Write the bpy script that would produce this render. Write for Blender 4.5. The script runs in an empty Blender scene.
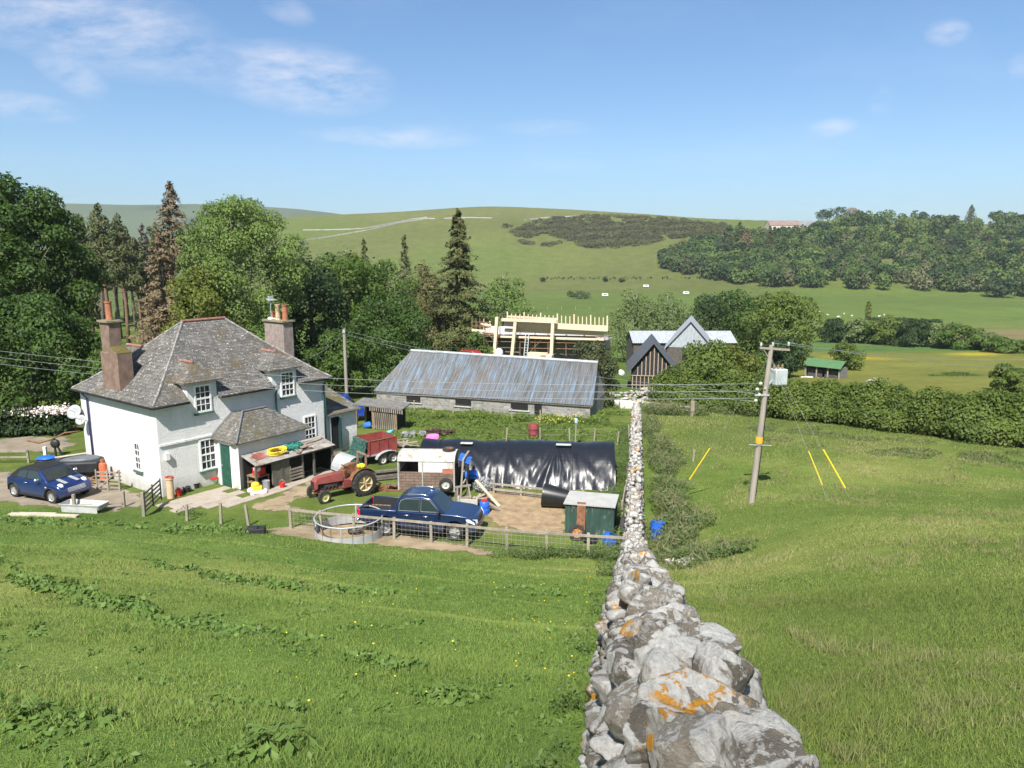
import bpy, math, random
import numpy as np
from mathutils import Vector, Matrix, noise as mnoise
R = math.radians
scene = bpy.context.scene
COL = scene.collection
rng = np.random.default_rng(7)
rnd = random.Random(11)

# ------------------------------------------------------------------ camera geometry
FOC = 739.0; PIT = math.atan(134 / 739); CZ = 12.0
CP, SP = math.cos(PIT), math.sin(PIT)
def ray(px, py):
    a = (px - 512) / FOC; b = (384 - py) / FOC
    return (a, CP + b * SP, -SP + b * CP)
def atz(px, py, z):
    d = ray(px, py); t = (z - CZ) / d[2]
    return Vector((d[0] * t, d[1] * t, z))
def aty(px, py, y):
    d = ray(px, py); t = y / d[1]
    return Vector((d[0] * t, y, CZ + d[2] * t))

# ------------------------------------------------------------------ terrain
def sstep(a, b, x):
    t = np.clip((x - a) / (b - a), 0, 1); return t * t * (3 - 2 * t)
VY = np.array([-50, 40, 60, 80, 100, 150, 200, 250, 400, 520, 5000.])
VZ = np.array([0, 0, -1.1, -2.6, -4.4, -8.2, -10.6, -12.3, -15, -15, -15.])
RX = np.array([-0.75, -0.55, -0.40, -0.29, -0.245, -0.15, -0.085, -0.05, -0.015, 0.025, 0.065, 0.12, 0.19, 0.25, 0.34, 0.40, 0.53, 0.70, 1.2])
RZ = np.array([252, 246, 232, 217, 216.5, 213.5, 210, 208.5, 208, 209.5, 210.5, 213, 216, 219.5, 221.5, 222.5, 224, 226, 232.])
YB = np.array([520, 520, 520, 500, 500, 500, 500, 500, 500, 500, 500, 490, 470, 455, 440, 430, 430, 430, 430.])
YR = np.array([900, 900, 900, 870, 870, 880, 900, 900, 880, 900, 880, 860, 820, 780, 720, 700, 680, 680, 700.])
def wav(x, y, s, k):
    return (np.sin(x / s + 1.3 * k + 0.7 * np.sin(y / s * 0.8 + k)) * np.cos(y / s * 1.1 - 0.6 * k + 0.9 * np.sin(x / s * 0.7 + 2 * k)))
def FOOT(x): return (np.interp(x - 1, FX, FY) + np.interp(x, FX, FY) + np.interp(x + 1, FX, FY)) / 3
FX, FY = [-40, -25, -15, -9.5, -5, 0, 5, 40], [33, 32.6, 31.8, 30.0, 28.1, 27.2, 27.0, 27.0]
def T(x, y):
    x = np.asarray(x, float); y = np.asarray(y, float)
    rt = sstep(4, 14, x - 0.0)
    foot = FOOT(x) * (1 - rt) + 34.5 * rt
    s = (10.1 - .3 * rt) / foot
    w = 0.55 + 2.4 * rt
    u = (foot - y) / w
    z = s * w * np.where(u > 20, u, np.log1p(np.exp(np.clip(u, -40, 20))))
    # terracettes and bumps on the pasture
    amp = sstep(0, 3, z)
    d = y * 0.93 + x * 0.36
    amp = amp * (1 - .75 * sstep(-.5, 2.5, x - .17 * y))
    z = z + amp * (0.10 * np.sin(d * 2.1 + 0.8 * np.sin(x * 0.33)) + 0.07 * wav(x, y, 1.7, 2)) + 0.03 * wav(x, y, 2.6, 5)
    v = (np.interp(y - 6, VY, VZ) + np.interp(y, VY, VZ) + np.interp(y + 6, VY, VZ)) / 3
    lf = np.interp(y, [0, 150, 320], [0.25, 0.25, 1.0])
    lt = sstep(-6, -34, x) if True else 0
    z = z + v * (1 - lt * (1 - lf))
    yy = np.maximum(y, 1.0)
    th = np.clip(x / yy, -1.2, 1.2)
    rz = 0; yb = np.interp(th, RX, YB); yr = np.interp(th, RX, YR)
    for dth in (-0.02, 0, 0.02): rz = rz + np.interp(th + dth, RX, RZ) / 3
    top = CZ + (250 - rz) / FOC * yr + 15
    t = np.clip((y - yb) / (yr - yb), 0, 1.0)
    prof = 0.25 * t + 0.75 * (t * t * (3 - 2 * t)) ** 0.9
    h1 = top * prof
    over = np.clip((y - yr) / 500, 0, 3)
    h1 = h1 * np.exp(-over * 2.2)
    h1 = h1 + sstep(0.1, 0.5, t) * (1 - sstep(0, .3, over)) * (2.0 * wav(x, y, 60, 1) + 0.8 * wav(x, y, 22, 3)) * sstep(1.0, .8, t)
    # distant hills behind the left of the main hill
    rzf = np.interp(th, [-.75, -.6, -.5, -.42, -.33, -.28, -.24, -.19], [207.5, 206, 207.5, 206.5, 209.5, 212, 215, 220])
    topf = CZ + (250 - rzf) / FOC * 2500 + 15
    tf = np.clip((y - 1250) / 1250, 0, 1)
    h2 = topf * (tf * tf * (3 - 2 * tf)) * sstep(-0.12, -0.2, th)
    h2 = h2 + sstep(.05, .3, tf) * 4 * wav(x, y, 170, 4) * sstep(1, .8, tf) * sstep(-.2, -.3, th)
    return z + np.maximum(h1, 0) + h2
def Tz(x, y): return float(T(x, y))
GT = np.geomspace(1.5, 4000, 620)
def G(px, py):
    d = ray(px, py); ts = GT
    for _ in range(4):
        below = CZ + d[2] * ts < T(d[0] * ts, d[1] * ts); i = int(np.argmax(below)) if below.any() else len(ts) - 1
        t = float(ts[i]); ts = np.linspace(ts[max(i - 1, 0)], ts[i], 24)
    return Vector((d[0] * t, d[1] * t, Tz(d[0] * t, d[1] * t)))
def ong(x, y, dz=0): return Vector((x, y, Tz(x, y) + dz))

# ------------------------------------------------------------------ materials
def lin(r, g, b):
    f = lambda c: (c / 12.92 if c <= .04045 else ((c + .055) / 1.055) ** 2.4)
    return (f(r / 255), f(g / 255), f(b / 255))
MATS = {}
class NT:
    def __init__(s, m):
        s.t = m.node_tree; s.n = s.t.nodes; s.l = s.t.links
    def new(s, kind, **kw):
        n = s.n.new(kind)
        for k, v in kw.items(): setattr(n, k, v)
        return n
    def link(s, a, b): s.l.new(a, b)
    def noise(s, vec, scale, detail=4, rough=.6, dim=None):
        n = s.new('ShaderNodeTexNoise'); n.inputs['Scale'].default_value = scale
        n.inputs['Detail'].default_value = detail; n.inputs['Roughness'].default_value = rough
        if vec is not None: s.link(vec, n.inputs['Vector'])
        return n.outputs['Fac']
    def ramp(s, fac, pts):
        r = s.new('ShaderNodeValToRGB'); e = r.color_ramp.elements
        while len(e) > 1: e.remove(e[-1])
        for i, (p, c) in enumerate(pts):
            el = e[0] if i == 0 else e.new(p)
            el.position = p; el.color = (*c, 1) if len(c) == 3 else c
        s.link(fac, r.inputs['Fac']); return r.outputs['Color']
    def mix(s, fac, a, b, blend='MIX'):
        m = s.new('ShaderNodeMix', data_type='RGBA', blend_type=blend)
        for sock, v in ((m.inputs[0], fac), (m.inputs[6], a), (m.inputs[7], b)):
            if hasattr(v, 'is_linked'): s.link(v, sock)
            elif isinstance(v, (int, float)): sock.default_value = v
            else: sock.default_value = (*v, 1) if len(v) == 3 else v
        return m.outputs[2]
    def math(s, op, a, b=0., clamp=False):
        m = s.new('ShaderNodeMath', operation=op, use_clamp=clamp)
        for sock, v in ((m.inputs[0], a), (m.inputs[1], b)):
            if hasattr(v, 'is_linked'): s.link(v, sock)
            else: sock.default_value = v
        return m.outputs[0]
    def bump(s, h, strength=.3, dist=.02):
        b = s.new('ShaderNodeBump'); b.inputs['Strength'].default_value = strength
        b.inputs['Distance'].default_value = dist; s.link(h, b.inputs['Height']); return b.outputs['Normal']
    def mapping(s, vec, scale=(1, 1, 1), rot=(0, 0, 0)):
        m = s.new('ShaderNodeMapping'); m.inputs['Scale'].default_value = scale; m.inputs['Rotation'].default_value = rot
        s.link(vec, m.inputs['Vector']); return m.outputs['Vector']
def newmat(name):
    m = bpy.data.materials.new(name); m.use_nodes = True
    nt = NT(m); nt.n.clear()
    out = nt.new('ShaderNodeOutputMaterial'); b = nt.new('ShaderNodeBsdfPrincipled')
    nt.link(b.outputs[0], out.inputs[0])
    tc = nt.new('ShaderNodeTexCoord')
    return m, nt, b, tc, out
def M(name, col=None, rough=.8, var=.2, scale=2.5, bump=.0, bscale=25, metal=0., spec=.4, col2=None, stretch=None, thr=None, coat=0., bdist=.02):
    """weathered surface: base colour broken by two noises, optional second colour in patches, optional bump"""
    if name in MATS: return MATS[name]
    m, nt, b, tc, out = newmat(name)
    vec = tc.outputs['Object']
    if stretch: vec = nt.mapping(vec, stretch)
    f1 = nt.noise(vec, scale, 5)
    lo = tuple(c * (1 - var) for c in col); hi = tuple(min(1, c * (1 + var)) for c in col)
    c = nt.ramp(f1, [(.3, lo), (.7, hi)])
    if col2 is not None:
        f2 = nt.noise(vec, scale * 1.7, 6, .7)
        t = thr or .58
        msk = nt.ramp(f2, [(t - .04, (0, 0, 0)), (t + .04, (1, 1, 1))])
        c = nt.mix(msk, c, col2)
    nt.link(c, b.inputs['Base Color'])
    b.inputs['Roughness'].default_value = rough; b.inputs['Metallic'].default_value = metal
    b.inputs['Specular IOR Level'].default_value = spec; b.inputs['Coat Weight'].default_value = coat
    if bump:
        nt.link(nt.bump(nt.noise(vec, bscale, 4), bump, bdist), b.inputs['Normal'])
    MATS[name] = m; return m
def leafmat(name, dark, light, tr=.34, rough=.55, up=.42, straw=None):
    if name in MATS: return MATS[name]
    m, nt, b, tc, out = newmat(name)
    at = nt.new('ShaderNodeAttribute', attribute_name='tint')
    c = nt.ramp(at.outputs['Fac'], [(0, dark), (1, light)] if straw is None else [(0, dark), (.78, light), (.97, straw)])
    nt.link(c, b.inputs['Base Color']); b.inputs['Roughness'].default_value = rough
    b.inputs['Specular IOR Level'].default_value = .25
    t = nt.new('ShaderNodeBsdfTranslucent')
    if up:
        gn = nt.new('ShaderNodeNewGeometry'); va = nt.new('ShaderNodeVectorMath', operation='SCALE'); nt.link(gn.outputs['Normal'], va.inputs[0]); va.inputs['Scale'].default_value = 1 - up
        vb = nt.new('ShaderNodeVectorMath', operation='ADD'); nt.link(va.outputs[0], vb.inputs[0]); vb.inputs[1].default_value = (0, 0, up)
        vn = nt.new('ShaderNodeVectorMath', operation='NORMALIZE'); nt.link(vb.outputs[0], vn.inputs[0]); nt.link(vn.outputs[0], b.inputs['Normal'])
    c2 = nt.mix(1.0, c, (1.25, 1.15, .55), 'MULTIPLY'); nt.link(c2, t.inputs['Color'])
    mx = nt.new('ShaderNodeMixShader'); mx.inputs[0].default_value = tr
    nt.link(b.outputs[0], mx.inputs[1]); nt.link(t.outputs[0], mx.inputs[2]); nt.link(mx.outputs[0], out.inputs[0])
    MATS[name] = m; return m

# ------------------------------------------------------------------ mesh building
def link(o): COL.objects.link(o); return o
def obj(name, me, parent=None, loc=None):
    o = bpy.data.objects.new(name, me); link(o)
    if parent is not None: o.parent = parent
    if loc is not None: o.location = loc
    return o
def tag(o, label=None, cat=None, group=None, kind=None):
    if label: o['label'] = label
    if cat: o['category'] = cat
    if group: o['group'] = group
    if kind: o['kind'] = kind
    return o
def thing(name, label, cat, loc=(0, 0, 0), rz=0., group=None):
    o = bpy.data.objects.new(name, None); link(o); o.empty_display_size = .3
    o.location = loc; o.rotation_euler = (0, 0, rz)
    return tag(o, label, cat, group)
def dup(root, loc, rz=0., label=None, sc=None, group=None):
    def cp(o, par):
        c = o.copy(); link(c)
        if par is not None: c.parent = par
        for ch in list(o.children): cp(ch, c)
        return c
    r = cp(root, None); r.location = loc; r.rotation_euler = (0, 0, rz)
    if sc is not None: r.scale = sc if hasattr(sc, '__len__') else (sc, sc, sc)
    if label: r['label'] = label
    if group: r['group'] = group
    return r
class MB:
    def __init__(s): s.v = []; s.f = []; s.m = []; s.mi = 0
    def add(s, vs, fs):
        o = len(s.v); s.v += [tuple(p) for p in vs]
        for f in fs: s.f.append([i + o for i in f]); s.m.append(s.mi)
        return s
    def box(s, c, d, rz=0., rot=None):
        hx, hy, hz = d[0] / 2, d[1] / 2, d[2] / 2
        Mx = rot if rot is not None else Matrix.Rotation(rz, 3, 'Z')
        c = Vector(c)
        vs = [c + Mx @ Vector((a * hx, b * hy, e * hz)) for e in (-1, 1) for b in (-1, 1) for a in (-1, 1)]
        return s.add(vs, [(0, 2, 3, 1), (4, 5, 7, 6), (0, 1, 5, 4), (2, 6, 7, 3), (0, 4, 6, 2), (1, 3, 7, 5)])
    def bar(s, a, b, w, h=None):
        a = Vector(a); b = Vector(b); d = b - a
        if d.length < 1e-6: return s
        h = h or w
        z = d.normalized(); up = Vector((0, 0, 1)) if abs(z.z) < .95 else Vector((0, 1, 0))
        x = up.cross(z).normalized(); y = z.cross(x)
        rot = Matrix((x, y, z)).transposed()
        return s.box((a + b) / 2, (w, h, d.length), rot=rot)
    def tube(s, pts, r, n=8, cap=True):
        pts = [Vector(p) for p in pts]; N = len(pts)
        rs = r if hasattr(r, '__len__') else [r] * N
        vs = []; px = None
        for i, p in enumerate(pts):
            t = (pts[min(i + 1, N - 1)] - pts[max(i - 1, 0)])
            t = t.normalized() if t.length > 1e-9 else Vector((0, 0, 1))
            if px is None:
                up = Vector((0, 0, 1)) if abs(t.z) < .9 else Vector((1, 0, 0))
                x = up.cross(t).normalized()
            else:
                x = (px - t * px.dot(t)); x = x.normalized() if x.length > 1e-6 else px
            y = t.cross(x); px = x
            for k in range(n):
                a = 2 * math.pi * k / n
                vs.append(p + (x * math.cos(a) + y * math.sin(a)) * rs[i])
        fs = []
        for i in range(N - 1):
            for k in range(n):
                k2 = (k + 1) % n
                fs.append((i * n + k, i * n + k2, (i + 1) * n + k2, (i + 1) * n + k))
        if cap: fs.append(tuple(range(n - 1, -1, -1))); fs.append(tuple((N - 1) * n + k for k in range(n)))
        return s.add(vs, fs)
    def cyl(s, a, b, r, r2=None, n=12, cap=True): return s.tube([a, b], [r, r if r2 is None else r2], n, cap)
    def lathe(s, prof, c=(0, 0, 0), n=16, axis='Z', a0=0., a1=2 * math.pi):
        c = Vector(c); full = abs(a1 - a0 - 2 * math.pi) < 1e-6; nn = n if full else n + 1
        vs = []
        for (r, z) in prof:
            for k in range(nn):
                a = a0 + (a1 - a0) * k / n; x, y = r * math.cos(a), r * math.sin(a)
                vs.append(c + (Vector((x, y, z)) if axis == 'Z' else Vector((x, z, y)) if axis == 'Y' else Vector((z, x, y))))
        fs = []
        for i in range(len(prof) - 1):
            for k in range(n):
                k2 = (k + 1) % nn
                fs.append((i * nn + k, i * nn + k2, (i + 1) * nn + k2, (i + 1) * nn + k))
        return s.add(vs, fs)
    def poly(s, pts): return s.add(pts, [tuple(range(len(pts)))])
    def ext(s, prof, y0, y1):
        """side profile in (x,z) extruded from y0 to y1"""
        n = len(prof)
        vs = [(x, y0, z) for x, z in prof] + [(x, y1, z) for x, z in prof]
        fs = [tuple(range(n)), tuple(range(2 * n - 1, n - 1, -1))] + [(i, i + n, (i + 1) % n + n, (i + 1) % n) for i in range(n)]
        return s.add(vs, fs)
    def loft(s, prof, wf):
        """side profile (x,z), half width from wf(x,z)"""
        n = len(prof)
        vs = [(x, -wf(x, z), z) for x, z in prof] + [(x, wf(x, z), z) for x, z in prof]
        fs = [tuple(range(n)), tuple(range(2 * n - 1, n - 1, -1))] + [(i, i + n, (i + 1) % n + n, (i + 1) % n) for i in range(n)]
        return s.add(vs, fs)
    def sph(s, c, r, n=12, m=8):
        r = r if hasattr(r, '__len__') else (r, r, r)
        vs = [(c[0], c[1], c[2] - r[2])]
        for i in range(1, m):
            ph = -math.pi / 2 + math.pi * i / m
            for k in range(n):
                a = 2 * math.pi * k / n
                vs.append((c[0] + r[0] * math.cos(ph) * math.cos(a), c[1] + r[1] * math.cos(ph) * math.sin(a), c[2] + r[2] * math.sin(ph)))
        vs.append((c[0], c[1], c[2] + r[2])); fs = []
        for k in range(n): fs.append((0, 1 + (k + 1) % n, 1 + k))
        for i in range(m - 2):
            for k in range(n):
                a = 1 + i * n; k2 = (k + 1) % n
                fs.append((a + k, a + k2, a + n + k2, a + n + k))
        e = len(vs) - 1; a = 1 + (m - 2) * n
        for k in range(n): fs.append((a + k, a + (k + 1) % n, e))
        return s.add(vs, fs)
    def build(s, name, mat, parent=None, smooth=False, bevel=0., loc=None, seg=2, fix=True, solid=0.):
        me = bpy.data.meshes.new(name); me.from_pydata(s.v, [], s.f)
        for mm in (mat if isinstance(mat, (list, tuple)) else [mat]): me.materials.append(mm)
        if any(s.m): me.polygons.foreach_set('material_index', s.m)
        if fix:
            import bmesh
            bm = bmesh.new(); bm.from_mesh(me); bmesh.ops.recalc_face_normals(bm, faces=bm.faces); bm.to_mesh(me); bm.free()
        me.update()
        if smooth:
            me.polygons.foreach_set('use_smooth', [True] * len(me.polygons))
        o = obj(name, me, parent, loc)
        if solid:
            mo = o.modifiers.new('s', 'SOLIDIFY'); mo.thickness = solid; mo.offset = 0
        if bevel:
            mo = o.modifiers.new('b', 'BEVEL'); mo.width = bevel; mo.segments = seg; mo.limit_method = 'ANGLE'; mo.angle_limit = R(35)
            me.polygons.foreach_set('use_smooth', [True] * len(me.polygons))
        if bevel or smooth == 'auto':
            try: me.set_sharp_from_angle(angle=R(40))
            except Exception: pass
        return o
def npmesh(name, V, Q, mat, parent=None, tint=None, loc=None, smooth=False, cols=None):
    V = np.asarray(V, np.float32); Q = np.asarray(Q, np.int32); k = Q.shape[1]
    me = bpy.data.meshes.new(name)
    me.vertices.add(len(V)); me.vertices.foreach_set('co', V.ravel())
    me.loops.add(Q.size); me.loops.foreach_set('vertex_index', Q.ravel())
    me.polygons.add(len(Q)); me.polygons.foreach_set('loop_start', np.arange(0, Q.size, k, dtype=np.int32))
    me.update(calc_edges=True)
    if smooth: me.polygons.foreach_set('use_smooth', np.ones(len(Q), bool))
    if tint is not None:
        a = me.attributes.new('tint', 'FLOAT', 'FACE'); a.data.foreach_set('value', np.asarray(tint, np.float32))
    if cols is not None:
        a = me.attributes.new('zone', 'FLOAT_COLOR', 'POINT')
        c = np.ones((len(V), 4), np.float32); c[:, :3] = cols; a.data.foreach_set('color', c.ravel())
    for mm in (mat if isinstance(mat, (list, tuple)) else [mat]): me.materials.append(mm)
    return obj(name, me, parent, loc)

# ------------------------------------------------------------------ foliage
def unit(n):
    v = rng.normal(size=(n, 3)); return v / np.linalg.norm(v, axis=1, keepdims=True)
def cards(P, N, size, aspect=.55, jit=.7, droop=0.):
    """diamond leaf quads at P facing roughly N"""
    n = len(P)
    nn = N + jit * unit(n); nn /= np.linalg.norm(nn, axis=1, keepdims=True)
    a = np.cross(nn, unit(n)); a /= np.linalg.norm(a, axis=1, keepdims=True) + 1e-9
    if droop: a[:, 2] -= droop; a /= np.linalg.norm(a, axis=1, keepdims=True)
    b = np.cross(nn, a); b /= np.linalg.norm(b, axis=1, keepdims=True) + 1e-9
    L = (size * rng.uniform(.55, 1.35, n))[:, None] / 2
    W = L * aspect * rng.uniform(.8, 1.25, n)[:, None]
    V = np.stack([P - a * L, P + b * W - a * L * .1, P + a * L, P - b * W - a * L * .1], 1).reshape(-1, 3)
    return V, np.arange(4 * n).reshape(-1, 4)
def blobcloud(blobs, n, shell=.22, gaps=.25, up=.25, fill=.15, tb=None):
    B = np.array(blobs, float); ar = (B[:, 3] * B[:, 4] + B[:, 4] * B[:, 5] + B[:, 3] * B[:, 5])
    idx = rng.choice(len(B), n, p=ar / ar.sum())
    D = unit(n); D[:, 2] += up; D /= np.linalg.norm(D, axis=1, keepdims=True)
    r = 1 - np.abs(rng.normal(0, shell, n)); out = rng.random(n) < .10; r[out] = 1 + np.minimum(np.abs(rng.normal(0, .06, out.sum())), .12)
    inn = rng.random(n) < fill; r[inn] = rng.random(inn.sum()) ** .5
    P = B[idx, :3] + D * B[idx, 3:6] * r[:, None]
    s = 1 / (B[idx, 3:6].mean(1) * .38)
    nz = np.sin(P[:, 0] * s + idx) * np.sin(P[:, 1] * s * 1.1 + 2 * idx) + np.sin(P[:, 2] * s * 1.2 + P[:, 0] * s * .5 + idx)
    keep = nz > (-2 + 4 * gaps * .5)
    t = np.clip((.5 + .16 * np.sin(idx * 2.4) if tb is None else np.asarray(tb)[idx]) + rng.normal(0, .16 if tb is None else .12, n), 0, 1)
    return P[keep], D[keep], t[keep]
def crown(name, blobs, n, size, mat, parent, aspect=.55, jit=.75, gaps=.3, **kw):
    P, N, t = blobcloud(blobs, n, gaps=gaps, **kw)
    V, Q = cards(P, N, size, aspect, jit)
    return npmesh(name, V, Q, mat, parent, tint=t)
def lobes(h0, h1, rx, ry, k, lr=(.26, .42), seed=1, taper=.0):
    """lobes of a broadleaf crown between heights h0..h1"""
    g = random.Random(seed); out = [(0, 0, (h0 + h1) / 2, rx * .62, ry * .62, (h1 - h0) * .40)]
    H = (h1 - h0) / 2
    for i in range(k):
        ph = math.asin(min(1, max(-1, -0.75 + 1.75 * (i + .5) / k))); a = i * 2.399 + g.uniform(-.4, .4)
        q = g.uniform(.62, .82); r = g.uniform(*lr)
        cz = (h0 + h1) / 2 + H * math.sin(ph) * q
        sh = 1 - taper * (cz - h0) / (h1 - h0)
        out.append((rx * math.cos(ph) * math.cos(a) * q * sh, ry * math.cos(ph) * math.sin(a) * q * sh, cz, rx * r, ry * r, min(rx, H) * r * .85))
    return out
def trunk(h, r, spread, nl, mat, parent, seed=1, first=.35, name='trunk'):
    g = random.Random(seed); b = MB()
    pts = [(g.uniform(-.02, .02) * h * i / 5, g.uniform(-.02, .02) * h * i / 5, h * i / 5) for i in range(6)]
    b.tube(pts, [r * 1.35, r, r * .85, r * .68, r * .45, r * .2], 9)
    for i in range(nl):
        t = first + (1 - first) * .75 * i / max(1, nl - 1); a = i * 2.4 + g.uniform(-.4, .4)
        z = h * t; L = spread * (1.05 - .5 * t) * g.uniform(.7, 1.1)
        p0 = Vector((0, 0, z)); d = Vector((math.cos(a), math.sin(a), .55))
        p1 = p0 + d * L * .5; p2 = p0 + Vector((math.cos(a), math.sin(a), .75)) * L
        b.tube([p0, p1, p2], [r * .42 * (1.1 - .6 * t), r * .27 * (1.1 - .6 * t), r * .08], 6)
    return b.build(name, mat, parent, smooth=True, fix=False)
def conifer_crown(h0, h1, rad, n, size, mat, parent, dens=1., droop=.25, seed=3, ragged=.25, name='crown'):
    g = np.random.default_rng(seed)
    nb = int(44 * (h1 - h0) / 3 * dens); P = []; N = []; t = []
    for i in range(nb):
        f = (i + g.random()) / nb; z = h0 + (h1 - h0) * f
        L = rad * 1.25 * (1 - f) ** .78 * g.uniform(1 - ragged, 1.15) + .2
        if f < .12: L *= .6 + 3 * f
        a = g.uniform(0, 2 * np.pi); m = max(4, int(n / nb * (.4 + 1.2 * (1 - f))))
        s = np.sqrt(g.random(m)); w = (g.random(m) - .5) * .55 * L * s * 1.0
        x = np.cos(a) * s * L - np.sin(a) * w; y = np.sin(a) * s * L + np.cos(a) * w
        zz = z - droop * L * s ** 1.5 + g.normal(0, .12, m) + .25 * s
        P.append(np.stack([x, y, zz], 1)); N.append(np.stack([np.cos(a) * .5 + 0 * s, np.sin(a) * .5 + 0 * s, .8 + 0 * s], 1))
        t.append(np.clip(.35 + .25 * s + g.normal(0, .14, m) + g.normal(0, .1), 0, 1))
    P = np.concatenate(P); N = np.concatenate(N); t = np.concatenate(t)
    V, Q = cards(P, N, size, .34, .6, .25)
    return npmesh(name, V, Q, mat, parent, tint=t)
# ------------------------------------------------------------------ camera, sun, sky
cam = bpy.data.cameras.new('camera'); cam.sensor_width = 36; cam.lens = 36 * FOC / 1024; cam.clip_end = 12000; cam.clip_start = .05
co = link(bpy.data.objects.new('camera', cam)); co.location = (0, 0, CZ); co.rotation_euler = (math.pi / 2 - PIT, 0, 0)
scene.camera = co
SUN_EL, SUN_AZ = 51.0, 15.0          # sun behind the camera and to its left
hx, hy = -math.sin(R(SUN_AZ)), -math.cos(R(SUN_AZ))
sdir = Vector((hx * math.cos(R(SUN_EL)), hy * math.cos(R(SUN_EL)), math.sin(R(SUN_EL))))
sl = bpy.data.lights.new('sun', 'SUN'); sl.energy = 5.0; sl.angle = R(.53); sl.color = (1, .955, .88)
so = link(bpy.data.objects.new('sun', sl)); so.rotation_euler = (-sdir).to_track_quat('-Z', 'Y').to_euler(); so.location = (-30, -40, 80)
w = bpy.data.worlds.new('World'); scene.world = w; w.use_nodes = True
wn = NT(w); wn.n.clear()
wo = wn.new('ShaderNodeOutputWorld'); bg = wn.new('ShaderNodeBackground'); sky = wn.new('ShaderNodeTexSky', sky_type='NISHITA')
sky.sun_disc = False; sky.sun_elevation = R(SUN_EL); sky.sun_rotation = math.atan2(sdir.x, sdir.y); sky.altitude = 100
sky.air_density = 1.0; sky.dust_density = .5; sky.ozone_density = 3.0
bg.inputs['Strength'].default_value = .069
geo = wn.new('ShaderNodeTexCoord'); sep = wn.new('ShaderNodeSeparateXYZ'); wn.link(geo.outputs['Generated'], sep.inputs[0])
ys = wn.math('MAXIMUM', sep.outputs[1], .02)
sa = wn.math('DIVIDE', sep.outputs[0], ys); sb = wn.math('DIVIDE', sep.outputs[2], ys)
CL = [(85, 22, 150, 46, -.22, 1.0), (165, 40, 90, 30, -.5, .8), (300, 78, 92, 34, -.12, 1.15), (250, 55, 60, 14, -.25, .5), (410, 137, 78, 12, -.02, .9), (345, 135, 50, 8, -.05, .55),
      (70, 72, 40, 20, -.5, .8), (18, 106, 62, 16, -.12, .8), (285, 8, 30, 14, -.4, .6), (947, 32, 24, 14, .1, .9), (830, 129, 28, 11, .2, .8), (883, 100, 16, 16, 1.2, .4), (1020, 68, 14, 14, 0, .6), (550, 128, 60, 9, 0, .35), (560, 165, 50, 8, 0, .25), (800, 140, 90, 20, .1, .15)]
cm = None
for (px, py, rx, ry, an, am) in CL:
    d = ray(px, py); a0, b0 = d[0] / d[1], d[2] / d[1]; rx /= FOC * .95; ry /= FOC * .95
    da = wn.math('SUBTRACT', sa, a0); db = wn.math('SUBTRACT', sb, b0); c_, s_ = math.cos(an), math.sin(an)
    e1 = wn.math('ADD', wn.math('MULTIPLY', da, c_ / rx), wn.math('MULTIPLY', db, s_ / rx))
    e2 = wn.math('ADD', wn.math('MULTIPLY', da, -s_ / ry), wn.math('MULTIPLY', db, c_ / ry))
    q = wn.math('SUBTRACT', 1.0, wn.math('ADD', wn.math('MULTIPLY', e1, e1), wn.math('MULTIPLY', e2, e2)), True)
    q = wn.math('MULTIPLY', q, am); cm = q if cm is None else wn.math('MAXIMUM', cm, q)
cv = wn.new('ShaderNodeCombineXYZ'); wn.link(sa, cv.inputs[0]); wn.link(sb, cv.inputs[1])
mv = wn.mapping(cv.outputs[0], (1, 3.0, 1), (0, 0, R(-18)))
n1 = wn.noise(mv, 8.5, 9, .68); n2 = wn.noise(mv, 24, 7, .65)
nn_ = wn.math('ADD', wn.math('MULTIPLY', n1, .75), wn.math('MULTIPLY', n2, .25))
cf = wn.math('MULTIPLY', cm, wn.math('MULTIPLY', wn.math('SUBTRACT', nn_, .38, True), 3.2), True)
veil = wn.math('MULTIPLY', wn.math('SUBTRACT', wn.noise(mv, 3.0, 6, .6), .5, True), .25, True)
cf = wn.math('MULTIPLY', wn.math('MAXIMUM', wn.math('MULTIPLY', cf, .64), veil), 1.0, True)
skyc = wn.mix(1.0, sky.outputs[0], wn.ramp(sb, [(0.0, (.53, .71, .92)), (.12, (.86, 1.0, 1.13)), (.6, (1.02, 1.28, 1.40)), (.95, (1.28, 1.22, 1.12))]), 'MULTIPLY')
wn.link(wn.mix(cf, skyc, (8.4, 8.1, 8.6)), bg.inputs['Color']); wn.link(bg.outputs[0], wo.inputs[0])
scene.view_settings.view_transform = 'Standard'; scene.view_settings.look = 'None'; scene.view_settings.exposure = 0.84; scene.view_settings.gamma = 1
scene.render.engine = 'CYCLES'; scene.cycles.use_denoising = True; scene.cycles.max_bounces = 6; scene.cycles.transparent_max_bounces = 8
scene.cycles.diffuse_bounces = 3; scene.cycles.use_adaptive_sampling = True; scene.cycles.adaptive_threshold = .02
try: scene.cycles.denoising_prefilter = 'ACCURATE'
except Exception: pass

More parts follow.
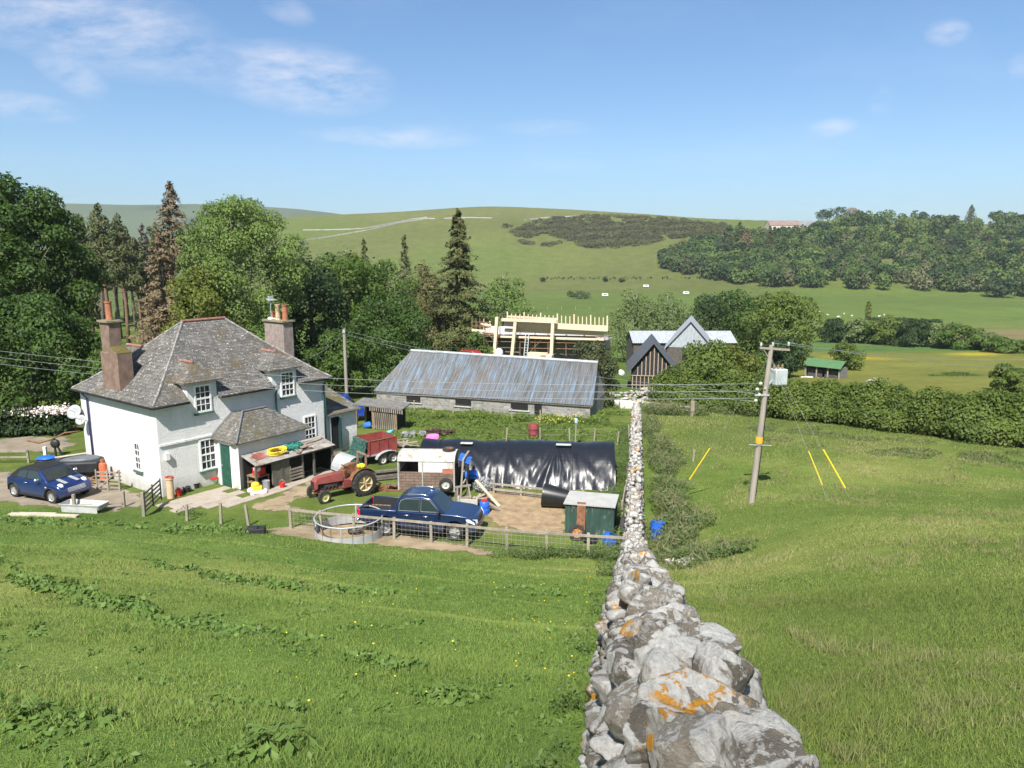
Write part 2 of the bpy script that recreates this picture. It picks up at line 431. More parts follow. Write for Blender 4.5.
# ------------------------------------------------------------------ ground sheet
def axis(core0, core1, st, far, g, cap, farcap):
    a = list(np.arange(core0, core1, st)); s = st
    while a[-1] < far:
        s = min(s * g, cap if a[-1] < 1000 else farcap); a.append(a[-1] + s)
    return np.array(a)
ay = axis(-12, 64, .3, 3400, 1.045, 10, 40)
xp = axis(0, 36, .3, 3600, 1.05, 12, 60); ax = np.concatenate([-xp[:0:-1], xp])
GX, GY = np.meshgrid(ax, ay); GXf, GYf = GX.ravel(), GY.ravel(); GZ = T(GXf, GYf)
WALLX = lambda y: .17 * y + .12 + .19 * sstep(9, 1.6, y)
def zonecol(x, y, z):
    C = lambda r, g, b: np.array([r, g, b])[None, :]
    n1 = wav(x, y, 1.9, 1)[:, None] * .5 + wav(x, y, .8, 4)[:, None] * .3; n2 = wav(x, y, 6.0, 3)[:, None]; n3 = wav(x, y, 26, 7)[:, None]; n4 = wav(x, y, 70, 9)[:, None]
    ss = lambda a, b, v: sstep(a, b, v)[:, None]
    base = C(.094, .156, .032) * (1 + .16 * n1 + .14 * n2)
    base = base + C(.075, .030, .022) * np.clip(n2 + .4 * n1 - .22, 0, 1)
    rightf = C(.102, .152, .030) * (1 + .12 * n1 + .12 * n2) + C(.075, .038, .022) * np.clip(n2 * .8 + n1 * .6 - .2, 0, 1)
    rightf = rightf + (C(.100, .120, .040) - rightf) * np.clip(ss(38, 48, y) * (.55 + .5 * n1), 0, 1)
    m = ss(.0, 1.2, x - WALLX(y)); c = base + (rightf - base) * m
    yard = C(.098, .134, .030) * (1 + .15 * n1 + .1 * n2)
    yard = yard + (C(.24, .18, .11) - yard) * np.clip(n1 * 1.2 + .5 * n2 - .62, 0, .8) * ss(46, 40, y)
    ym = ss(.2, 1.6, y - FOOT(x)) * ss(0, -1.5, x - WALLX(y)); c = c + (yard - c) * ym
    # fields beyond the hedge
    f = ss(60, 72, y); fld = C(.080, .128, .024) * (1 + .12 * n3 + .08 * n2); c = c + (fld - c) * f
    mead = C(.140, .150, .034) * (1 + .08 * n2)
    br = np.clip(n3 * 1.3 - .35, 0, 1) * .75; mead = mead + (C(.17, .13, .055) - mead) * br
    but = np.clip(1.6 * wav(x, y, 7, 6)[:, None] + .9 * n3 - .55, 0, 1) * .85; mead = mead + (C(.40, .31, .02) - mead) * but
    mm = ss(.36, .40, x / np.maximum(y, 1)) * ss(62, 72, y) * ss(150, 140, y); c = c + (mead - c) * mm
    strip = C(.078, .135, .036) * (1 + .10 * np.sin(y * 2.2)[:, None]); sm = ss(.28, .32, x / np.maximum(y, 1)) * ss(141, 146, y) * ss(176, 168, y); c = c + (strip - c) * sm
    val = C(.088, .128, .030) * (1 + .10 * n4 + .06 * n3); vm = ss(170, 182, y); c = c + (val - c) * vm
    pale = C(.118, .150, .040); c = c + (pale - c) * ss(196, 202, y) * ss(262, 250, y) * .7
    brn = C(.17, .14, .07); c = c + (brn - c) * ss(.56, .60, x / np.maximum(y, 1)) * ss(176, 184, y) * ss(225, 215, y) * .8
    hill = C(.100, .118, .036) * (1 + .07 * n4 + .05 * n3); hm = ss(440, 500, y); c = c + (hill - c) * hm
    up = C(.122, .132, .048); c = c + (up - c) * hm * ss(34, 52, z) * .8
    dk = C(.090, .128, .030); c = c + (dk - c) * hm * np.clip(n4 * 1.6 - .3, 0, 1) * .6
    far = C(.075, .10, .055) * (1 + .1 * wav(x, y, 190, 3)[:, None]); fm = ss(1150, 1300, y); c = c + (far - c) * fm
    wood = np.clip(2.4 * wav(x, y, 210, 11)[:, None] + 1.2 * wav(x, y, 90, 5)[:, None] - .3, 0, 1); c = c + (C(.022, .045, .026) - c) * fm * wood
    return np.clip(c, .005, 1)
Zc = zonecol(GXf, GYf, GZ)
nx, ny = len(ax), len(ay)
ii = (np.arange(ny - 1)[:, None] * nx + np.arange(nx - 1)[None, :]).ravel()
GQ = np.stack([ii, ii + 1, ii + nx + 1, ii + nx], 1)
gm, nt, b, tc, out = newmat('pasture')
at = nt.new('ShaderNodeAttribute', attribute_name='zone')
pos = nt.new('ShaderNodeNewGeometry').outputs['Position']
na = nt.noise(pos, .9, 6, .65); nb = nt.noise(pos, 9, 4, .6); ncx = nt.noise(nt.mapping(pos, (1, 1, .3)), .11, 6, .6); nd = nt.noise(pos, 42, 3, .6)
c = nt.mix(1.0, at.outputs['Color'], nt.ramp(na, [(.25, (.72, .76, .7)), (.75, (1.28, 1.22, 1.3))]), 'MULTIPLY')
c = nt.mix(1.0, c, nt.ramp(ncx, [(.3, (.84, .86, .84)), (.7, (1.16, 1.13, 1.14))]), 'MULTIPLY')
c = nt.mix(1.0, c, nt.ramp(nb, [(.25, (.66, .7, .62)), (.75, (1.3, 1.26, 1.3))]), 'MULTIPLY')
c = nt.mix(1.0, c, nt.ramp(nd, [(.25, (.75, .78, .75)), (.75, (1.25, 1.22, 1.25))]), 'MULTIPLY')
nt.link(c, b.inputs['Base Color']); b.inputs['Roughness'].default_value = .95; b.inputs['Specular IOR Level'].default_value = .1
nt.link(nt.bump(nt.math('ADD', nb, nt.math('MULTIPLY', nd, .5)), .55, .10), b.inputs['Normal'])
ground = npmesh('ground', np.stack([GXf, GYf, GZ], 1), GQ, gm, smooth=True, cols=Zc); tag(ground, kind='structure')

# sheets lying on the ground, worn through in tufts towards their edges
def ragged(mat):
    if mat.name in RAG: return mat
    RAG.add(mat.name); nt = NT(mat); out = next(n for n in nt.n if n.type == 'OUTPUT_MATERIAL'); src = out.inputs[0].links[0].from_socket
    at = nt.new('ShaderNodeAttribute', attribute_name='zone'); ps = nt.new('ShaderNodeNewGeometry').outputs['Position']
    th = nt.math('ADD', nt.math('MULTIPLY', nt.noise(ps, 5, 5, .75), 1.3), nt.math('MULTIPLY', nt.noise(ps, 1.3, 3, .6), .5))
    f = nt.math('MULTIPLY', nt.math('SUBTRACT', nt.math('ADD', nt.math('MULTIPLY', at.outputs['Fac'], 1.5), -.18), nt.math('SUBTRACT', th, .35)), 3.6, True)
    tr = nt.new('ShaderNodeBsdfTransparent'); mx = nt.new('ShaderNodeMixShader'); nt.link(f, mx.inputs[0]); nt.link(tr.outputs[0], mx.inputs[1]); nt.link(src, mx.inputs[2]); nt.link(mx.outputs[0], out.inputs[0]); return mat
RAG = set()
def inpoly(x, y, P):
    r = np.zeros(len(x), bool); n = len(P)
    for i in range(n):
        x0, y0 = P[i]; x1, y1 = P[(i + 1) % n]
        c_ = ((y0 > y) != (y1 > y)) & (x < (x1 - x0) * (y - y0) / (y1 - y0 + 1e-12) + x0); r ^= c_
    return r
def sheet(name, P, mat, lift=.02, res=.12, rag=.25, crownh=0.):
    P = [(p[0], p[1]) for p in P]; A = np.array(P)
    gx = np.arange(A[:, 0].min() - .5, A[:, 0].max() + .5, res); gy = np.arange(A[:, 1].min() - .5, A[:, 1].max() + .5, res)
    X, Y = np.meshgrid(gx, gy); x, y = X.ravel(), Y.ravel()
    cx, cy = x + res / 2, y + res / 2
    wx = rag * (wav(cx, cy, .55, 1) + .6 * wav(cx, cy, .21, 2)); wy = rag * (wav(cx, cy, .5, 5) + .6 * wav(cx, cy, .19, 3))
    k = inpoly(cx + wx, cy + wy, P).reshape(X.shape); k[-1, :] = False; k[:, -1] = False
    fa = np.zeros(len(x))
    for q in range(10):
        a_ = 2 * math.pi * q / 10; o = rag * 1.25 + .1; fa += inpoly(x + wx + o * math.cos(a_) * (1 if q % 2 else .55), y + wy + o * math.sin(a_) * (1 if q % 2 else .55), P) / 10
    k = (fa > .02).reshape(X.shape); k[-1, :] = False; k[:, -1] = False; id_ = np.flatnonzero(k.ravel()); n_ = X.shape[1]
    Q = np.stack([id_, id_ + 1, id_ + n_ + 1, id_ + n_], 1)
    u, inv = np.unique(Q, return_inverse=True)
    vx, vy = x[u], y[u]; z = T(vx, vy) + lift + .02 * wav(vx, vy, .6, 8) * (crownh > 0) + crownh * (.5 + .5 * wav(vx, vy, .9, 2))
    fv = fa[u]; z = T(vx, vy) + lift * .4 + crownh * np.clip(fv * 2 - .8, 0, 1) * (.4 + .6 * (.5 + .5 * wav(vx, vy, .9, 2)))
    return tag(npmesh(name, np.stack([vx, vy, z], 1), inv.reshape(-1, 4), ragged(mat), smooth=True, cols=np.stack([fv] * 3, 1)), kind='structure')
mDirt = M('dirt', (.265, .205, .130), .95, .3, 1.2, .5, 14, col2=(.11, .12, .045), thr=.66)
mStraw = M('straw', (.28, .205, .12), .95, .3, 2.2, .8, 30, col2=(.22, .15, .08), thr=.6)
mTrack = M('track', (.22, .185, .14), .95, .25, 1.0, .4, 18, col2=(.12, .13, .05), thr=.62)
PX = lambda L: [G(*p) for p in L]
sheet('farm_track', PX([(-40, 472), (45, 472), (80, 480), (128, 487), (150, 500), (128, 510), (60, 506), (-40, 500)]), mTrack, .022, .12, .35)
sheet('farm_lane', PX([(-60, 441), (60, 436), (78, 445), (60, 452), (-60, 453)]), mTrack, .02, .15, .3)
sheet('straw_bedding', PX([(484, 489), (550, 494), (566, 497), (566, 538), (528, 533), (486, 519), (476, 503)]), mStraw, .03, .1, .25, .05)
sheet('dirt_strip', PX([(258, 529), (290, 524), (330, 524), (386, 533), (440, 541), (500, 552), (490, 556), (430, 551), (380, 546), (320, 541), (275, 536)]), mDirt, .03, .1, .28, .03)
sheet('dirt_patch', PX([(268, 505), (284, 503), (300, 508), (296, 514), (272, 512)]), mDirt, .02, .1, .3)
sheet('dirt_path', PX([(250, 508), (322, 474), (330, 480), (316, 492), (280, 512)]), mDirt, .018, .1, .4)
# concrete slabs of the patio, each row laid along the house
mSlab = M('slabs', (.33, .285, .235), .9, .16, 1.4, .25, 40, col2=(.28, .26, .2), thr=.62)
HU = Vector((.594, .804, 0)); HV = Vector((-.804, .594, 0)); HC = Vector((-17.23, 34.91, 0)); HRZ = math.atan2(.804, .594)
def H(u, v, z=0): return HC + HU * u + HV * v + Vector((0, 0, z))
mb = MB()
for iu in range(9):
    for iv in range(5):
        u0, v0 = -.9 + iu * .93, -.95 - iv * .62
        u0 += .3 * (iv % 2)
        if (u0 > 1.9 and v0 < -1.3 and u0 < 2.2) or u0 + .9 > 2.9 and v0 > -1.7: continue
        if u0 > 2.6 and v0 > -3.3: continue
        if u0 < 0.2 and v0 < -2.2: continue
        if u0 > 4.6: continue
        p = H(u0 + .45, v0 - .3); mb.box((p.x, p.y, Tz(p.x, p.y) + .012 + rnd.uniform(0, .012)), (.90, .59, .06), HRZ)
for iu in range(10):
    u0 = 3.2 + iu * .62; v0 = -3.75 + .10 * iu
    p = H(u0, v0); mb.box((p.x, p.y, Tz(p.x, p.y) + .014 + rnd.uniform(0, .012)), (.6, .7, .06), HRZ)
tag(mb.build('paving', mSlab, bevel=.012, seg=1), kind='structure')

# ------------------------------------------------------------------ grass blades on the slope and field
def blades(name, x, y, h, wd, mat, lean=.6, t0=.5, tv=.2):
    n = len(x); z = T(x, y); a = rng.uniform(0, 2 * np.pi, n); l = h * np.abs(rng.normal(0, lean, n)); b_ = rng.uniform(0, 2 * np.pi, n)
    V = np.empty((n, 3, 3)); P = np.stack([x, y, z - .01], 1); W = np.stack([np.cos(a), np.sin(a), 0 * a], 1) * wd[:, None] / 2
    V[:, 0] = P - W; V[:, 1] = P + W; V[:, 2] = P + np.stack([l * np.cos(b_), l * np.sin(b_), h], 1)
    t = np.clip(t0 + .30 * wav(x, y, 1.9, 1) * .6 + .2 * wav(x, y, 6, 3) + rng.normal(0, tv, n), 0, 1)
    return npmesh(name, V.reshape(-1, 3), np.arange(3 * n).reshape(-1, 3), mat, tint=t)
mGrassL = leafmat('grass_lush', (.086, .150, .026), (.220, .312, .070), .3, .6, .72, straw=(.36, .33, .13))
mGrassR = leafmat('grass_dry', (.086, .132, .024), (.232, .292, .072), .3, .6, .72, straw=(.40, .36, .17))
def scatter(y0, y1, side, dens):
    w0 = .78 * y1 + 3; n = int(dens * (y1 - y0) * w0)
    y = rng.uniform(y0, y1, n); x = rng.uniform(-w0, .2 * y1 + .2, n) if side < 0 else rng.uniform(0, w0, n)
    lim = .74 * y + 2
    if side < 0: k = (x > -lim) & (x < WALLX(y) - .35) & (y < FOOT(x) + .5)
    else:
        x = x + WALLX(y); k = (x < lim) & (x > WALLX(y) + .3)
    return x[k], y[k]
XS, YS = [], []
for (a, bb, dn) in ((3, 8, 3600), (8, 13, 2000), (13, 20, 900), (20, 36, 330)):
    x, y = scatter(a, bb, -1, dn); XS.append(x); YS.append(y)
x = np.concatenate(XS); y = np.concatenate(YS)
tf = np.clip(.55 + .5 * wav(x, y, .7, 2) + .35 * wav(x, y, 2.3, 6), 0, 1.3)
tag(blades('pasture_grass', x, y, rng.uniform(.022, .058, len(x)) * (.45 + 1.0 * tf) * (1 + .01 * y), .004 + .00072 * y * rng.uniform(.6, 1.2, len(x)), mGrassL, .7), 'short green grass on the steep near pasture', 'grass', kind='stuff')
XS, YS = [], []
for (a, bb, dn) in ((3, 9, 3000), (9, 15, 1500), (15, 24, 640), (24, 38, 240), (38, 58, 100)):
    x, y = scatter(a, bb, 1, dn); XS.append(x); YS.append(y)
x = np.concatenate(XS); y = np.concatenate(YS)
tf = np.clip(.5 + .5 * wav(x, y, .9, 3) + .4 * wav(x, y, 3.1, 9), 0, 1.3)
far_ = sstep(36, 46, y - .1 * x)
tag(blades('field_grass', x, y, rng.uniform(.028, .075, len(x)) * (.55 + .8 * tf) * (1 + 1.4 * far_), .004 + .00080 * y * rng.uniform(.6, 1.2, len(x)), mGrassR, .65, .5), 'yellowish green grass of the field right of the stone wall', 'grass', kind='stuff')
# ranker tufts left ungrazed among the short grass
def tufts(name, side, n, hh, mat, lab):
    y = rng.uniform(4, 30, n) if side < 0 else rng.uniform(4, 48, n); w0 = .74 * y + 1; x = -w0 + rng.random(n) * (w0 + WALLX(y) - .6) if side < 0 else WALLX(y) + .6 + rng.random(n) * (w0 - WALLX(y))
    k = (wav(x, y, 1.3, 5) + .6 * wav(x, y, 3.3, 8) > .25) & ((y < FOOT(x) - .3) if side < 0 else (y > 0)); x, y = x[k], y[k]; m = 26
    X = (x[:, None] + rng.normal(0, .05, (len(x), m)) * (1 + .05 * y[:, None])).ravel(); Y = (y[:, None] + rng.normal(0, .05, (len(x), m)) * (1 + .05 * y[:, None])).ravel(); H_ = np.repeat(hh * rng.uniform(.5, 1.3, len(x)), m) * rng.uniform(.5, 1.1, len(X))
    tag(blades(name, X, Y, H_, .005 + .0009 * Y * rng.uniform(.6, 1.2, len(X)), mat, .75, .35), lab, 'grass', kind='stuff')
tufts('pasture_tufts', -1, 2600, .11, mGrassL, 'ranker dark tufts scattered through the near pasture')
tufts('field_tufts', 1, 2600, .17, leafmat('grass_straw', (.120, .140, .045), (.36, .34, .15), .3, .6, .6), 'pale straw-coloured tufts scattered through the field right of the wall')
mFlower = M('buttercup', (.75, .52, .01), .6, .1, 3)
n = 190; yy = rng.uniform(6, 28, n); xx = np.where(rng.random(n) < .7, WALLX(yy) - rng.gamma(1.6, 1.6, n) - .5, rng.uniform(-16, 0, n)); k = (xx > -.7 * yy) & (xx < WALLX(yy) - .4); xx, yy = xx[k], yy[k]
V, Q = cards(np.stack([xx, yy, T(xx, yy) + .11], 1), np.array([[0, -.3, 1.]]).repeat(len(xx), 0), .024, .95, .3)
tag(npmesh('buttercups', V, Q, mFlower), 'tiny yellow buttercups scattered in the pasture', 'wild flowers', kind='stuff')
# ------------------------------------------------------------------ shared materials
mWood = M('weathered_wood', (.27, .235, .19), .9, .3, 3, .4, 40, stretch=(1, 1, .25))
mWoodD = M('dark_wood', (.12, .105, .09), .9, .35, 3, .4, 40)
mWoodN = M('new_timber', (.68, .53, .38), .75, .14, 4, .15, 30)
mWoodB = M('brown_wood', (.22, .15, .09), .9, .3, 3, .4, 40)
mRust = M('rust', (.20, .09, .045), .9, .4, 4, .4, 30, col2=(.10, .055, .035))
mGalv = M('galvanised', (.46, .48, .50), .5, .16, 3, .1, 30, metal=.35)
mTyre = M('rubber', (.032, .031, .030), .85, .25, 5, .3, 60)
mBlack = M('black_plastic', (.018, .018, .02), .45, .2, 4)
mBlue = M('blue_plastic', (.02, .12, .55), .4, .12, 4)
mRed = M('red_plastic', (.55, .03, .025), .45, .15, 4)
mYellow = M('yellow_plastic', (.80, .56, .03), .45, .1, 4)
mGreenD = M('green_paint', (.014, .075, .05), .6, .25, 3, col2=(.03, .10, .075), thr=.55)
mTeal = M('teal_paint', (.03, .13, .12), .5, .2, 4)
mWhiteP = M('white_paint', (.80, .80, .78), .6, .06, 3)
mWhiteW = M('white_item', (.74, .74, .72), .6, .1, 3)
mTerra = M('terracotta', (.33, .13, .07), .85, .2, 5, .2, 40)
mBuff = M('buff_clay', (.55, .40, .25), .85, .15, 5)
mConc = M('render_brown', (.20, .135, .105), .95, .3, 3, .5, 35, col2=(.125, .09, .075), thr=.62)
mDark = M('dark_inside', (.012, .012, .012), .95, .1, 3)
mGlass = M('window_glass', (.014, .02, .028), .08, .4, 1.5, spec=.7, col2=(.085, .11, .135), thr=.56)  # paler patches paint a reflection into the pane colour
mBlueTarp = M('blue_tarp', (.03, .15, .55), .5, .2, 3, .4, 12)
mPink = M('pink_sack', (.75, .16, .45), .6, .1, 3)
mGrey = M('grey_sheet', (.40, .40, .38), .8, .2, 3)
mMoss = M('moss', (.10, .085, .025), .95, .3, 9, .6, 30)
def wallmat():
    m, nt, b, tc, out = newmat('harled_white'); v = tc.outputs['Object']
    c = nt.ramp(nt.noise(v, 1.1, 6, .65), [(.25, (.76, .76, .75)), (.6, (.84, .84, .83))])
    sp = nt.new('ShaderNodeSeparateXYZ'); nt.link(v, sp.inputs[0])
    low = nt.math('MULTIPLY', nt.math('SUBTRACT', 1.0, nt.math('DIVIDE', sp.outputs[2], .9), True), nt.noise(nt.mapping(v, (1, 1, .4)), 2.2, 6, .7), True)
    c = nt.mix(nt.math('MULTIPLY', low, 1.15, True), c, (.36, .345, .29))
    st = nt.ramp(nt.noise(nt.mapping(v, (2.2, 2.2, .22)), 2.0, 5, .7), [(.55, (0, 0, 0)), (.8, (1, 1, 1))])
    c = nt.mix(nt.math('MULTIPLY', st, .6), c, (.46, .45, .40))
    c = nt.mix(1.0, c, nt.ramp(nt.noise(v, 9, 5, .7), [(.3, (.90, .90, .90)), (.6, (1, 1, 1))]), 'MULTIPLY')
    nt.link(c, b.inputs['Base Color']); b.inputs['Roughness'].default_value = .9; b.inputs['Specular IOR Level'].default_value = .2
    nt.link(nt.bump(nt.math('ADD', nt.noise(v, 22, 3, .6), nt.math('MULTIPLY', nt.noise(v, 7, 3, .6), .5)), 1.0, .08), b.inputs['Normal']); return m
mHarl = wallmat()
def slatemat(name, base, lich, mosscol, lt=.60, mt=.62):
    m, nt, b, tc, out = newmat(name); v = tc.outputs['Object']
    sp = nt.new('ShaderNodeSeparateXYZ'); nt.link(v, sp.inputs[0])
    cb = nt.new('ShaderNodeCombineXYZ'); nt.link(nt.math('ADD', sp.outputs[0], sp.outputs[1]), cb.inputs[0]); nt.link(nt.math('MULTIPLY', sp.outputs[2], 1.5), cb.inputs[1])
    br = nt.new('ShaderNodeTexBrick'); nt.link(cb.outputs[0], br.inputs['Vector']); br.inputs['Scale'].default_value = 1
    br.inputs['Brick Width'].default_value = .30; br.inputs['Row Height'].default_value = .2; br.inputs['Mortar Size'].default_value = .012; br.inputs['Mortar Smooth'].default_value = .6
    br.inputs['Color1'].default_value = (*[q * .72 for q in base], 1); br.inputs['Color2'].default_value = (*[q * 1.3 for q in base], 1); br.inputs['Mortar'].default_value = (*[q * .35 for q in base], 1)
    c = nt.mix(1.0, br.outputs['Color'], nt.ramp(nt.noise(v, 1.6, 6, .7), [(.3, (.7, .7, .7)), (.7, (1.3, 1.28, 1.22))]), 'MULTIPLY')
    li = nt.ramp(nt.noise(v, 7.5, 8, .75), [(lt, (0, 0, 0)), (lt + .05, (1, 1, 1))]); c = nt.mix(li, c, lich)
    l9 = nt.ramp(nt.noise(v, 17, 4, .7), [(.60, (0, 0, 0)), (.66, (1, 1, 1))]); c = nt.mix(nt.math('MULTIPLY', l9, .7), c, lich)
    big = nt.noise(v, .42, 3, .5); mo = nt.ramp(nt.math('ADD', nt.math('MULTIPLY', nt.noise(v, 2.6, 7, .7), .55), nt.math('MULTIPLY', big, .5)), [(mt - .06, (0, 0, 0)), (mt + .04, (1, 1, 1))])
    c = nt.mix(mo, c, mosscol)
    nt.link(c, b.inputs['Base Color']); b.inputs['Roughness'].default_value = .8; b.inputs['Specular IOR Level'].default_value = .3
    h = nt.math('ADD', br.outputs['Fac'], nt.noise(v, 14, 4, .6)); h2 = nt.math('MULTIPLY', h, -1.0)
    nt.link(nt.bump(h2, .5, .05), b.inputs['Normal']); return m
mSlate = slatemat('slate', (.115, .11, .105), (.56, .55, .52), (.11, .085, .048), .585, .605)
mSlateM = slatemat('slate_mossy', (.125, .12, .11), (.42, .40, .36), (.105, .09, .045), .58, .575)

# ------------------------------------------------------------------ farmhouse
house = thing('farmhouse', 'white harled farmhouse with grey slate hipped roof, dormers and tall chimneys', 'house', HC, HRZ)
LU, LV, EV = 10.3, 7.9, 4.60
mb = MB()
mb.add([(0, 0, -.6), (LU, 0, -.6), (LU, LV, -.6), (0, LV, -.6), (0, 0, EV), (LU, 0, EV), (LU, LV, EV), (0, LV, EV)], [(0, 1, 5, 4), (1, 2, 6, 5), (2, 3, 7, 6), (3, 0, 4, 7)])
mb.build('wall', mHarl, house)
mb = MB(); mb.box((1.5, -.03, 2.58), (2.94, .07, .10)); mb.build('string_course', mHarl, house)
def hip(name, x0, x1, y0, y1, ze, zr, ra, rb, mat, parent, bell=True, th=.09, notch=None):
    """hipped roof, ridge ra..rb, slightly kicked eaves"""
    mb = MB(); o = [(x0, y0), (x1, y0), (x1, y1), (x0, y1)]; rd = [ra, rb, rb, ra]
    rings = [(0, 0.0), (.16, .125), (1., 1.)] if bell else [(0, 0), (1, 1)]
    vs = [(a, b_, ze - th) for a, b_ in o]
    for t, zt in rings:
        for (a, b_), r_ in zip(o, rd): vs.append((a + (r_[0] - a) * t, b_ + (r_[1] - b_) * t, ze + (zr - ze) * zt))
    fs = []
    for k in range(len(rings)):
        for i in range(4):
            j = (i + 1) % 4; fs.append((k * 4 + i, k * 4 + j, k * 4 + 4 + j, k * 4 + 4 + i))
    if notch:
        fs = [f for f in fs if f not in ((0, 1, 5, 4), (4, 5, 9, 8))]
        y16 = y0 + (rd[0][1] - y0) * .16; t0 = (0.0 - y0) / (rd[0][1] - y0); z16 = ze + (zr - ze) * .125; zn = ze + (zr - ze) * .125 * t0 / .16
        fx0, fx1 = x0 + (rd[0][0] - x0) * .16, x1 + (rd[1][0] - x1) * .16
        edges = [x0] + [q for n in notch for q in n] + [x1]
        for k in range(0, len(edges), 2):
            a, c = edges[k], edges[k + 1]; ta = fx0 if k == 0 else a; tc = fx1 if k == len(edges) - 2 else c
            mb.add([(a, y0, ze - th), (c, y0, ze - th), (c, y0, ze), (a, y0, ze), (tc, y16, z16), (ta, y16, z16), (a, .0, ze - th), (c, .0, ze - th)], [(0, 1, 2, 3), (3, 2, 4, 5), (6, 7, 1, 0), (1, 7, 4, 2), (0, 3, 5, 6)])
        for a, c in notch: mb.add([(a, 0.03, zn), (c, 0.03, zn), (c, y16, z16), (a, y16, z16)], [(0, 1, 2, 3)])
    else: fs.append((3, 2, 1, 0))
    mb.add(vs, fs); o_ = mb.build(name, mat, parent, fix=False); return o_
roof = hip('roof', -.32, LU + .32, -.32, LV + .32, EV, 8.12, (3.95, 3.95), (6.5, 3.95), mSlate, house, notch=((1.62, 3.32), (6.58, 8.32)))
mb = MB(); mb.tube([(3.9, 3.95, 8.16), (6.55, 3.95, 8.16)], .085, 8); mb.build('ridge_tile', M('red_ridge', (.25, .105, .085), .9, .35, 6, col2=(.30, .28, .26), thr=.58), roof)
for (a, b_) in (((-.3, -.3), (3.95, 3.95)), ((10.6, -.3), (6.5, 3.95)), ((-.3, 8.2), (3.95, 3.95)), ((10.6, 8.2), (6.5, 3.95))):
    f = lambda t, z: (a[0] + (b_[0] - a[0]) * t, a[1] + (b_[1] - a[1]) * t, EV + (8.12 - EV) * z + .02)
    mb = MB(); mb.tube([f(.01, .0), f(.16, .125), f(.6, .562), f(1, 1)], .07, 6); mb.build('hip_tile', M('hip_grey', (.20, .195, .185), .9, .5, 5, .4, 30, col2=(.46, .45, .42), thr=.60), roof)
for (p, q) in (((-.32, -.34), (1.58, -.34)), ((3.37, -.34), (6.55, -.34)), ((8.35, -.34), (LU + .3, -.34)), ((-.34, -.3), (-.34, LV + .3))):
    mb = MB(); mb.cyl((p[0], p[1], EV - .07), (q[0], q[1], EV - .07), .055, n=8); mb.build('gutter', mDark, house, smooth=True)
mb = MB(); mb.tube([(6.78, -.34, EV - .1), (6.78, -.09, EV - .45), (6.78, -.07, 2.6)], .05, 8); mb.build('downpipe', mTeal, house, smooth=True)
mb = MB(); mb.tube([(10.12, -.34, EV - .1), (10.12, -.09, EV - .45), (10.12, -.07, .05)], .055, 8); mb.build('downpipe', mTeal, house, smooth=True)
mb = MB(); mb.tube([(-.34, 6.95, EV - .1), (-.09, 6.95, EV - .45), (-.07, 6.95, .05)], .05, 8); mb.build('downpipe', M('pipe_blue', (.05, .05, .16), .5, .2, 4), house, smooth=True)
def window(par, o, ud, w, h, nx, ny, nrm, depth=.09, sillm=None, sash=True, name='window'):
    """sash window: frame with bars, dark panes behind, sill; o = lower corner on the wall face"""
    o = Vector(o); ud = Vector(ud); n_ = Vector(nrm); z = Vector((0, 0, 1))
    def bx(mb, a0, a1, z0, z1, d0, d1):
        c = o + ud * (a0 + a1) / 2 + z * (z0 + z1) / 2 + n_ * (d0 + d1) / 2
        rot = Matrix((ud, n_, z)).transposed(); mb.box(c, (a1 - a0, abs(d1 - d0), z1 - z0), rot=rot)
    fr = MB(); f = .085
    bx(fr, 0, f, 0, h, -.02, .05); bx(fr, w - f, w, 0, h, -.02, .05); bx(fr, f, w - f, h - f, h, -.02, .047); bx(fr, f, w - f, 0, f, -.02, .047)
    fo = fr.build(name, mWhiteP, par, fix=False)
    g = MB(); bx(g, f, w - f, f, h - f, -.015, .008); g.build('pane', mGlass, fo, fix=False)
    ba = MB(); iw, ih = w - 2 * f, h - 2 * f
    for i in range(1, nx): bx(ba, f + iw * i / nx - .016, f + iw * i / nx + .016, f, h - f, .010, .034)
    for j in range(1, ny):
        t = .045 if (sash and j == ny // 2) else .016
        bx(ba, f, w - f, f + ih * j / ny - t, f + ih * j / ny + t, .010, .038)
    ba.build('glazing_bars', mWhiteP, fo, fix=False)
    s = MB(); bx(s, -.08, w + .08, -.10, -.0, -.02, .13); s.build('sill', sillm or M('sill_green', (.07, .13, .10), .7, .3, 4), fo, fix=False)
    return fo
FN = (0, -1, 0)
window(house, (2.08, 0, .80), (1, 0, 0), .92, 1.66, 3, 4, FN)
window(house, (8.62, 0, .90), (1, 0, 0), .86, 1.58, 3, 4, FN)
mb = MB(); mb.lathe([(.03, 0), (.06, .02), (.05, .2), (.02, .24)], (8.8, -.09, .94), 10); mb.build('white_jug', mWhiteW, house)
window(house, (0, 2.42, .98), (0, -1, 0), .62, 1.48, 2, 4, (-1, 0, 0))
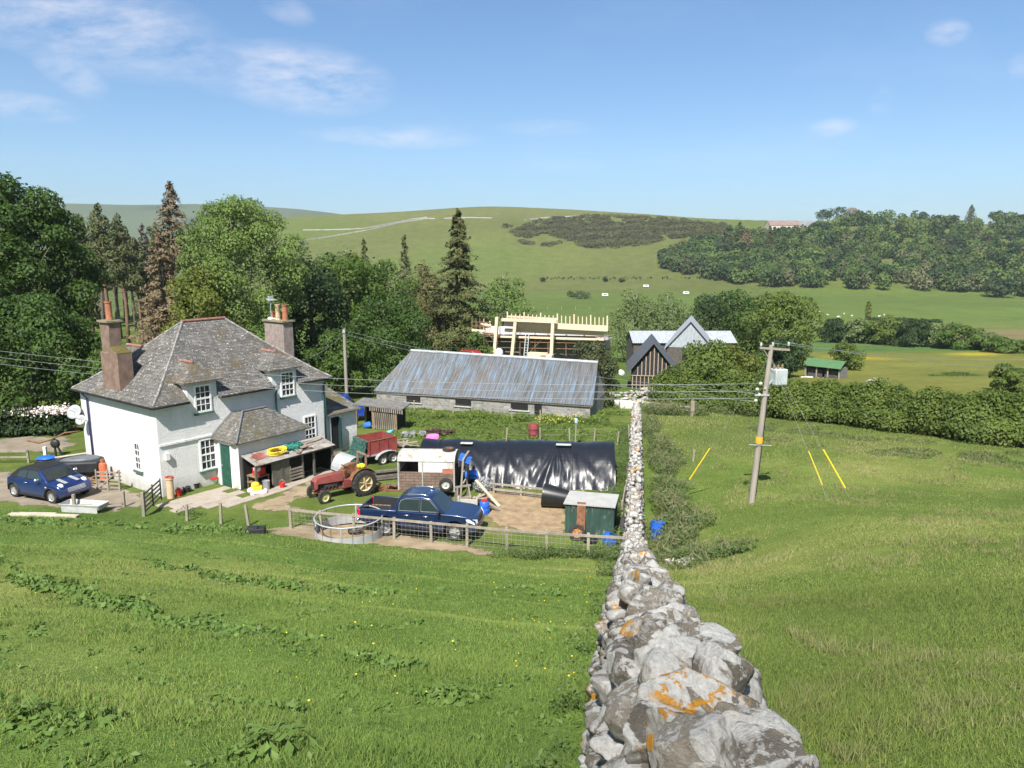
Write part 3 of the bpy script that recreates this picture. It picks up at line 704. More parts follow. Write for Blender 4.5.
# dormers cut through the eaves
for (u0, u1, wx) in ((1.66, 3.28, 2.02), (6.62, 8.28, 7.18)):
    dm = MB(); zt = 5.50
    dm.add([(u0, 0, 4.4), (u1, 0, 4.4), (u1, 1.9, 4.4), (u0, 1.9, 4.4), (u0, 0, zt), (u1, 0, zt), (u1, 1.9, zt), (u0, 1.9, zt)], [(0, 1, 5, 4), (1, 2, 6, 5), (3, 0, 4, 7)])
    d = dm.build('dormer', mHarl, house, fix=False)
    window(d, (wx, 0, 3.86), (1, 0, 0), .92, 1.42, 3, 4, FN)
    rf = MB(); e = .26; m_ = (u0 + u1) / 2; zr = 6.34
    a = [(u0 - e, -.25, zt), (u1 + e, -.25, zt), (u1 + e, 1.6, zt), (u0 - e, 1.6, zt)]
    vs = a + [(p[0], p[1], p[2] - .08) for p in a] + [(m_, .62, zr), (m_, 2.9, zr), (u1 + e, 2.9, zt), (u0 - e, 2.9, zt)]
    rf.add(vs, [(0, 1, 8), (1, 10, 9, 8), (11, 0, 8, 9), (4, 5, 1, 0), (5, 6, 2, 1), (7, 4, 0, 3), (4, 7, 6, 5)])
    r_ = rf.build('dormer_roof', mSlate, d, fix=False)
    t = MB(); t.tube([(m_, .58, zr + .02), (m_, 2.15, zr + .02)], .08, 8); t.build('ridge_tile', MATS['red_ridge'], d)
for (u0, u1) in ((1.7, 3.4), (6.4, 8.2)):   # the two dormers of the far side show only their red ridges
    m_ = (u0 + u1) / 2; rf = MB(); zt, zr = 5.75, 6.75; e = .3
    rf.add([(u0 - e, LV + .3, zt), (u1 + e, LV + .3, zt), (m_, LV - .5, zr), (m_, 5.2, zr), (u1 + e, 5.6, zt), (u0 - e, 5.6, zt)], [(0, 2, 1), (1, 2, 3, 4), (5, 3, 2, 0)])
    r_ = rf.build('dormer_roof', mSlate, house, fix=False)
    t = MB(); t.tube([(m_, LV - .5, zr + .02), (m_, 5.3, zr + .02)], .09, 8); t.build('ridge_tile', MATS['red_ridge'], r_)
# chimney on the gable side: broad base, shoulder, narrow stack
ch = MB(); ch.box((.5, 4.1, 5.2), (.78, 1.75, 3.0)); ch.add([(.11, 3.225, 6.7), (.89, 3.225, 6.7), (.89, 4.05, 7.0), (.11, 4.05, 7.0), (.11, 4.05, 6.7), (.89, 4.05, 6.7)], [(0, 1, 2, 3), (0, 3, 4), (1, 5, 2)])
ch.box((.5, 4.46, 7.45), (.62, .88, 1.6))
for i_, v_ in enumerate(ch.v): ch.v[i_] = (v_[0], v_[1] + .35, v_[2] + .1)
c1 = ch.build('chimney', mConc, house, bevel=.02, seg=1)
mb = MB(); mb.box((.5, 4.81, 8.39), (.82, 1.06, .10)); mb.build('chimney_cap', M('cap_stone', (.22, .19, .12), .9, .3, 5), c1)
mb = MB(); mb.lathe([(.17, 0), (.19, .02), (.16, .12), (.15, .85), (.18, .88), (.18, .97), (.12, .97)], (.5, 4.81, 8.44), 14); mb.build('chimney_pot', mTerra, c1, smooth='auto')
mb = MB(); mb.add([(.1, 3.57, 6.82), (.9, 3.57, 6.82), (.9, 4.38, 7.12), (.1, 4.38, 7.12), (.5, 3.95, 7.03)], [(0, 1, 4), (1, 2, 4), (2, 3, 4), (3, 0, 4)]); mb.build('moss_pad', mMoss, c1)
ch = MB(); ch.box((10.0, 3.75, 5.9), (.72, 1.85, 3.6)); c2 = ch.build('chimney', M('render_pink', (.28, .23, .205), .95, .25, 4, .7, 45, col2=(.18, .15, .135), thr=.60), house, bevel=.015, seg=1)
mb = MB(); mb.box((10.0, 3.75, 7.76), (.92, 2.05, .10)); mb.build('chimney_cap', MATS['cap_stone'], c2)
for (v, h, r, mm) in ((3.05, .95, .17, mTerra), (3.75, .95, .15, mBuff), (4.2, .5, .15, mTerra)):
    mb = MB(); mb.lathe([(r * 1.1, 0), (r, .08), (r * .95, h - .1), (r * 1.1, h - .07), (r * 1.1, h), (r * .7, h)], (10.0, v, 7.8), 14); mb.build('chimney_pot', mm, c2, smooth='auto')
mb = MB(); mb.sph((9.95, 4.3, 7.84), (.25, .3, .12)); mb.build('mortar', mWhiteW, c2)
mb = MB(); mb.cyl((9.7, 4.0, 7.2), (9.7, 4.0, 9.25), .022, n=6); mb.cyl((9.3, 3.2, 9.05), (10.0, 4.6, 9.05), .018, n=5)
for k in range(7):
    t = k / 6; p = Vector((9.3 + .7 * t, 3.2 + 1.4 * t, 9.05)); q = Vector((.28, -.14, 0)) * (1 - .4 * t); mb.cyl(p - q, p + q, .011, n=5)
mb.box((9.72, 4.0, 9.1), (.3, .12, .3)); mb.build('aerial', mGalv, c2)
# porch
po = MB(); P0, P1, PV, PE = 2.97, 7.15, -2.05, 2.45
po.add([(P0, 0, -.5), (P0, PV, -.5), (P1, PV, -.5), (P1, 0, -.5), (P0, 0, PE), (P0, PV, PE), (P1, PV, PE), (P1, 0, PE)], [(0, 1, 5, 4), (1, 2, 6, 5), (2, 3, 7, 6)])
porch = po.build('porch', mHarl, house, fix=False)
mb = MB(); e = .24; vs = [(P0 - e, PV - e, PE), (P1 + e, PV - e, PE), (P1 + e, -.01, PE), (P0 - e, -.01, PE)]
vs += [(p[0], p[1], PE - .07) for p in vs] + [(4.05, -1.0, 3.72), (5.5, -1.0, 3.72), (4.05, -.01, 3.55), (5.5, -.01, 3.55)]
mb.add(vs, [(0, 1, 9, 8), (1, 2, 11, 9), (3, 0, 8, 10), (8, 9, 11, 10), (4, 5, 1, 0), (5, 6, 2, 1), (7, 4, 0, 3), (4, 7, 6, 5)]); mb.build('porch_roof', mSlateM, porch, fix=False)
mb = MB()
for q in (((P0 - e, PV - e, PE + .03), (4.05, -1, 3.75)), ((4.05, -1, 3.75), (5.5, -1, 3.75)), ((P0 - e, -.05, PE + .03), (4.05, -.05, 3.6))): mb.tube(q, .06, 6)
mb.build('lead_ridge', M('lead', (.14, .14, .145), .7, .2, 4), porch)
mb = MB(); mb.box((P0 - .02, -1.0, 1.08), (.05, .95, 2.16)); dr = mb.build('door', mGreenD, porch)
mb = MB()
for v in (-1.53, -.47): mb.box((P0 - .04, v, 1.12), (.12, .12, 2.3))
mb.box((P0 - .04, -1.0, 2.27), (.12, 1.18, .12)); mb.build('door_frame', mWhiteP, porch)
mb = MB(); mb.sph((P0 - .08, -.66, 1.05), .04, 8, 6); mb.build('handle', mGalv, dr)
mb = MB(); mb.cyl((P0 - .06, PV - .06, 2.35), (P0 - .06, PV - .06, .05), .05, n=8); mb.build('downpipe', mWhiteP, porch)
mb = MB(); mb.box((.35, -.08, 2.0), (.2, .14, .35)); mb.build('meter_box', mWhiteW, house)
# satellite dishes on the far edge of the gable
for (v, z, r) in ((7.9, 3.3, .40), (7.2, 2.95, .28)):
    mb = MB(); mb.lathe([(.02, 0), (r * .6, .035), (r, .11), (r, .125), (r * .6, .05), (.02, .015)], (0, 0, 0), 16); o = mb.build('satellite_dish', M('dish_grey', (.34, .35, .36), .5, .1, 3), house, smooth=True)
    o.location = (-.35, v, z); o.rotation_euler = (R(62), 0, R(-58))
    mb = MB(); mb.cyl((0, 0, .02), (.0, 0, .5), .015, n=5); mb.cyl((0, 0, 0), (.1, .1, -.42), .02, n=6); mb.build('dish_arm', mGrey, o)
# low outhouse built on the far end
ob = MB(); ob.add([(10.3, .2, -.4), (12.8, .2, -.4), (12.8, 3.2, -.4), (10.3, 3.2, -.4), (10.3, .2, 2.25), (12.8, .2, 2.25), (12.8, 3.2, 3.2), (10.3, 3.2, 3.2)], [(0, 1, 5, 4), (1, 2, 6, 5), (2, 3, 7, 6)])
outh = ob.build('outhouse', mHarl, house, fix=False)
mb = MB(); mb.add([(10.3, -.08, 2.24), (13.0, -.08, 2.24), (13.0, 3.4, 3.36), (10.3, 3.4, 3.36), (10.3, -.08, 2.16), (13.0, -.08, 2.16), (13.0, 3.4, 3.28), (10.3, 3.4, 3.28)], [(0, 1, 2, 3), (4, 7, 6, 5), (0, 4, 5, 1), (1, 5, 6, 2), (2, 6, 7, 3), (3, 7, 4, 0)]); mb.build('outhouse_roof', mSlateM, outh)
mb = MB(); mb.box((11.0, .17, 1.0), (.66, .06, 2.0)); mb.build('doorway', mDark, outh)
mb = MB(); mb.box((10.62, .14, 1.02), (.10, .14, 2.06)); mb.box((11.38, .14, 1.02), (.10, .14, 2.06)); mb.box((11.0, .14, 2.08), (.86, .14, .1)); mb.build('door_frame', mWhiteP, outh)
mb = MB(); mb.box((11.30, .02, 1.0), (.05, .3, 1.9)); mb.build('door', M('door_dark', (.015, .045, .04), .6, .2, 4), outh)

# ------------------------------------------------------------------ lean-to store against the porch
lt = thing('lean_to_store', 'low ramshackle lean-to of grey boards with junk-strewn corrugated roof, against the porch', 'shed', HC, HRZ)
L0, L1, B0, F0 = 3.15, 8.0, -2.12, -3.15
def wavy(p00, p10, p11, p01, n, amp, nv=2):
    """corrugated sheet: corners front-left, front-right, back-right, back-left"""
    p00, p10, p11, p01 = map(Vector, (p00, p10, p11, p01)); nn = (p10 - p00).cross(p01 - p00).normalized(); vs = []; N = n * 4
    for j in range(nv):
        for i in range(N + 1):
            s, t = i / N, j / (nv - 1)
            vs.append((p00 * (1 - s) + p10 * s) * (1 - t) + (p01 * (1 - s) + p11 * s) * t + nn * amp * math.sin(2 * math.pi * i / 4))
    return vs, [(j * (N + 1) + i, j * (N + 1) + i + 1, (j + 1) * (N + 1) + i + 1, (j + 1) * (N + 1) + i) for j in range(nv - 1) for i in range(N)]
mb = MB(); mb.add(*wavy((L0 - .1, F0 - .2, 1.42), (L1 + .1, F0 - .2, 1.44), (L1 + .1, B0 + .05, 1.8), (L0 - .1, B0 + .05, 1.76), 34, .018))
mb.build('roof_sheet', M('rusty_sheet', (.24, .23, .21), .8, .3, 2.2, col2=(.17, .115, .08), thr=.56), lt, fix=False, solid=.012)
mb = MB()
for u in (L0 + .02, 4.15, 4.7, 6.0, 6.75, L1): mb.box((u, F0, .7), (.1, .1, 1.45))
mb.box(((L0 + L1) / 2, F0, 1.36), (L1 - L0, .08, .12)); mb.build('post', mWoodD, lt)
mb = MB()
for k in range(5): mb.box((4.26 + .2 * k, F0 - .02 + .01 * (k % 2), .66), (.19, .03, 1.34))
mb.build('board_panel', M('mossy_boards', (.13, .13, .095), .9, .3, 3, .3, 30), lt)
mb = MB()
for k in range(4): mb.box((5.55, F0 - .04, .18 + .17 * k), (.85, .03, .1))
mb.box((5.2, F0 - .02, .45), (.05, .05, .9)); mb.build('hurdle', mWood, lt)
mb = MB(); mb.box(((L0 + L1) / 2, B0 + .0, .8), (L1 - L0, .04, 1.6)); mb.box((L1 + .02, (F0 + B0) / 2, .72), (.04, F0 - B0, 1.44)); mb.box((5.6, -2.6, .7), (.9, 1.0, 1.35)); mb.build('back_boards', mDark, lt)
mb = MB(); mb.box((3.62, -2.65, .72), (.8, .8, .05)); mb.box((3.62, -2.65, .38), (.8, .8, .05))
for a in (3.26, 3.98):
    for c_ in (-3.0, -2.3): mb.box((a, c_, .37), (.05, .05, .74))
mb.build('shelf', mWoodB, lt)
LT = lambda u, v, z=0.: H(u, v, z)
def item(name, label, cat, mb, mat, loc, rz=0., group=None, smooth=False, bevel=0.):
    o = mb.build(name, mat, None, smooth=smooth, bevel=bevel); o.location = loc; o.rotation_euler = (0, 0, rz); return tag(o, label, cat, group)
mb = MB(); mb.sph((0, 0, .13), (.19, .16, .15)); item('white_tub', 'white round bundle on the top shelf at the open end of the lean-to', 'bundle', mb, mWhiteW, LT(3.42, -2.9, 1.0))
mb = MB(); mb.box((0, 0, .18), (.5, .4, .36)); mb.box((0, 0, .38), (.54, .44, .05)); item('red_box', 'bright red box on the shelf at the open end of the lean-to', 'box', mb, mRed, LT(3.62, -2.75, .75), HRZ, bevel=.03)
mb = MB(); mb.lathe([(.12, 0), (.16, .02), (.18, .5), (.19, .52), (.17, .52), (.15, .05), (0, .05)], n=14); item('milk_churn', 'grey galvanised bin standing in front of the lean-to shelf', 'bin', mb, mGalv, LT(3.65, -3.25, .0), smooth='auto')
mb = MB()
for k in range(9):
    a = k * .7; r_ = .55 - .03 * (k % 4); mb.tube([(r_ * math.cos(a + t * .4), .5 * r_ * math.sin(a + t * .4), .02 * k + .02 * math.sin(t)) for t in range(14)], .035, 6)
o = item('hose', 'coil of yellow hose lying on the lean-to roof', 'hose', mb, mYellow, LT(4.75, -2.75, 1.66), HRZ, smooth=True); o.rotation_euler = (R(14), 0, HRZ)
P, N, t = blobcloud([(0, 0, .12, .55, .35, .15)], 900, gaps=.1); V, Q = cards(P, N, .14, .5)
o = npmesh('net_heap', V, Q, M('green_net', (.03, .20, .15), .7, .3, 8)); o.location = LT(5.9, -2.6, 1.62); o.rotation_euler = (R(14), 0, HRZ); tag(o, 'green netting bundled on the lean-to roof beside the yellow hose', 'net')
mb = MB()
for k in range(6): mb.bar((-.35 + rnd.uniform(-.1, .1), -.2 + .08 * k, .03 + .02 * k), (.4 + rnd.uniform(-.1, .1), -.22 + .09 * k, .05), .09, .03)
o = item('red_planks', 'faded red tiles and boards on the end of the lean-to roof', 'boards', mb, M('faded_red', (.30, .10, .08), .8, .3, 5), LT(3.75, -2.6, 1.60), HRZ + .2); o.rotation_euler = (R(14), 0, HRZ + .2)
mb = MB(); mb.bar((-.9, 0, .03), (.9, .1, .05), .12, .04); mb.bar((-.3, .25, .03), (1.1, .18, .05), .1, .04); o = item('loose_planks', 'weathered planks lying across the lean-to roof', 'planks', mb, mWood, LT(6.9, -2.6, 1.66), HRZ); o.rotation_euler = (R(14), 0, HRZ)
# ride-on toy
toy = thing('ride_on_toy', 'yellow and white toy beside the lean-to, on the paving', 'toy', G(257, 494), R(20))
mb = MB(); mb.box((0, 0, .28), (.55, .3, .3)); mb.sph((-.05, 0, .48), (.22, .16, .16)); mb.build('body', mYellow, toy, bevel=.06)
mb = MB(); mb.box((.12, -.03, .13), (.75, .38, .16)); mb.sph((-.3, -.1, .25), (.16, .16, .14)); mb.build('base', mWhiteW, toy, bevel=.05)
for a in (-.22, .26):
    for c_ in (-.2, .18): mb = MB(); mb.lathe([(0, -.04), (.1, -.04), (.1, .04), (0, .04)], (a, c_, .1), 12, 'Y'); mb.build('wheel', mWhiteW, toy)
# things along the house foot
mb = MB(); mb.lathe([(.17, 0), (.17, .95), (.2, .97), (.2, 1.06), (.14, 1.06), (.13, .3), (0, .3)], n=18); c_ = item('clay_pipe', 'tall buff clay pipe standing at the house corner with red rim', 'pipe', mb, mBuff, G(171, 498), smooth='auto')
mb = MB(); mb.lathe([(.13, 1.062), (.205, 1.062), (.205, 1.09), (.13, 1.09)], n=18); mb.build('rim', mRed, c_)
mb = MB(); mb.lathe([(.12, 0), (.16, .32), (.17, .33), (.15, .33), (.11, .03), (0, .03)], n=16); item('red_bucket', 'small red bucket beside the tall clay pipe', 'bucket', mb, mRed, G(179, 496), smooth='auto')
for (px, py, lx, nm, lab) in ((177, 493, .55, 'spade', 'spade leaning on the white wall above the red bucket'), (185, 491, .2, 'fork', 'long handled fork leaning on the wall beside the spade')):
    g = G(px, py); t = thing(nm, lab, 'tool', g, HRZ)
    a, b_ = Vector((lx * .2, -.05, .05)), Vector((-.35 + lx, .55, 1.25))
    mb = MB(); mb.cyl(a, b_, .018, n=6); mb.bar(b_ - Vector((.08, 0, 0)), b_ + Vector((.08, 0, 0)), .03); mb.build('shaft', mWoodB, t)
    mb = MB(); mb.box((a.x, a.y - .02, .12), (.18, .03, .26)); mb.build('blade', mRust, t)
for i, (px, py, r_, lab) in enumerate(((187, 492, .19, 'round black planter nearer the red bucket'), (196, 488, .2, 'round black planter between the planter and the white basin'))):
    mb = MB(); mb.lathe([(r_ * .75, 0), (r_, .26), (r_ * 1.08, .27), (r_ * .92, .28), (r_ * .9, .22), (0, .22)], n=16)
    item('planter', lab, 'planter', mb, M('planter_black', (.03, .03, .033), .7, .3, 5), G(px, py), smooth='auto', group='black planters along the house')
ba = thing('washing_basin', 'white basin full of red pegs beneath the ground floor window', 'basin', G(213, 483))
mb = MB(); mb.lathe([(.2, 0), (.3, .26), (.31, .27), (.28, .27), (.2, .2), (0, .2)], n=18); mb.build('bowl', mWhiteW, ba, smooth='auto')
mb = MB(); mb.lathe([(.285, .272), (.33, .272), (.34, .32), (.26, .36), (0, .3)], n=18); mb.build('red_rim', mRed, ba, smooth='auto')
mb = MB(); mb.lathe([(.2, 0), (.22, .5), (.19, .52), (0, .52)], n=16); item('blue_tub', 'small blue tub outside the outhouse door', 'tub', mb, mBlue, G(326, 455), smooth='auto')

# ------------------------------------------------------------------ dry stone wall running away downhill
def stonemat():
    m, nt, b, tc, out = newmat('lichened_stone'); v = tc.outputs['Object']
    at = nt.new('ShaderNodeAttribute', attribute_name='tint')
    c = nt.ramp(at.outputs['Fac'], [(0, (.145, .13, .11)), (.5, (.22, .20, .17)), (1, (.30, .275, .24))])
    c = nt.mix(1.0, c, nt.ramp(nt.noise(v, 6, 8, .75), [(.25, (.55, .55, .54)), (.72, (1.35, 1.32, 1.25))]), 'MULTIPLY')
    br = nt.ramp(nt.noise(v, 2.1, 5, .6), [(.55, (0, 0, 0)), (.66, (1, 1, 1))]); c = nt.mix(nt.math('MULTIPLY', br, .55), c, (.20, .155, .10))
    gn = nt.new('ShaderNodeNewGeometry'); sp = nt.new('ShaderNodeSeparateXYZ'); nt.link(gn.outputs['Normal'], sp.inputs[0])
    upf = nt.math('ADD', nt.math('MULTIPLY', sp.outputs[2], .6), .5, True)
    dv = nt.noise(v, 3.0, 4, .6)
    wv = nt.new('ShaderNodeVectorMath', operation='ADD'); nt.link(v, wv.inputs[0])
    sc_ = nt.new('ShaderNodeTexNoise'); sc_.inputs['Scale'].default_value = 5; nt.link(v, sc_.inputs['Vector'])
    sm = nt.new('ShaderNodeVectorMath', operation='SCALE'); nt.link(sc_.outputs['Color'], sm.inputs[0]); sm.inputs['Scale'].default_value = .16; nt.link(sm.outputs[0], wv.inputs[1])
    vo = nt.new('ShaderNodeTexVoronoi'); vo.inputs['Scale'].default_value = 4.6; nt.link(wv.outputs[0], vo.inputs['Vector'])
    vo2 = nt.new('ShaderNodeTexVoronoi'); vo2.inputs['Scale'].default_value = 10; nt.link(wv.outputs[0], vo2.inputs['Vector'])
    l1 = nt.math('MULTIPLY', nt.ramp(vo.outputs['Distance'], [(.47, (1, 1, 1)), (.49, (0, 0, 0))]), nt.ramp(dv, [(.38, (0, 0, 0)), (.42, (1, 1, 1))]))
    l2 = nt.math('MULTIPLY', nt.ramp(vo2.outputs['Distance'], [(.42, (1, 1, 1)), (.45, (0, 0, 0))]), nt.ramp(nt.noise(v, 2.2, 4), [(.46, (0, 0, 0)), (.56, (1, 1, 1))]))
    l3 = nt.ramp(nt.noise(v, 15, 8, .75), [(.515, (0, 0, 0)), (.54, (1, 1, 1))])
    lw = nt.math('MULTIPLY', nt.math('MAXIMUM', nt.math('MAXIMUM', l1, nt.math('MULTIPLY', l2, .9)), nt.math('MULTIPLY', l3, .75)), upf)
    lc = nt.ramp(nt.noise(v, 30, 5, .7), [(.3, (.38, .375, .355)), (.6, (.59, .585, .56))])
    c = nt.mix(lw, c, lc)
    no = nt.math('MULTIPLY', nt.ramp(nt.noise(v, 1.25, 3, .5), [(.605, (0, 0, 0)), (.63, (1, 1, 1))]), nt.ramp(nt.noise(v, 9, 6, .7), [(.51, (0, 0, 0)), (.53, (1, 1, 1))]))
    c = nt.mix(nt.math('MULTIPLY', no, .92), c, (.52, .245, .018))
    bk = nt.ramp(nt.noise(v, 22, 6, .7), [(.30, (1, 1, 1)), (.37, (0, 0, 0))]); c = nt.mix(nt.math('MULTIPLY', bk, .7), c, (.05, .05, .045))
    nt.link(c, b.inputs['Base Color']); b.inputs['Roughness'].default_value = .95; b.inputs['Specular IOR Level'].default_value = .15
    h = nt.math('ADD', nt.math('ADD', nt.noise(v, 9, 10, .78), nt.math('MULTIPLY', nt.noise(v, 55, 5, .7), .35)), nt.math('MULTIPLY', lw, .10)); nt.link(nt.bump(h, 1.0, .06), b.inputs['Normal']); return m
mStone = stonemat()
def rock_template(sub, seed, amp=.17, cuts=24):
    import bmesh
    bm = bmesh.new(); bmesh.ops.create_icosphere(bm, subdivisions=sub, radius=1.0)
    g = np.random.default_rng(seed); P = np.array([v.co[:] for v in bm.verts]); F = np.array([[v.index for v in f.verts] for f in bm.faces]); bm.free()
    for _ in range(cuts):
        n_ = g.normal(size=3); n_ /= np.linalg.norm(n_); d = g.uniform(.46, .88); s = P @ n_; k = s > d; P[k] -= np.outer(s[k] - d, n_) * .92
    o = g.uniform(0, 50, 3)
    for i, p in enumerate(P):
        q = Vector(p * 1.3 + o); f = mnoise.fractal(q, .7, 2.2, 6); P[i] *= 1 + amp * .5 * f + .045 * mnoise.noise(q * 4) + .035 * mnoise.noise(q * 11) + .016 * mnoise.noise(q * 26)
    P /= np.abs(P).max(0); return P, F
RK = {s: [rock_template(s, 100 * s + k) for k in range(5)] for s in (5, 4, 3, 2)}
def lump(name, label, cat, size, mat, loc, rz=0.):
    P, F = RK[3][rnd.randrange(5)]; P = P * np.array(size) / 2; P[:, 2] += size[2] * .42
    return tag(npmesh(name, P, F, mat, smooth=True, loc=loc), label, cat)
def rocks_mesh(name, specs, mat, parent=None, loc=None):
    """specs: (centre, half sizes, rotation z, tilt x, tilt y, subdivision)"""
    Vs, Fs, Ts, o = [], [], [], 0
    for (c, hs, rz, tx, ty, sub) in specs:
        P, F = RK[sub][rnd.randrange(5)]
        fl = np.array([rnd.choice((-1, 1)), rnd.choice((-1, 1)), 1]); A = np.array(Matrix.Rotation(rz, 3, 'Z') @ Matrix.Rotation(tx, 3, 'X') @ Matrix.Rotation(ty, 3, 'Y'))
        Q = (P * fl * np.array(hs)) @ A.T + np.array(c)
        FF = F if fl[0] * fl[1] > 0 else F[:, ::-1]
        Vs.append(Q); Fs.append(FF + o); o += len(Q); Ts.append(np.full(len(F), rnd.random()))
    return npmesh(name, np.concatenate(Vs), np.concatenate(Fs), mat, parent, tint=np.concatenate(Ts), smooth=True, loc=loc)
WD = Vector((.17, 1, 0)).normalized(); WN = Vector((WD.y, -WD.x, 0)); WRZ = math.atan2(WD.y, WD.x)
wall_h = lambda y: 1.20 + .06 * math.sin(y * 1.3)
def wp(y, off=0., z=0.):
    x = WALLX(y); return Vector((x, y, 0)) + WN * off + Vector((0, 0, Tz(x, y) + z))
spec = []; y = .8
while y < 57:
    L = rnd.uniform(.18, .34) if y < 7 else rnd.uniform(.22, .45) if y < 25 else rnd.uniform(.35, .6); sub = 5 if y < 4.5 else 4 if y < 9 else 3 if y < 20 else 2
    h = wall_h(y) + rnd.uniform(-.03, .03)
    ym = y + L * .5; sl_ = math.atan2(Tz(WALLX(ym + .4), ym + .4) - Tz(WALLX(ym - .4), ym - .4), .8)
    wd = rnd.uniform(.24, .29) if y < 6 else rnd.uniform(.20, .27)
    if rnd.random() < .68:
        for s_ in (-1, 1):
            spec.append((wp(ym, s_ * (.115 if y > 6 else .125) + rnd.uniform(-.05, .05), h - .1 + rnd.uniform(-.05, .05)), (L * rnd.uniform(.48, .60), rnd.uniform(.12, .17) * (1.05 if y < 6 else 1), rnd.uniform(.10, .17)), WRZ + rnd.uniform(-.5, .5), rnd.uniform(-.3, .3), -sl_ + rnd.uniform(-.28, .28), sub))
    else:
        spec.append((wp(ym, rnd.uniform(-.03, .03), h - .10), (L * .56, wd, rnd.uniform(.14, .20)), WRZ + rnd.uniform(-.22, .22), rnd.uniform(-.15, .15), -sl_ + rnd.uniform(-.12, .12), sub))
    y += L * .92
wallo = thing('dry_stone_wall', 'lichen-covered dry stone wall running from the slope down to the farm buildings', 'wall', wp(0, 0, 0) * 0)
rocks_mesh('cope_stones', spec, mStone, wallo)
spec = []
for side in (-1, 1):
    for cse in range(6):
        y = .9 + rnd.random() * .2
        while y < (56 if cse > 2 else 40):
            L = rnd.uniform(.2, .5) * (1 if y < 14 else 1.3); sub = (4 if y < 5 and side < 0 else 3) if y < 9 else 2
            hh = 1.05 / 6; zc = hh * (cse + .5); off = side * (.42 - .14 * (cse / 5)) * (1 if y < 7 else .84)
            ym = y + L / 2; sl_ = math.atan2(Tz(WALLX(ym + .4), ym + .4) - Tz(WALLX(ym - .4), ym - .4), .8)
            spec.append((wp(ym, off - side * .05 + rnd.uniform(-.025, .025), zc + rnd.uniform(-.02, .02)), (L * .56, rnd.uniform(.14, .22), hh * rnd.uniform(.5, .8)), WRZ + rnd.uniform(-.15, .15), rnd.uniform(-.12, .12), -sl_ + rnd.uniform(-.1, .1), sub))
            y += L * .96
rocks_mesh('wall_face', spec, mStone, wallo)
mb = MB(); ysl = list(np.arange(.5, 57, 1.0)); vs = []
for y in ysl:
    for (o_, z_) in ((-.27, -.3), (.27, -.3), (.20, 1.0), (-.20, 1.0)): vs.append(wp(y, o_, z_))
fs = [(4 * i + k, 4 * i + (k + 1) % 4, 4 * i + 4 + (k + 1) % 4, 4 * i + 4 + k) for i in range(len(ysl) - 1) for k in range(4)]
mb.add(vs, fs); mb.build('hearting', M('hearting', (.06, .055, .05), .95, .3, 8), wallo)

mb = MB()
for k in range(9): mb.box((rnd.uniform(-.9, .9), rnd.uniform(-.25, .25), .03 + .02 * k), (rnd.uniform(.2, .6), rnd.uniform(.12, .3), .04), rot=Matrix.Rotation(rnd.uniform(-.6, .6), 3, (0, .1, 1)))
o = item('roof_clutter', 'brown and grey scraps heaped along the lean-to roof', 'scraps', mb, M('roof_scraps', (.20, .13, .09), .9, .5, 6, col2=(.26, .26, .25), thr=.52), LT(5.9, -2.85, 1.55), HRZ); o.rotation_euler = (R(14), 0, HRZ)
for i, (u, v, r_, h_, mm, lab) in enumerate(((8.5, -2.6, .16, .3, mBlack, 'black bucket at the far end of the lean-to'), (8.75, -3.0, .17, .32, mGalv, 'galvanised bucket beside the black bucket at the lean-to end'), (4.35, -3.6, .15, .28, mRed, 'red bucket on the path in front of the boarded lean-to bay'))):
    mb = MB(); mb.lathe([(r_ * .75, 0), (r_, h_), (r_ * 1.06, h_), (r_ * .95, h_ - .02), (r_ * .7, .03), (0, .03)], n=16); b_ = item('bucket', lab, 'bucket', mb, mm, LT(u, v, .02), smooth='auto'); mb = MB(); mb.tube([(r_ * math.cos(a), .02, h_ + .14 * math.sin(a)) for a in np.linspace(0, math.pi, 9)], .008, 4); mb.build('handle', mGalv, b_)
for i, (u, v, rz, lab) in enumerate(((9.1, -2.3, .4, 'slatted wooden crate beyond the lean-to by the outhouse'), (9.5, -1.6, -.3, 'slatted wooden crate closest to the outhouse doorway'))):
    cr_ = thing('wooden_crate', lab, 'crate', LT(u, v, 0), rz)
    mb = MB()
    for k in range(3):
        for (c_, d_) in (((0, -.25, .08 + .13 * k), (.6, .02, .09)), ((0, .25, .08 + .13 * k), (.6, .02, .09)), ((-.3, 0, .08 + .13 * k), (.02, .48, .09)), ((.3, 0, .08 + .13 * k), (.02, .48, .09))): mb.box(c_, d_)
    mb.box((0, 0, .02), (.58, .48, .03)); mb.build('slats', mWoodB, cr_); mb = MB()
    for a in (-.28, .28):
        for c_ in (-.23, .23): mb.box((a, c_, .2), (.04, .04, .4))
    mb.build('corner_posts', mWood, cr_)
# ------------------------------------------------------------------ vehicles
def carpaint(name, col, flake=.25):
    m, nt, b, tc, out = newmat(name); v = tc.outputs['Object']
    c = nt.ramp(nt.noise(v, 2.0, 5), [(.3, tuple(q * .85 for q in col)), (.7, tuple(q * 1.15 for q in col))])
    sp = nt.new('ShaderNodeSeparateXYZ'); nt.link(v, sp.inputs[0])
    d = nt.math('MULTIPLY', nt.math('SUBTRACT', 1.0, nt.math('DIVIDE', sp.outputs[2], .75), True), nt.noise(v, 5, 5, .7), True)
    c = nt.mix(nt.math('MULTIPLY', d, .8), c, (.16, .14, .11))
    nt.link(c, b.inputs['Base Color']); b.inputs['Roughness'].default_value = .3; b.inputs['Metallic'].default_value = flake
    b.inputs['Coat Weight'].default_value = .7; b.inputs['Coat Roughness'].default_value = .08; return m
mNavy = carpaint('paint_navy', (.009, .024, .078)); mRoyal = carpaint('paint_royal', (.006, .024, .125))
mAlloy = M('alloy', (.50, .51, .52), .4, .1, 4, metal=.5)
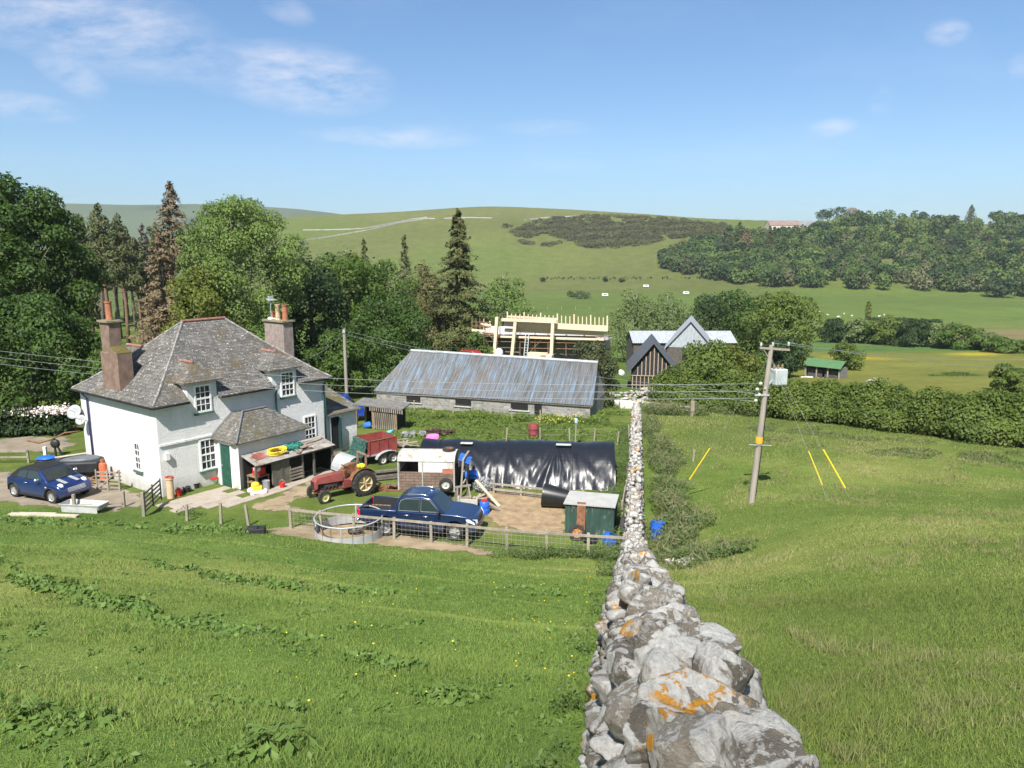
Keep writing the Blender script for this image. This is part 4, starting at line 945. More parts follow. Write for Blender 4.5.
mChrome = M('chrome', (.70, .71, .72), .18, .05, 3, metal=.9)
mCarGlass = M('car_glass', (.02, .032, .036), .05, .1, 2, spec=.8)
mLamp = M('lamp_glass', (.62, .65, .68), .12, .1, 6, spec=.8)
mTail = M('tail_lamp', (.45, .012, .015), .2, .1, 5)
mTrim = M('black_trim', (.022, .022, .024), .6, .15, 5)
def arc(cx, cz, r, a0, a1, n=9): return [(cx + r * math.cos(R(a0 + (a1 - a0) * i / n)), cz + r * math.sin(R(a0 + (a1 - a0) * i / n))) for i in range(n + 1)]
def wheel(par, x, y, r, w, out_, rim, spokes=5, name='wheel', tyre=None, tread=0):
    t = MB(); t.lathe([(r * .60, -w * .42), (r * .88, -w / 2), (r * .97, -w * .42), (r, -w * .25), (r, w * .25), (r * .97, w * .42), (r * .88, w / 2), (r * .60, w * .42), (r * .60, -w * .42)], (0, 0, 0), 28, 'Y')
    for k in range(tread):
        for s in (-1, 1):
            a = 2 * math.pi * (k + .25 * (s > 0)) / tread; p = Vector((math.cos(a), 0, math.sin(a))); q = Vector((math.cos(a + .16), 0, math.sin(a + .16)))
            t.bar(p * r * 1.0 + Vector((0, s * w * .48, 0)), q * r * 1.01 + Vector((0, s * .02, 0)), .035 * r / .6, .05 * r / .6)
    o = t.build(name, tyre or mTyre, par, smooth='auto'); o.location = (x, y, r)
    d = MB(); yo = out_ * w * .36
    d.lathe([(r * .61, out_ * w * .44), (r * .57, yo), (r * .50, yo - out_ * w * .28), (0, yo - out_ * w * .28)], (0, 0, 0), 24, 'Y')
    d.lathe([(r * .16, yo - out_ * w * .2), (r * .14, yo), (0, yo)], (0, 0, 0), 14, 'Y')
    for k in range(spokes):
        a = 2 * math.pi * k / spokes + .3; u = Vector((math.cos(a), 0, math.sin(a)))
        d.bar(u * r * .1 + Vector((0, yo - out_ * .02, 0)), u * r * .56 + Vector((0, yo - out_ * .02, 0)), r * .13, .03)
    d.build('rim', rim, o, smooth='auto'); return o
def glasspoly(name, par, pts, wf, mat, off=.004, sides=(-1, 1), frame=None):
    for s in sides:
        mb = MB(); a = [(x, s * (wf(x, z) + off), z) for x, z in pts]; b_ = [(x, s * (wf(x, z) - .02), z) for x, z in pts]
        n = len(pts); mb.add(a + b_, [tuple(range(n)), tuple(range(2 * n - 1, n - 1, -1))] + [(i, i + n, (i + 1) % n + n, (i + 1) % n) for i in range(n)]); g = mb.build(name, mat, par)
        if frame:
            f = MB(); f.tube([Vector(q) for q in a] + [Vector(a[0])], .016, 5); f.build('window_trim', frame, g)
def screen(name, par, x0, z0, x1, z1, w0, w1, mat, off=.008):
    """sloped glass from its foot (x0,z0) to its head (x1,z1)"""
    n_ = Vector((z1 - z0, 0, x0 - x1)).normalized() * off
    if n_.z < 0: n_ = -n_
    p = [Vector((x0, -w0, z0)) + n_, Vector((x0, w0, z0)) + n_, Vector((x1, w1, z1)) + n_, Vector((x1, -w1, z1)) + n_]
    mb = MB(); q = [v - n_ * 3 for v in p]; mb.add(p + q, [(0, 1, 2, 3), (7, 6, 5, 4), (0, 4, 5, 1), (1, 5, 6, 2), (2, 6, 7, 3), (3, 7, 4, 0)]); return mb.build(name, mat, par)
def make_pickup(loc, rz):
    t = thing('pickup_truck', 'dark blue double cab pickup parked behind the wooden rail fence', 'pickup', loc, rz)
    W = .90; wf0 = lambda x, z: W - .05 * max(0, (x - 1.6) / .8) ** 2 - .02 * max(0, z - .9) * 4 * .3 - (.03 if z < .45 else 0)
    prof = [(-2.60, .62), (-2.66, .70), (-2.66, .76), (-1.02, .78), (-.98, 1.13), (1.0, 1.13), (1.35, 1.125), (1.95, 1.07), (2.25, .99), (2.39, .88), (2.44, .66), (2.42, .44), (2.3, .36)] + arc(1.52, .39, .47, -5, 185, 12) + [(1.0, .36), (-.98, .38)] + arc(-1.5, .41, .47, -5, 185, 12) + [(-2.1, .45)]
    mb = MB(); mb.loft(prof, wf0); mb.build('body', mNavy, t, bevel=.05)
    bd = MB()
    for s in (-1, 1):
        pr = [(-2.70, .66), (-2.70, 1.12), (-2.62, 1.17), (-1.0, 1.17), (-.97, .80), (-.98, .64)] + arc(-1.5, .41, .50, 25, 155, 10) + [(-2.1, .60)]
        n = len(pr); y0, y1 = s * (W + .012), s * (W - .07)
        bd.add([(x, y0, z) for x, z in pr] + [(x, y1, z) for x, z in pr], [tuple(range(n)), tuple(range(2 * n - 1, n - 1, -1))] + [(i, i + n, (i + 1) % n + n, (i + 1) % n) for i in range(n)])
    bd.box((-2.68, 0, .92), (.07, 1.66, .46)); bd.box((-1.04, 0, .96), (.06, 1.66, .38)); bd.build('load_bed', mNavy, t, bevel=.02)
    ln = MB(); ln.box((-1.84, 0, .80), (1.54, 1.6, .03)); ln.box((-1.84, .795, .98), (1.54, .03, .34)); ln.box((-1.84, -.795, .98), (1.54, .03, .34)); ln.build('bed_liner', mTrim, t)
    wf = lambda x, z: .865 - .155 * max(0, z - 1.1) / .66
    cp_ = [(-1.08, 1.06), (-1.05, 1.40), (-.96, 1.66), (-.74, 1.765), (.12, 1.785), (.46, 1.74), (1.16, 1.08)]
    mb = MB(); mb.loft(cp_, wf); mb.build('cab', mNavy, t, bevel=.05)
    glasspoly('window', t, [(-.90, 1.17), (-.89, 1.44), (-.81, 1.60), (-.62, 1.67), (-.02, 1.685), (-.02, 1.18)], wf, mCarGlass, .005, frame=mChrome)
    glasspoly('window', t, [(.06, 1.18), (.06, 1.685), (.40, 1.665), (.62, 1.46), (.91, 1.19)], wf, mCarGlass, .005, frame=mChrome)
    screen('windscreen', t, 1.085, 1.15, .515, 1.69, .78, .66, mCarGlass); screen('rear_window', t, -1.065, 1.2, -.955, 1.64, .70, .60, mCarGlass)
    for s in (-1, 1):
        mb = MB(); mb.add([(2.05, s * (wf0(2.05, .9) + .012), .86), (2.38, s * (wf0(2.38, .8) + .012), .74), (2.46, s * .60, .76), (2.43, s * .58, .89), (2.30, s * (wf0(2.3, .9) - .05), .96), (2.0, s * (wf0(2.0, .95) + .008), .97)], [(0, 1, 2, 3, 4, 5)]); mb.build('headlight', mLamp, t, fix=False, solid=.03)
        mb = MB(); mb.box((-2.66, s * .86, .98), (.12, .13, .32)); mb.build('tail_light', mTail, t, bevel=.02)
        mb = MB(); mb.box((.86, s * 1.02, 1.22), (.12, .22, .17)); mb.build('wing_mirror', mTrim if s > 0 else mTrim, t, bevel=.04)
        for x in (-.55, .28): mb = MB(); mb.tube([(x - .11, s * (W + .0), .99), (x - .08, s * (W + .035), 1.0), (x + .08, s * (W + .035), 1.0), (x + .11, s * W, .99)], .018, 6); mb.build('door_handle', mChrome, t, smooth=True)
        mb = MB(); mb.tube([(-.65, s * .56, 1.765), (-.55, s * .56, 1.82), (.2, s * .56, 1.83), (.32, s * .56, 1.77)], .022, 6); mb.build('roof_rail', mChrome, t, smooth=True)
        mb = MB(); mb.box((0, s * (W + .06), .36), (1.7, .14, .05)); mb.build('side_step', mTrim, t, bevel=.015)
        for x in (-.95, .02, 1.02): mb = MB(); mb.box((x, s * (W - .003), .78), (.012, .012, .66)); mb.build('door_seam', mTrim, t)
    mb = MB(); mb.box((2.42, 0, .76), (.05, .9, .18)); mb.build('grille', mTrim, t); mb = MB(); mb.box((2.36, 0, .50), (.2, 1.6, .22)); mb.build('bumper', mNavy, t, bevel=.05)
    mb = MB(); mb.box((-2.78, 0, .60), (.12, 1.6, .14)); mb.build('bumper', mChrome, t, bevel=.03)
    mb = MB(); mb.box((0, 0, .45), (4.4, 1.3, .25)); mb.build('underbody', mTrim, t)
    for x in (1.52, -1.5):
        for s in (-1, 1): wheel(t, x, s * .79, .38, .25, s, mAlloy, 6)
    return t
a, b_ = G(383, 535), G(456, 544); dv = b_ - a; prz = R(-10)
pc = (a + b_) / 2 + Vector((-math.sin(prz), math.cos(prz), 0)) * .85
make_pickup(Vector((pc.x + .02, pc.y + .1, Tz(pc.x, pc.y) + .01)), prz).scale = (1.0, .96, 1.0)
def make_mini(loc, rz):
    t = thing('convertible_car', 'small blue convertible with black soft top parked beside the white gable', 'car', loc, rz)
    W = .84; wf0 = lambda x, z: W - .12 * max(0, (abs(x) - 1.25) / .55) ** 2 - .06 * max(0, z - .7) / .25
    prof = [(-1.70, .30), (-1.80, .42), (-1.81, .62), (-1.74, .84), (-1.6, .93), (-.9, .95), (.55, .93), (.85, .93), (1.25, .88), (1.55, .80), (1.72, .69), (1.80, .52), (1.80, .34), (1.66, .26)] + arc(1.22, .31, .375, -8, 188, 12) + [(.80, .24), (-.80, .24)] + arc(-1.22, .31, .375, -8, 188, 12)
    mb = MB(); mb.loft(prof, wf0); mb.build('body', mRoyal, t, bevel=.06)
    wf = lambda x, z: .79 - .20 * max(0, z - .9) / .5
    mb = MB(); mb.loft([(-1.52, .90), (-1.40, 1.06), (-1.05, 1.32), (-.6, 1.405), (0, 1.42), (.30, 1.385), (.34, 1.30), (.32, .90)], wf); mb.build('soft_top', M('soft_top', (.012, .012, .013), .85, .3, 6, .3, 60), t, bevel=.06)
    mb = MB(); mb.loft([(.25, .88), (.30, 1.36), (.38, 1.36), (.98, .90)], lambda x, z: wf(x, z) - .01); mb.build('screen_frame', mRoyal, t, bevel=.02)
    glasspoly('window', t, [(-.98, 1.0), (-.86, 1.22), (-.55, 1.30), (-.38, 1.30), (-.38, .98)], wf, mCarGlass, .008); glasspoly('window', t, [(-.32, .98), (-.32, 1.31), (.26, 1.31), (.66, .97)], wf, mCarGlass, .008)
    screen('windscreen', t, .93, .95, .40, 1.345, .66, .56, mCarGlass, .01)
    for s in (-1, 1):
        mb = MB(); mb.sph((1.50, s * .56, .74), (.16, .13, .14), 16, 10); mb.build('headlight', mLamp, t, smooth=True)
        mb = MB(); mb.box((-1.76, s * .62, .72), (.10, .14, .24)); mb.build('tail_light', mTail, t, bevel=.03)
        mb = MB(); mb.sph((.52, s * .92, 1.02), (.08, .11, .075), 10, 8); mb.build('wing_mirror', mChrome, t, smooth=True)
        mb = MB(); mb.tube([(-.42, s * .835, .80), (-.38, s * .862, .81), (-.24, s * .862, .81), (-.2, s * .835, .80)], .02, 6); mb.build('door_handle', mChrome, t, smooth=True)
        mb = MB(); mb.box((1.20 - .25, s * .835, .72), (.09, .02, .05)); mb.build('indicator', mYellow, t)
        for c_ in (1.22, -1.22): mb = MB(); mb.tube([(x, s * (wf0(x, z) + .004), z) for x, z in arc(c_, .31, .40, 0, 180, 14)], .032, 6); mb.build('arch_trim', mTrim, t, smooth=True)
        mb = MB(); mb.box((0, s * .825, .27), (1.7, .05, .1)); mb.build('sill', mTrim, t)
        mb = MB(); mb.add([(.98, s * .20, .938), (1.55, s * .2, .83), (1.55, s * .36, .83), (.98, s * .36, .938)], [(0, 1, 2, 3)]); mb.build('bonnet_stripe', M('stripe_grey', (.30, .31, .33), .4, .1, 3), t, fix=False, solid=.014)
    mb = MB()
    for k in range(4): mb.cyl((1.79 - .012 * k, -.42, .50 + .05 * k), (1.79 - .012 * k, .42, .50 + .05 * k), .016, n=6)
    mb.build('grille', mChrome, t); mb = MB(); mb.box((1.74, 0, .38), (.16, 1.42, .14)); mb.build('bumper', mRoyal, t, bevel=.05)
    mb = MB(); mb.box((0, 0, .30), (3.0, 1.2, .2)); mb.build('underbody', mTrim, t)
    for x in (1.22, -1.22):
        for s in (-1, 1): wheel(t, x, s * .735, .31, .19, s, mAlloy, 8)
    return t
a, b_ = G(14, 497), G(58, 503); dv = b_ - a; mrz = math.atan2(dv.y, dv.x); mc = (a + b_) / 2 + Vector((-math.sin(mrz), math.cos(mrz), 0)) * .8
m_ = make_mini(Vector((mc.x, mc.y, Tz(mc.x, mc.y) + .02)), mrz - .06); m_.scale = (1.1, 1.1, 1.1)
# vintage tractor
mTrRed = M('tractor_red', (.235, .05, .048), .75, .3, 2.5, .2, 20, col2=(.19, .075, .05), thr=.56)
mTrYel = M('wheel_yellow', (.50, .40, .23), .85, .25, 4, col2=(.26, .17, .09), thr=.6)
a, b_ = G(365, 495), G(326.5, 503.5); dv = b_ - a; trz = math.atan2(dv.y, dv.x)
tc_ = (a + b_) / 2 + Vector((-math.sin(trz), math.cos(trz), 0)) * -.66
tr = thing('vintage_tractor', 'old red tractor with cream wheels standing in the yard', 'tractor', Vector((tc_.x, tc_.y, Tz(tc_.x, tc_.y))), trz)
mb = MB(); mb.loft([(-.15, .78), (-.15, 1.20), (0, 1.27), (1.0, 1.24), (1.28, 1.17), (1.40, 1.02), (1.40, .62), (1.24, .62), (1.20, .86)], lambda x, z: .25 - .09 * max(0, z - 1.05) / .2); mb.build('bonnet', mTrRed, tr, bevel=.05)
mb = MB(); mb.box((1.412, 0, .84), (.03, .32, .38)); mb.build('grille', mTrim, tr)
mb = MB(); mb.box((.5, 0, .62), (1.1, .26, .40)); mb.box((.55, .15, .74), (.7, .1, .18)); mb.box((.55, -.15, .74), (.7, .1, .18))
for k in range(4): mb.cyl((.25 + .2 * k, -.2, .6), (.25 + .2 * k, .2, .6), .05, n=8)
mb.build('engine', M('oily_iron', (.05, .045, .04), .7, .4, 6), tr)
mb = MB(); mb.box((.55, 0, .46), (1.5, .3, .1)); mb.box((-.6, 0, .62), (1.0, .42, .46)); mb.build('chassis', mTrRed, tr, bevel=.03)
mb = MB(); mb.cyl((1.1, -.62, .36), (1.1, .62, .36), .045, n=8); mb.box((1.1, 0, .46), (.16, .3, .16)); mb.build('front_axle', mRust, tr)
mb = MB(); mb.cyl((-1.0, -.62, .62), (-1.0, .62, .62), .09, n=10); mb.build('rear_axle', mRust, tr)
for s in (-1, 1):
    wheel(tr, 1.1, s * .62, .335, .16, s, M('hub_yellow', (.38, .36, .16), .8, .2, 5), 0)
    wheel(tr, -1.0, s * .70, .64, .32, s, mTrYel, 6, tread=18)
    pts = arc(-1.0, .64, .74, 150, 20, 10); mb = MB()
    for (x0, z0), (x1, z1) in zip(pts, pts[1:]): mb.add([(x0, s * .46, z0), (x1, s * .46, z1), (x1, s * .74, z1), (x0, s * .74, z0)], [(0, 1, 2, 3)])
    n = len(pts); mb.add([(x, s * .46, z) for x, z in pts] + [(-1.0, s * .46, .7)], [tuple(range(n + 1))]); mb.build('mudguard', mRust, tr, fix=False, solid=.02)
    mb = MB(); mb.bar((-1.25, s * .42, .7), (-1.30, s * .42, 1.95), .08); mb.build('frame_post', M('rusty_post', (.24, .15, .10), .9, .3, 4), tr)
mb = MB(); mb.bar((-1.3, -.46, 1.95), (-1.3, .46, 1.95), .08); mb.build('frame_bar', MATS['rusty_post'], tr)
mb = MB(); mb.box((-.85, 0, 1.0), (.4, .42, .05)); mb.box((-1.05, 0, 1.15), (.05, .42, .28)); mb.bar((-.75, 0, .8), (-.85, 0, 1.0), .06); mb.build('seat', mRust, tr, bevel=.02)
mb = MB(); mb.lathe([(.18, 0), (.2, .02), (.22, 0), (.2, -.02), (.18, 0)], n=18); mb.bar((0, -.2, 0), (0, .2, 0), .025); mb.bar((-.2, 0, 0), (.2, 0, 0), .025); mb.cyl((0, 0, 0), (0, 0, -.5), .02); o = mb.build('steering_wheel', mTrim, tr, smooth='auto'); o.location = (-.35, 0, 1.45); o.rotation_euler = (0, R(-35), 0)
mb = MB(); mb.cyl((-.2, 0, .8), (-.2, 0, 1.3), .2, n=10); mb.build('dashboard', mRust, tr)
mb = MB(); mb.sph((0, 0, .1), (.22, .17, .14), 10, 6); mb.box((.1, .05, .16), (.24, .2, .1)); l_ = tr.matrix_basis @ Vector((-.93, .60, 1.36)); item('yellow_sack', 'bright yellow sack lying on the tractor mudguard', 'sack', mb, M('bright_yellow', (.75, .72, .04), .6, .1, 4), (tc_.x + math.cos(trz) * -.93 - math.sin(trz) * .6, tc_.y + math.sin(trz) * -.93 + math.cos(trz) * .6, 1.37), trz)
# red tipping trailer
tl = thing('tipping_trailer', 'red high-sided farm trailer with grey mudguards behind the tractor', 'trailer', Vector((-7.98, 41.9, Tz(-7.98, 41.9))), math.atan2(1.15, 1.33))
mTl = M('trailer_red', (.24, .045, .04), .75, .25, 2.2, col2=(.16, .07, .05), thr=.58); z0, z1, hl, hw = .66, 1.46, .92, .80
for nm, c_, d_ in (('side_panel', (0, -hw, 1.06), (1.84, .05, .8)), ('side_panel', (0, hw, 1.06), (1.84, .05, .8)), ('end_panel', (-hl, 0, 1.06), (.05, 1.55, .8)), ('end_panel', (hl, 0, 1.06), (.05, 1.55, .8))):
    mb = MB(); mb.box(c_, d_)
    if nm == 'side_panel':
        for x in (-.9, -.3, .3, .9): mb.box((x, c_[1] * 1.05, 1.04), (.07, .05, .84))
    mb.build(nm, mTl, tl)
mb = MB(); mb.box((0, 0, .63), (1.95, 1.66, .1)); mb.bar((-.9, -.4, .5), (.9, -.4, .5), .1); mb.bar((-.9, .4, .5), (.9, .4, .5), .1); mb.bar((-.9, 0, .48), (-2.1, 0, .45), .09); mb.build('chassis', M('grey_frame', (.30, .32, .34), .7, .2, 4), tl)
mb = MB(); mb.tube([(-.95, -.83, 1.48), (.95, -.83, 1.48), (.95, .83, 1.48), (-.95, .83, 1.48), (-.95, -.83, 1.48)], .03, 6); mb.build('rim_rail', mRust, tl)
for x in (-.15, .55):
    for s in (-1, 1):
        wheel(tl, x, s * .98, .31, .2, s, mGrey, 0)
for s in (-1, 1):
    pts = arc(.2, .36, .44, 175, 5, 8); pts = [(.2 + (x - .2) * 1.75, z) for x, z in pts]; mb = MB()
    for (x0, za), (x1, zb) in zip(pts, pts[1:]): mb.add([(x0, s * .86, za), (x1, s * .86, zb), (x1, s * 1.12, zb), (x0, s * 1.12, za)], [(0, 1, 2, 3)])
    mb.build('mudguard', mGalv, tl, fix=False, solid=.02)
mb = MB(); mb.box((-.97, -.5, .55), (.06, .24, .2)); mb.build('tank', mWhiteW, tl, bevel=.03)
# green camouflage net hung over the trailer end
n = 3000; uu, vv_ = rng.random(n), rng.random(n); P = np.stack([-.98 - .55 * vv_ ** 1.3 + .03 * rng.normal(size=n), -.78 + 1.56 * uu, 1.5 - 1.2 * vv_], 1); V, Q = cards(P, np.array([[-.9, 0, .5]]).repeat(n, 0), .13, .4, .5)
o = npmesh('camouflage_net', V, Q, M('net_green', (.025, .10, .085), .8, .5, 9, col2=(.09, .16, .12), thr=.55)); o.location = tl.location; o.rotation_euler = tl.rotation_euler; tag(o, 'green camouflage net hanging over the end of the red trailer', 'net')
# galvanised hopper in front of the net
mb = MB(); pts = arc(0, .0, .62, 10, 170, 10); n = len(pts)
for (x0, za), (x1, zb) in zip(pts, pts[1:]): mb.add([(x0, -.5, za), (x1, -.5, zb), (x1, .5, zb), (x0, .5, za)], [(0, 1, 2, 3)])
mb.add([(x, .5, z) for x, z in pts], [tuple(range(n))]); g_ = G(347, 472); o = item('curved_sheet', 'curved galvanised sheet standing between the tractor and the red trailer', 'metal sheet', mb, M('dull_zinc', (.33, .35, .37), .6, .15, 3), g_ + Vector((-.05, .3, .15)), R(60)); o.rotation_euler = (R(8), R(-14), R(58)); o.scale = (1.15, 1.1, 1.25)
mb = MB()
for k in range(7): mb.bar((-.7 + rnd.uniform(-.1, .1), .12 * (k % 3), .12 + .13 * (k // 2)), (.75 + rnd.uniform(-.15, .1), .12 * (k % 3) + .05, .12 + .13 * (k // 2)), .2, .11)
item('sleeper_stack', 'stack of grey railway sleepers between tractor and livestock trailer', 'timber stack', mb, M('sleeper', (.14, .125, .105), .9, .3, 4, .3, 30), G(388, 480), R(20))
# livestock trailer
lb = thing('livestock_trailer', 'weathered livestock trailer, brown boarded sides and rusty white curved roof', 'trailer', G(428, 498) + Vector((0, .85, 0)), R(-3))
hl, hw = 1.36, .82
def boardmat():
    m, nt, b, tc, out = newmat('brown_boards'); v = tc.outputs['Object']; br = nt.new('ShaderNodeTexBrick'); sp = nt.new('ShaderNodeSeparateXYZ'); nt.link(v, sp.inputs[0]); cb = nt.new('ShaderNodeCombineXYZ')
    nt.link(nt.math('ADD', sp.outputs[0], sp.outputs[1]), cb.inputs[0]); nt.link(sp.outputs[2], cb.inputs[1]); nt.link(cb.outputs[0], br.inputs['Vector']); br.inputs['Scale'].default_value = 1; br.inputs['Brick Width'].default_value = .42; br.inputs['Row Height'].default_value = .14; br.inputs['Mortar Size'].default_value = .012
    br.inputs['Color1'].default_value = (.15, .10, .075, 1); br.inputs['Color2'].default_value = (.21, .15, .12, 1); br.inputs['Mortar'].default_value = (.06, .05, .045, 1)
    c = nt.mix(1.0, br.outputs['Color'], nt.ramp(nt.noise(v, 3, 6, .7), [(.3, (.65, .65, .65)), (.7, (1.3, 1.25, 1.2))]), 'MULTIPLY'); nt.link(c, b.inputs['Base Color']); b.inputs['Roughness'].default_value = .9; return m
mBoard = boardmat(); mRustW = M('rusty_white', (.47, .455, .42), .8, .22, 2.2, col2=(.30, .19, .13), thr=.58)
for nm, c_, d_ in (('side_panel', (0, -hw, .82), (2.72, .06, 1.0)), ('side_panel', (0, hw, .82), (2.72, .06, 1.0)), ('end_panel', (-hl, 0, .82), (.06, 1.58, 1.0))):
    mb = MB(); mb.box(c_, d_); mb.build(nm, mBoard, lb)
mb = MB(); mb.box((0, 0, .34), (2.7, 1.6, .08)); mb.bar((-1.3, 0, .36), (-2.2, 0, .4), .1); mb.build('floor', mWoodD, lb)
mb = MB(); mb.box((.30, -hw, 1.60), (1.4, .05, .56)); mb.build('upper_panel', M('dull_white', (.62, .62, .60), .7, .08, 3), lb); mb = MB(); mb.box((1.18, -hw, 1.62), (.36, .05, .62)); mb.build('upper_panel', mRustW, lb)
mb = MB(); mb.box((1.05, -hw - .03, 1.38), (.55, .02, .26)); mb.build('red_panel', M('faded_red_panel', (.38, .13, .09), .8, .3, 4), lb)
mb = MB(); mb.box((0, hw, 1.6), (2.7, .04, .6)); mb.box((-hl, 0, 1.6), (.04, 1.58, .6)); mb.build('back_panel', mGrey, lb)
pts = arc(0, 0, 1, 178, 2, 10); pts = [(x * (hw + .05), 1.84 + .34 * z ** .8 if z > 0 else 1.84) for x, z in pts]; mb = MB()
for (y0, za), (y1, zb) in zip(pts, pts[1:]): mb.add([(-hl - .06, y0, za), (hl + .04, y0, za), (hl + .04, y1, zb), (-hl - .06, y1, zb)], [(0, 1, 2, 3)])
mb.build('roof', mRustW, lb, fix=False, solid=.03)
mb = MB(); mb.tube([(-hl - .04, -hw - .02, .4), (-hl - .04, -hw - .02, 1.8)] + [(-hl - .04, y, z + .01) for y, z in pts] + [(-hl - .04, hw + .02, .4)], .04, 6)
mb.build('front_hoop', mGrey, lb)
mb = MB()
for x in (-.2, hl): mb.bar((x, -hw - .03, .35), (x, -hw - .03, 1.85), .07)
mb.build('upright', M('grey_upright', (.33, .33, .32), .8, .2, 3), lb)
wheel(lb, .95, -hw - .12, .33, .2, -1, mGrey, 0, name='spare_wheel').location.z = .74
for s in (-1, 1): wheel(lb, -.05, s * .80, .32, .2, s, mGrey, 0)
wo_ = wheel(None, 0, 0, .32, .18, 1, mRust, 0, name='scrap_tyre'); wo_.location = lb.location + Vector((1.0, 0, 2.24)); wo_.rotation_euler = (R(90), 0, 0); tag(wo_, 'old tyre lying flat on the livestock trailer roof', 'tyre')
rp = thing('ramp_frame', 'grey wooden ramp frame propped upright at the trailer tail, draped in blue sheet', 'ramp', lb.location + Vector((1.65, 0, 0)), R(-3))
mb = MB(); mb.bar((0, -.85, 0), (.15, -.85, 1.95), .09); mb.bar((.15, .8, 0), (.25, .8, 1.95), .09); mb.bar((.15, -.85, 1.93), (.25, .8, 1.93), .09); mb.bar((.05, -.85, .6), (.18, .8, .6), .08); mb.bar((.1, -.85, 1.2), (.2, .8, 1.2), .08); mb.build('frame', mWood, rp)
P = [(0.2, -.8 + .2 * k, 1.98 - .05 * math.sin(k * 1.3)) for k in range(8)]; mb = MB()
for (p, q) in zip(P, P[1:]): mb.add([(p[0] - .3, p[1], p[2] - .02), (q[0] - .3, q[1], q[2] - .05), (q[0] + .25, q[1], q[2] - .3), (p[0] + .25, p[1], p[2] - .25)], [(0, 1, 2, 3)])
mb.build('blue_sheet', mBlueTarp, rp, fix=False, solid=.02)
lump('blue_bundle', 'crumpled blue tarpaulin at the foot of the ramp frame', 'tarpaulin', (1.0, .8, .6), mBlueTarp, G(467, 489) + Vector((.1, .5, .3)))
P, N, t = blobcloud([(0, 0, .3, .55, .45, .42)], 2200, gaps=.1); V, Q = cards(P, N, .12, .5)
o = npmesh('wire_heap', V, Q, M('wire_grey', (.28, .29, .29), .6, .3, 8)); o.location = G(484, 491); tag(o, 'tangled grey wire netting heap in front of the black tunnel', 'wire netting')
fr = thing('trestle', 'grey wooden bench frame standing beside the bright blue drum', 'frame', G(463, 506), R(25))
mb = MB()
for x in (-.35, .35): mb.bar((x, -.2, 0), (x * .8, 0, 1.0), .07); mb.bar((x, .3, 0), (x * .8, .05, 1.0), .07)
mb.bar((-.4, 0, .98), (.4, 0, .98), .08); mb.bar((-.4, -.1, .45), (.4, -.1, .45), .07); mb.build('frame', mWood, fr)
mb = MB(); mb.box((0, 0, .4), (.85, .06, .8)); mb.bar((-.42, -.04, 0), (-.42, -.04, .95), .08); mb.bar((.42, -.04, 0), (.42, -.04, .9), .08); item('hurdle_board', 'pale grey boarded panel standing behind the pickup bonnet', 'panel', mb, M('pale_board', (.42, .40, .36), .9, .2, 3), G(468, 516), R(-8))
mb = MB(); mb.bar((-.55, .6, 1.1), (.6, -.3, .08), .16, .04); item('leaning_plank', 'long pale plank leaning across the pen corner', 'plank', mb, M('pale_plank', (.50, .44, .34), .85, .2, 3), G(487, 506))
mb = MB(); mb.bar((-.6, .2, .5), (.55, -.3, .06), .12, .05); item('leaning_beam', 'dark beam lying under the pale leaning plank', 'beam', mb, mWoodD, G(488, 510))
def drum(name, lab, loc, r, h, mat, lid=None, rz=0, group=None):
    mb = MB(); mb.lathe([(r * .85, 0), (r, .04), (r, h * .32), (r * 1.03, h * .34), (r, h * .36), (r, h * .66), (r * 1.03, h * .68), (r, h * .7), (r, h * .9), (r * .8, h), (0, h)], n=20); o = mb.build(name, mat, None, smooth='auto'); o.location = loc; tag(o, lab, 'drum', group)
    if lid: l = MB(); l.lathe([(r * .62, h), (r * .62, h * 1.13), (r * .5, h * 1.15), (0, h * 1.15)], n=16); l.build('lid', lid, o, smooth='auto')
    return o
drum('plastic_drum', 'bright blue drum with red lid at the pen corner', G(484.5, 514), .23, .62, mBlue, mRed)
drum('plastic_drum', 'black drum tucked beside the blue drum with red lid', G(478, 513), .2, .6, mBlack)
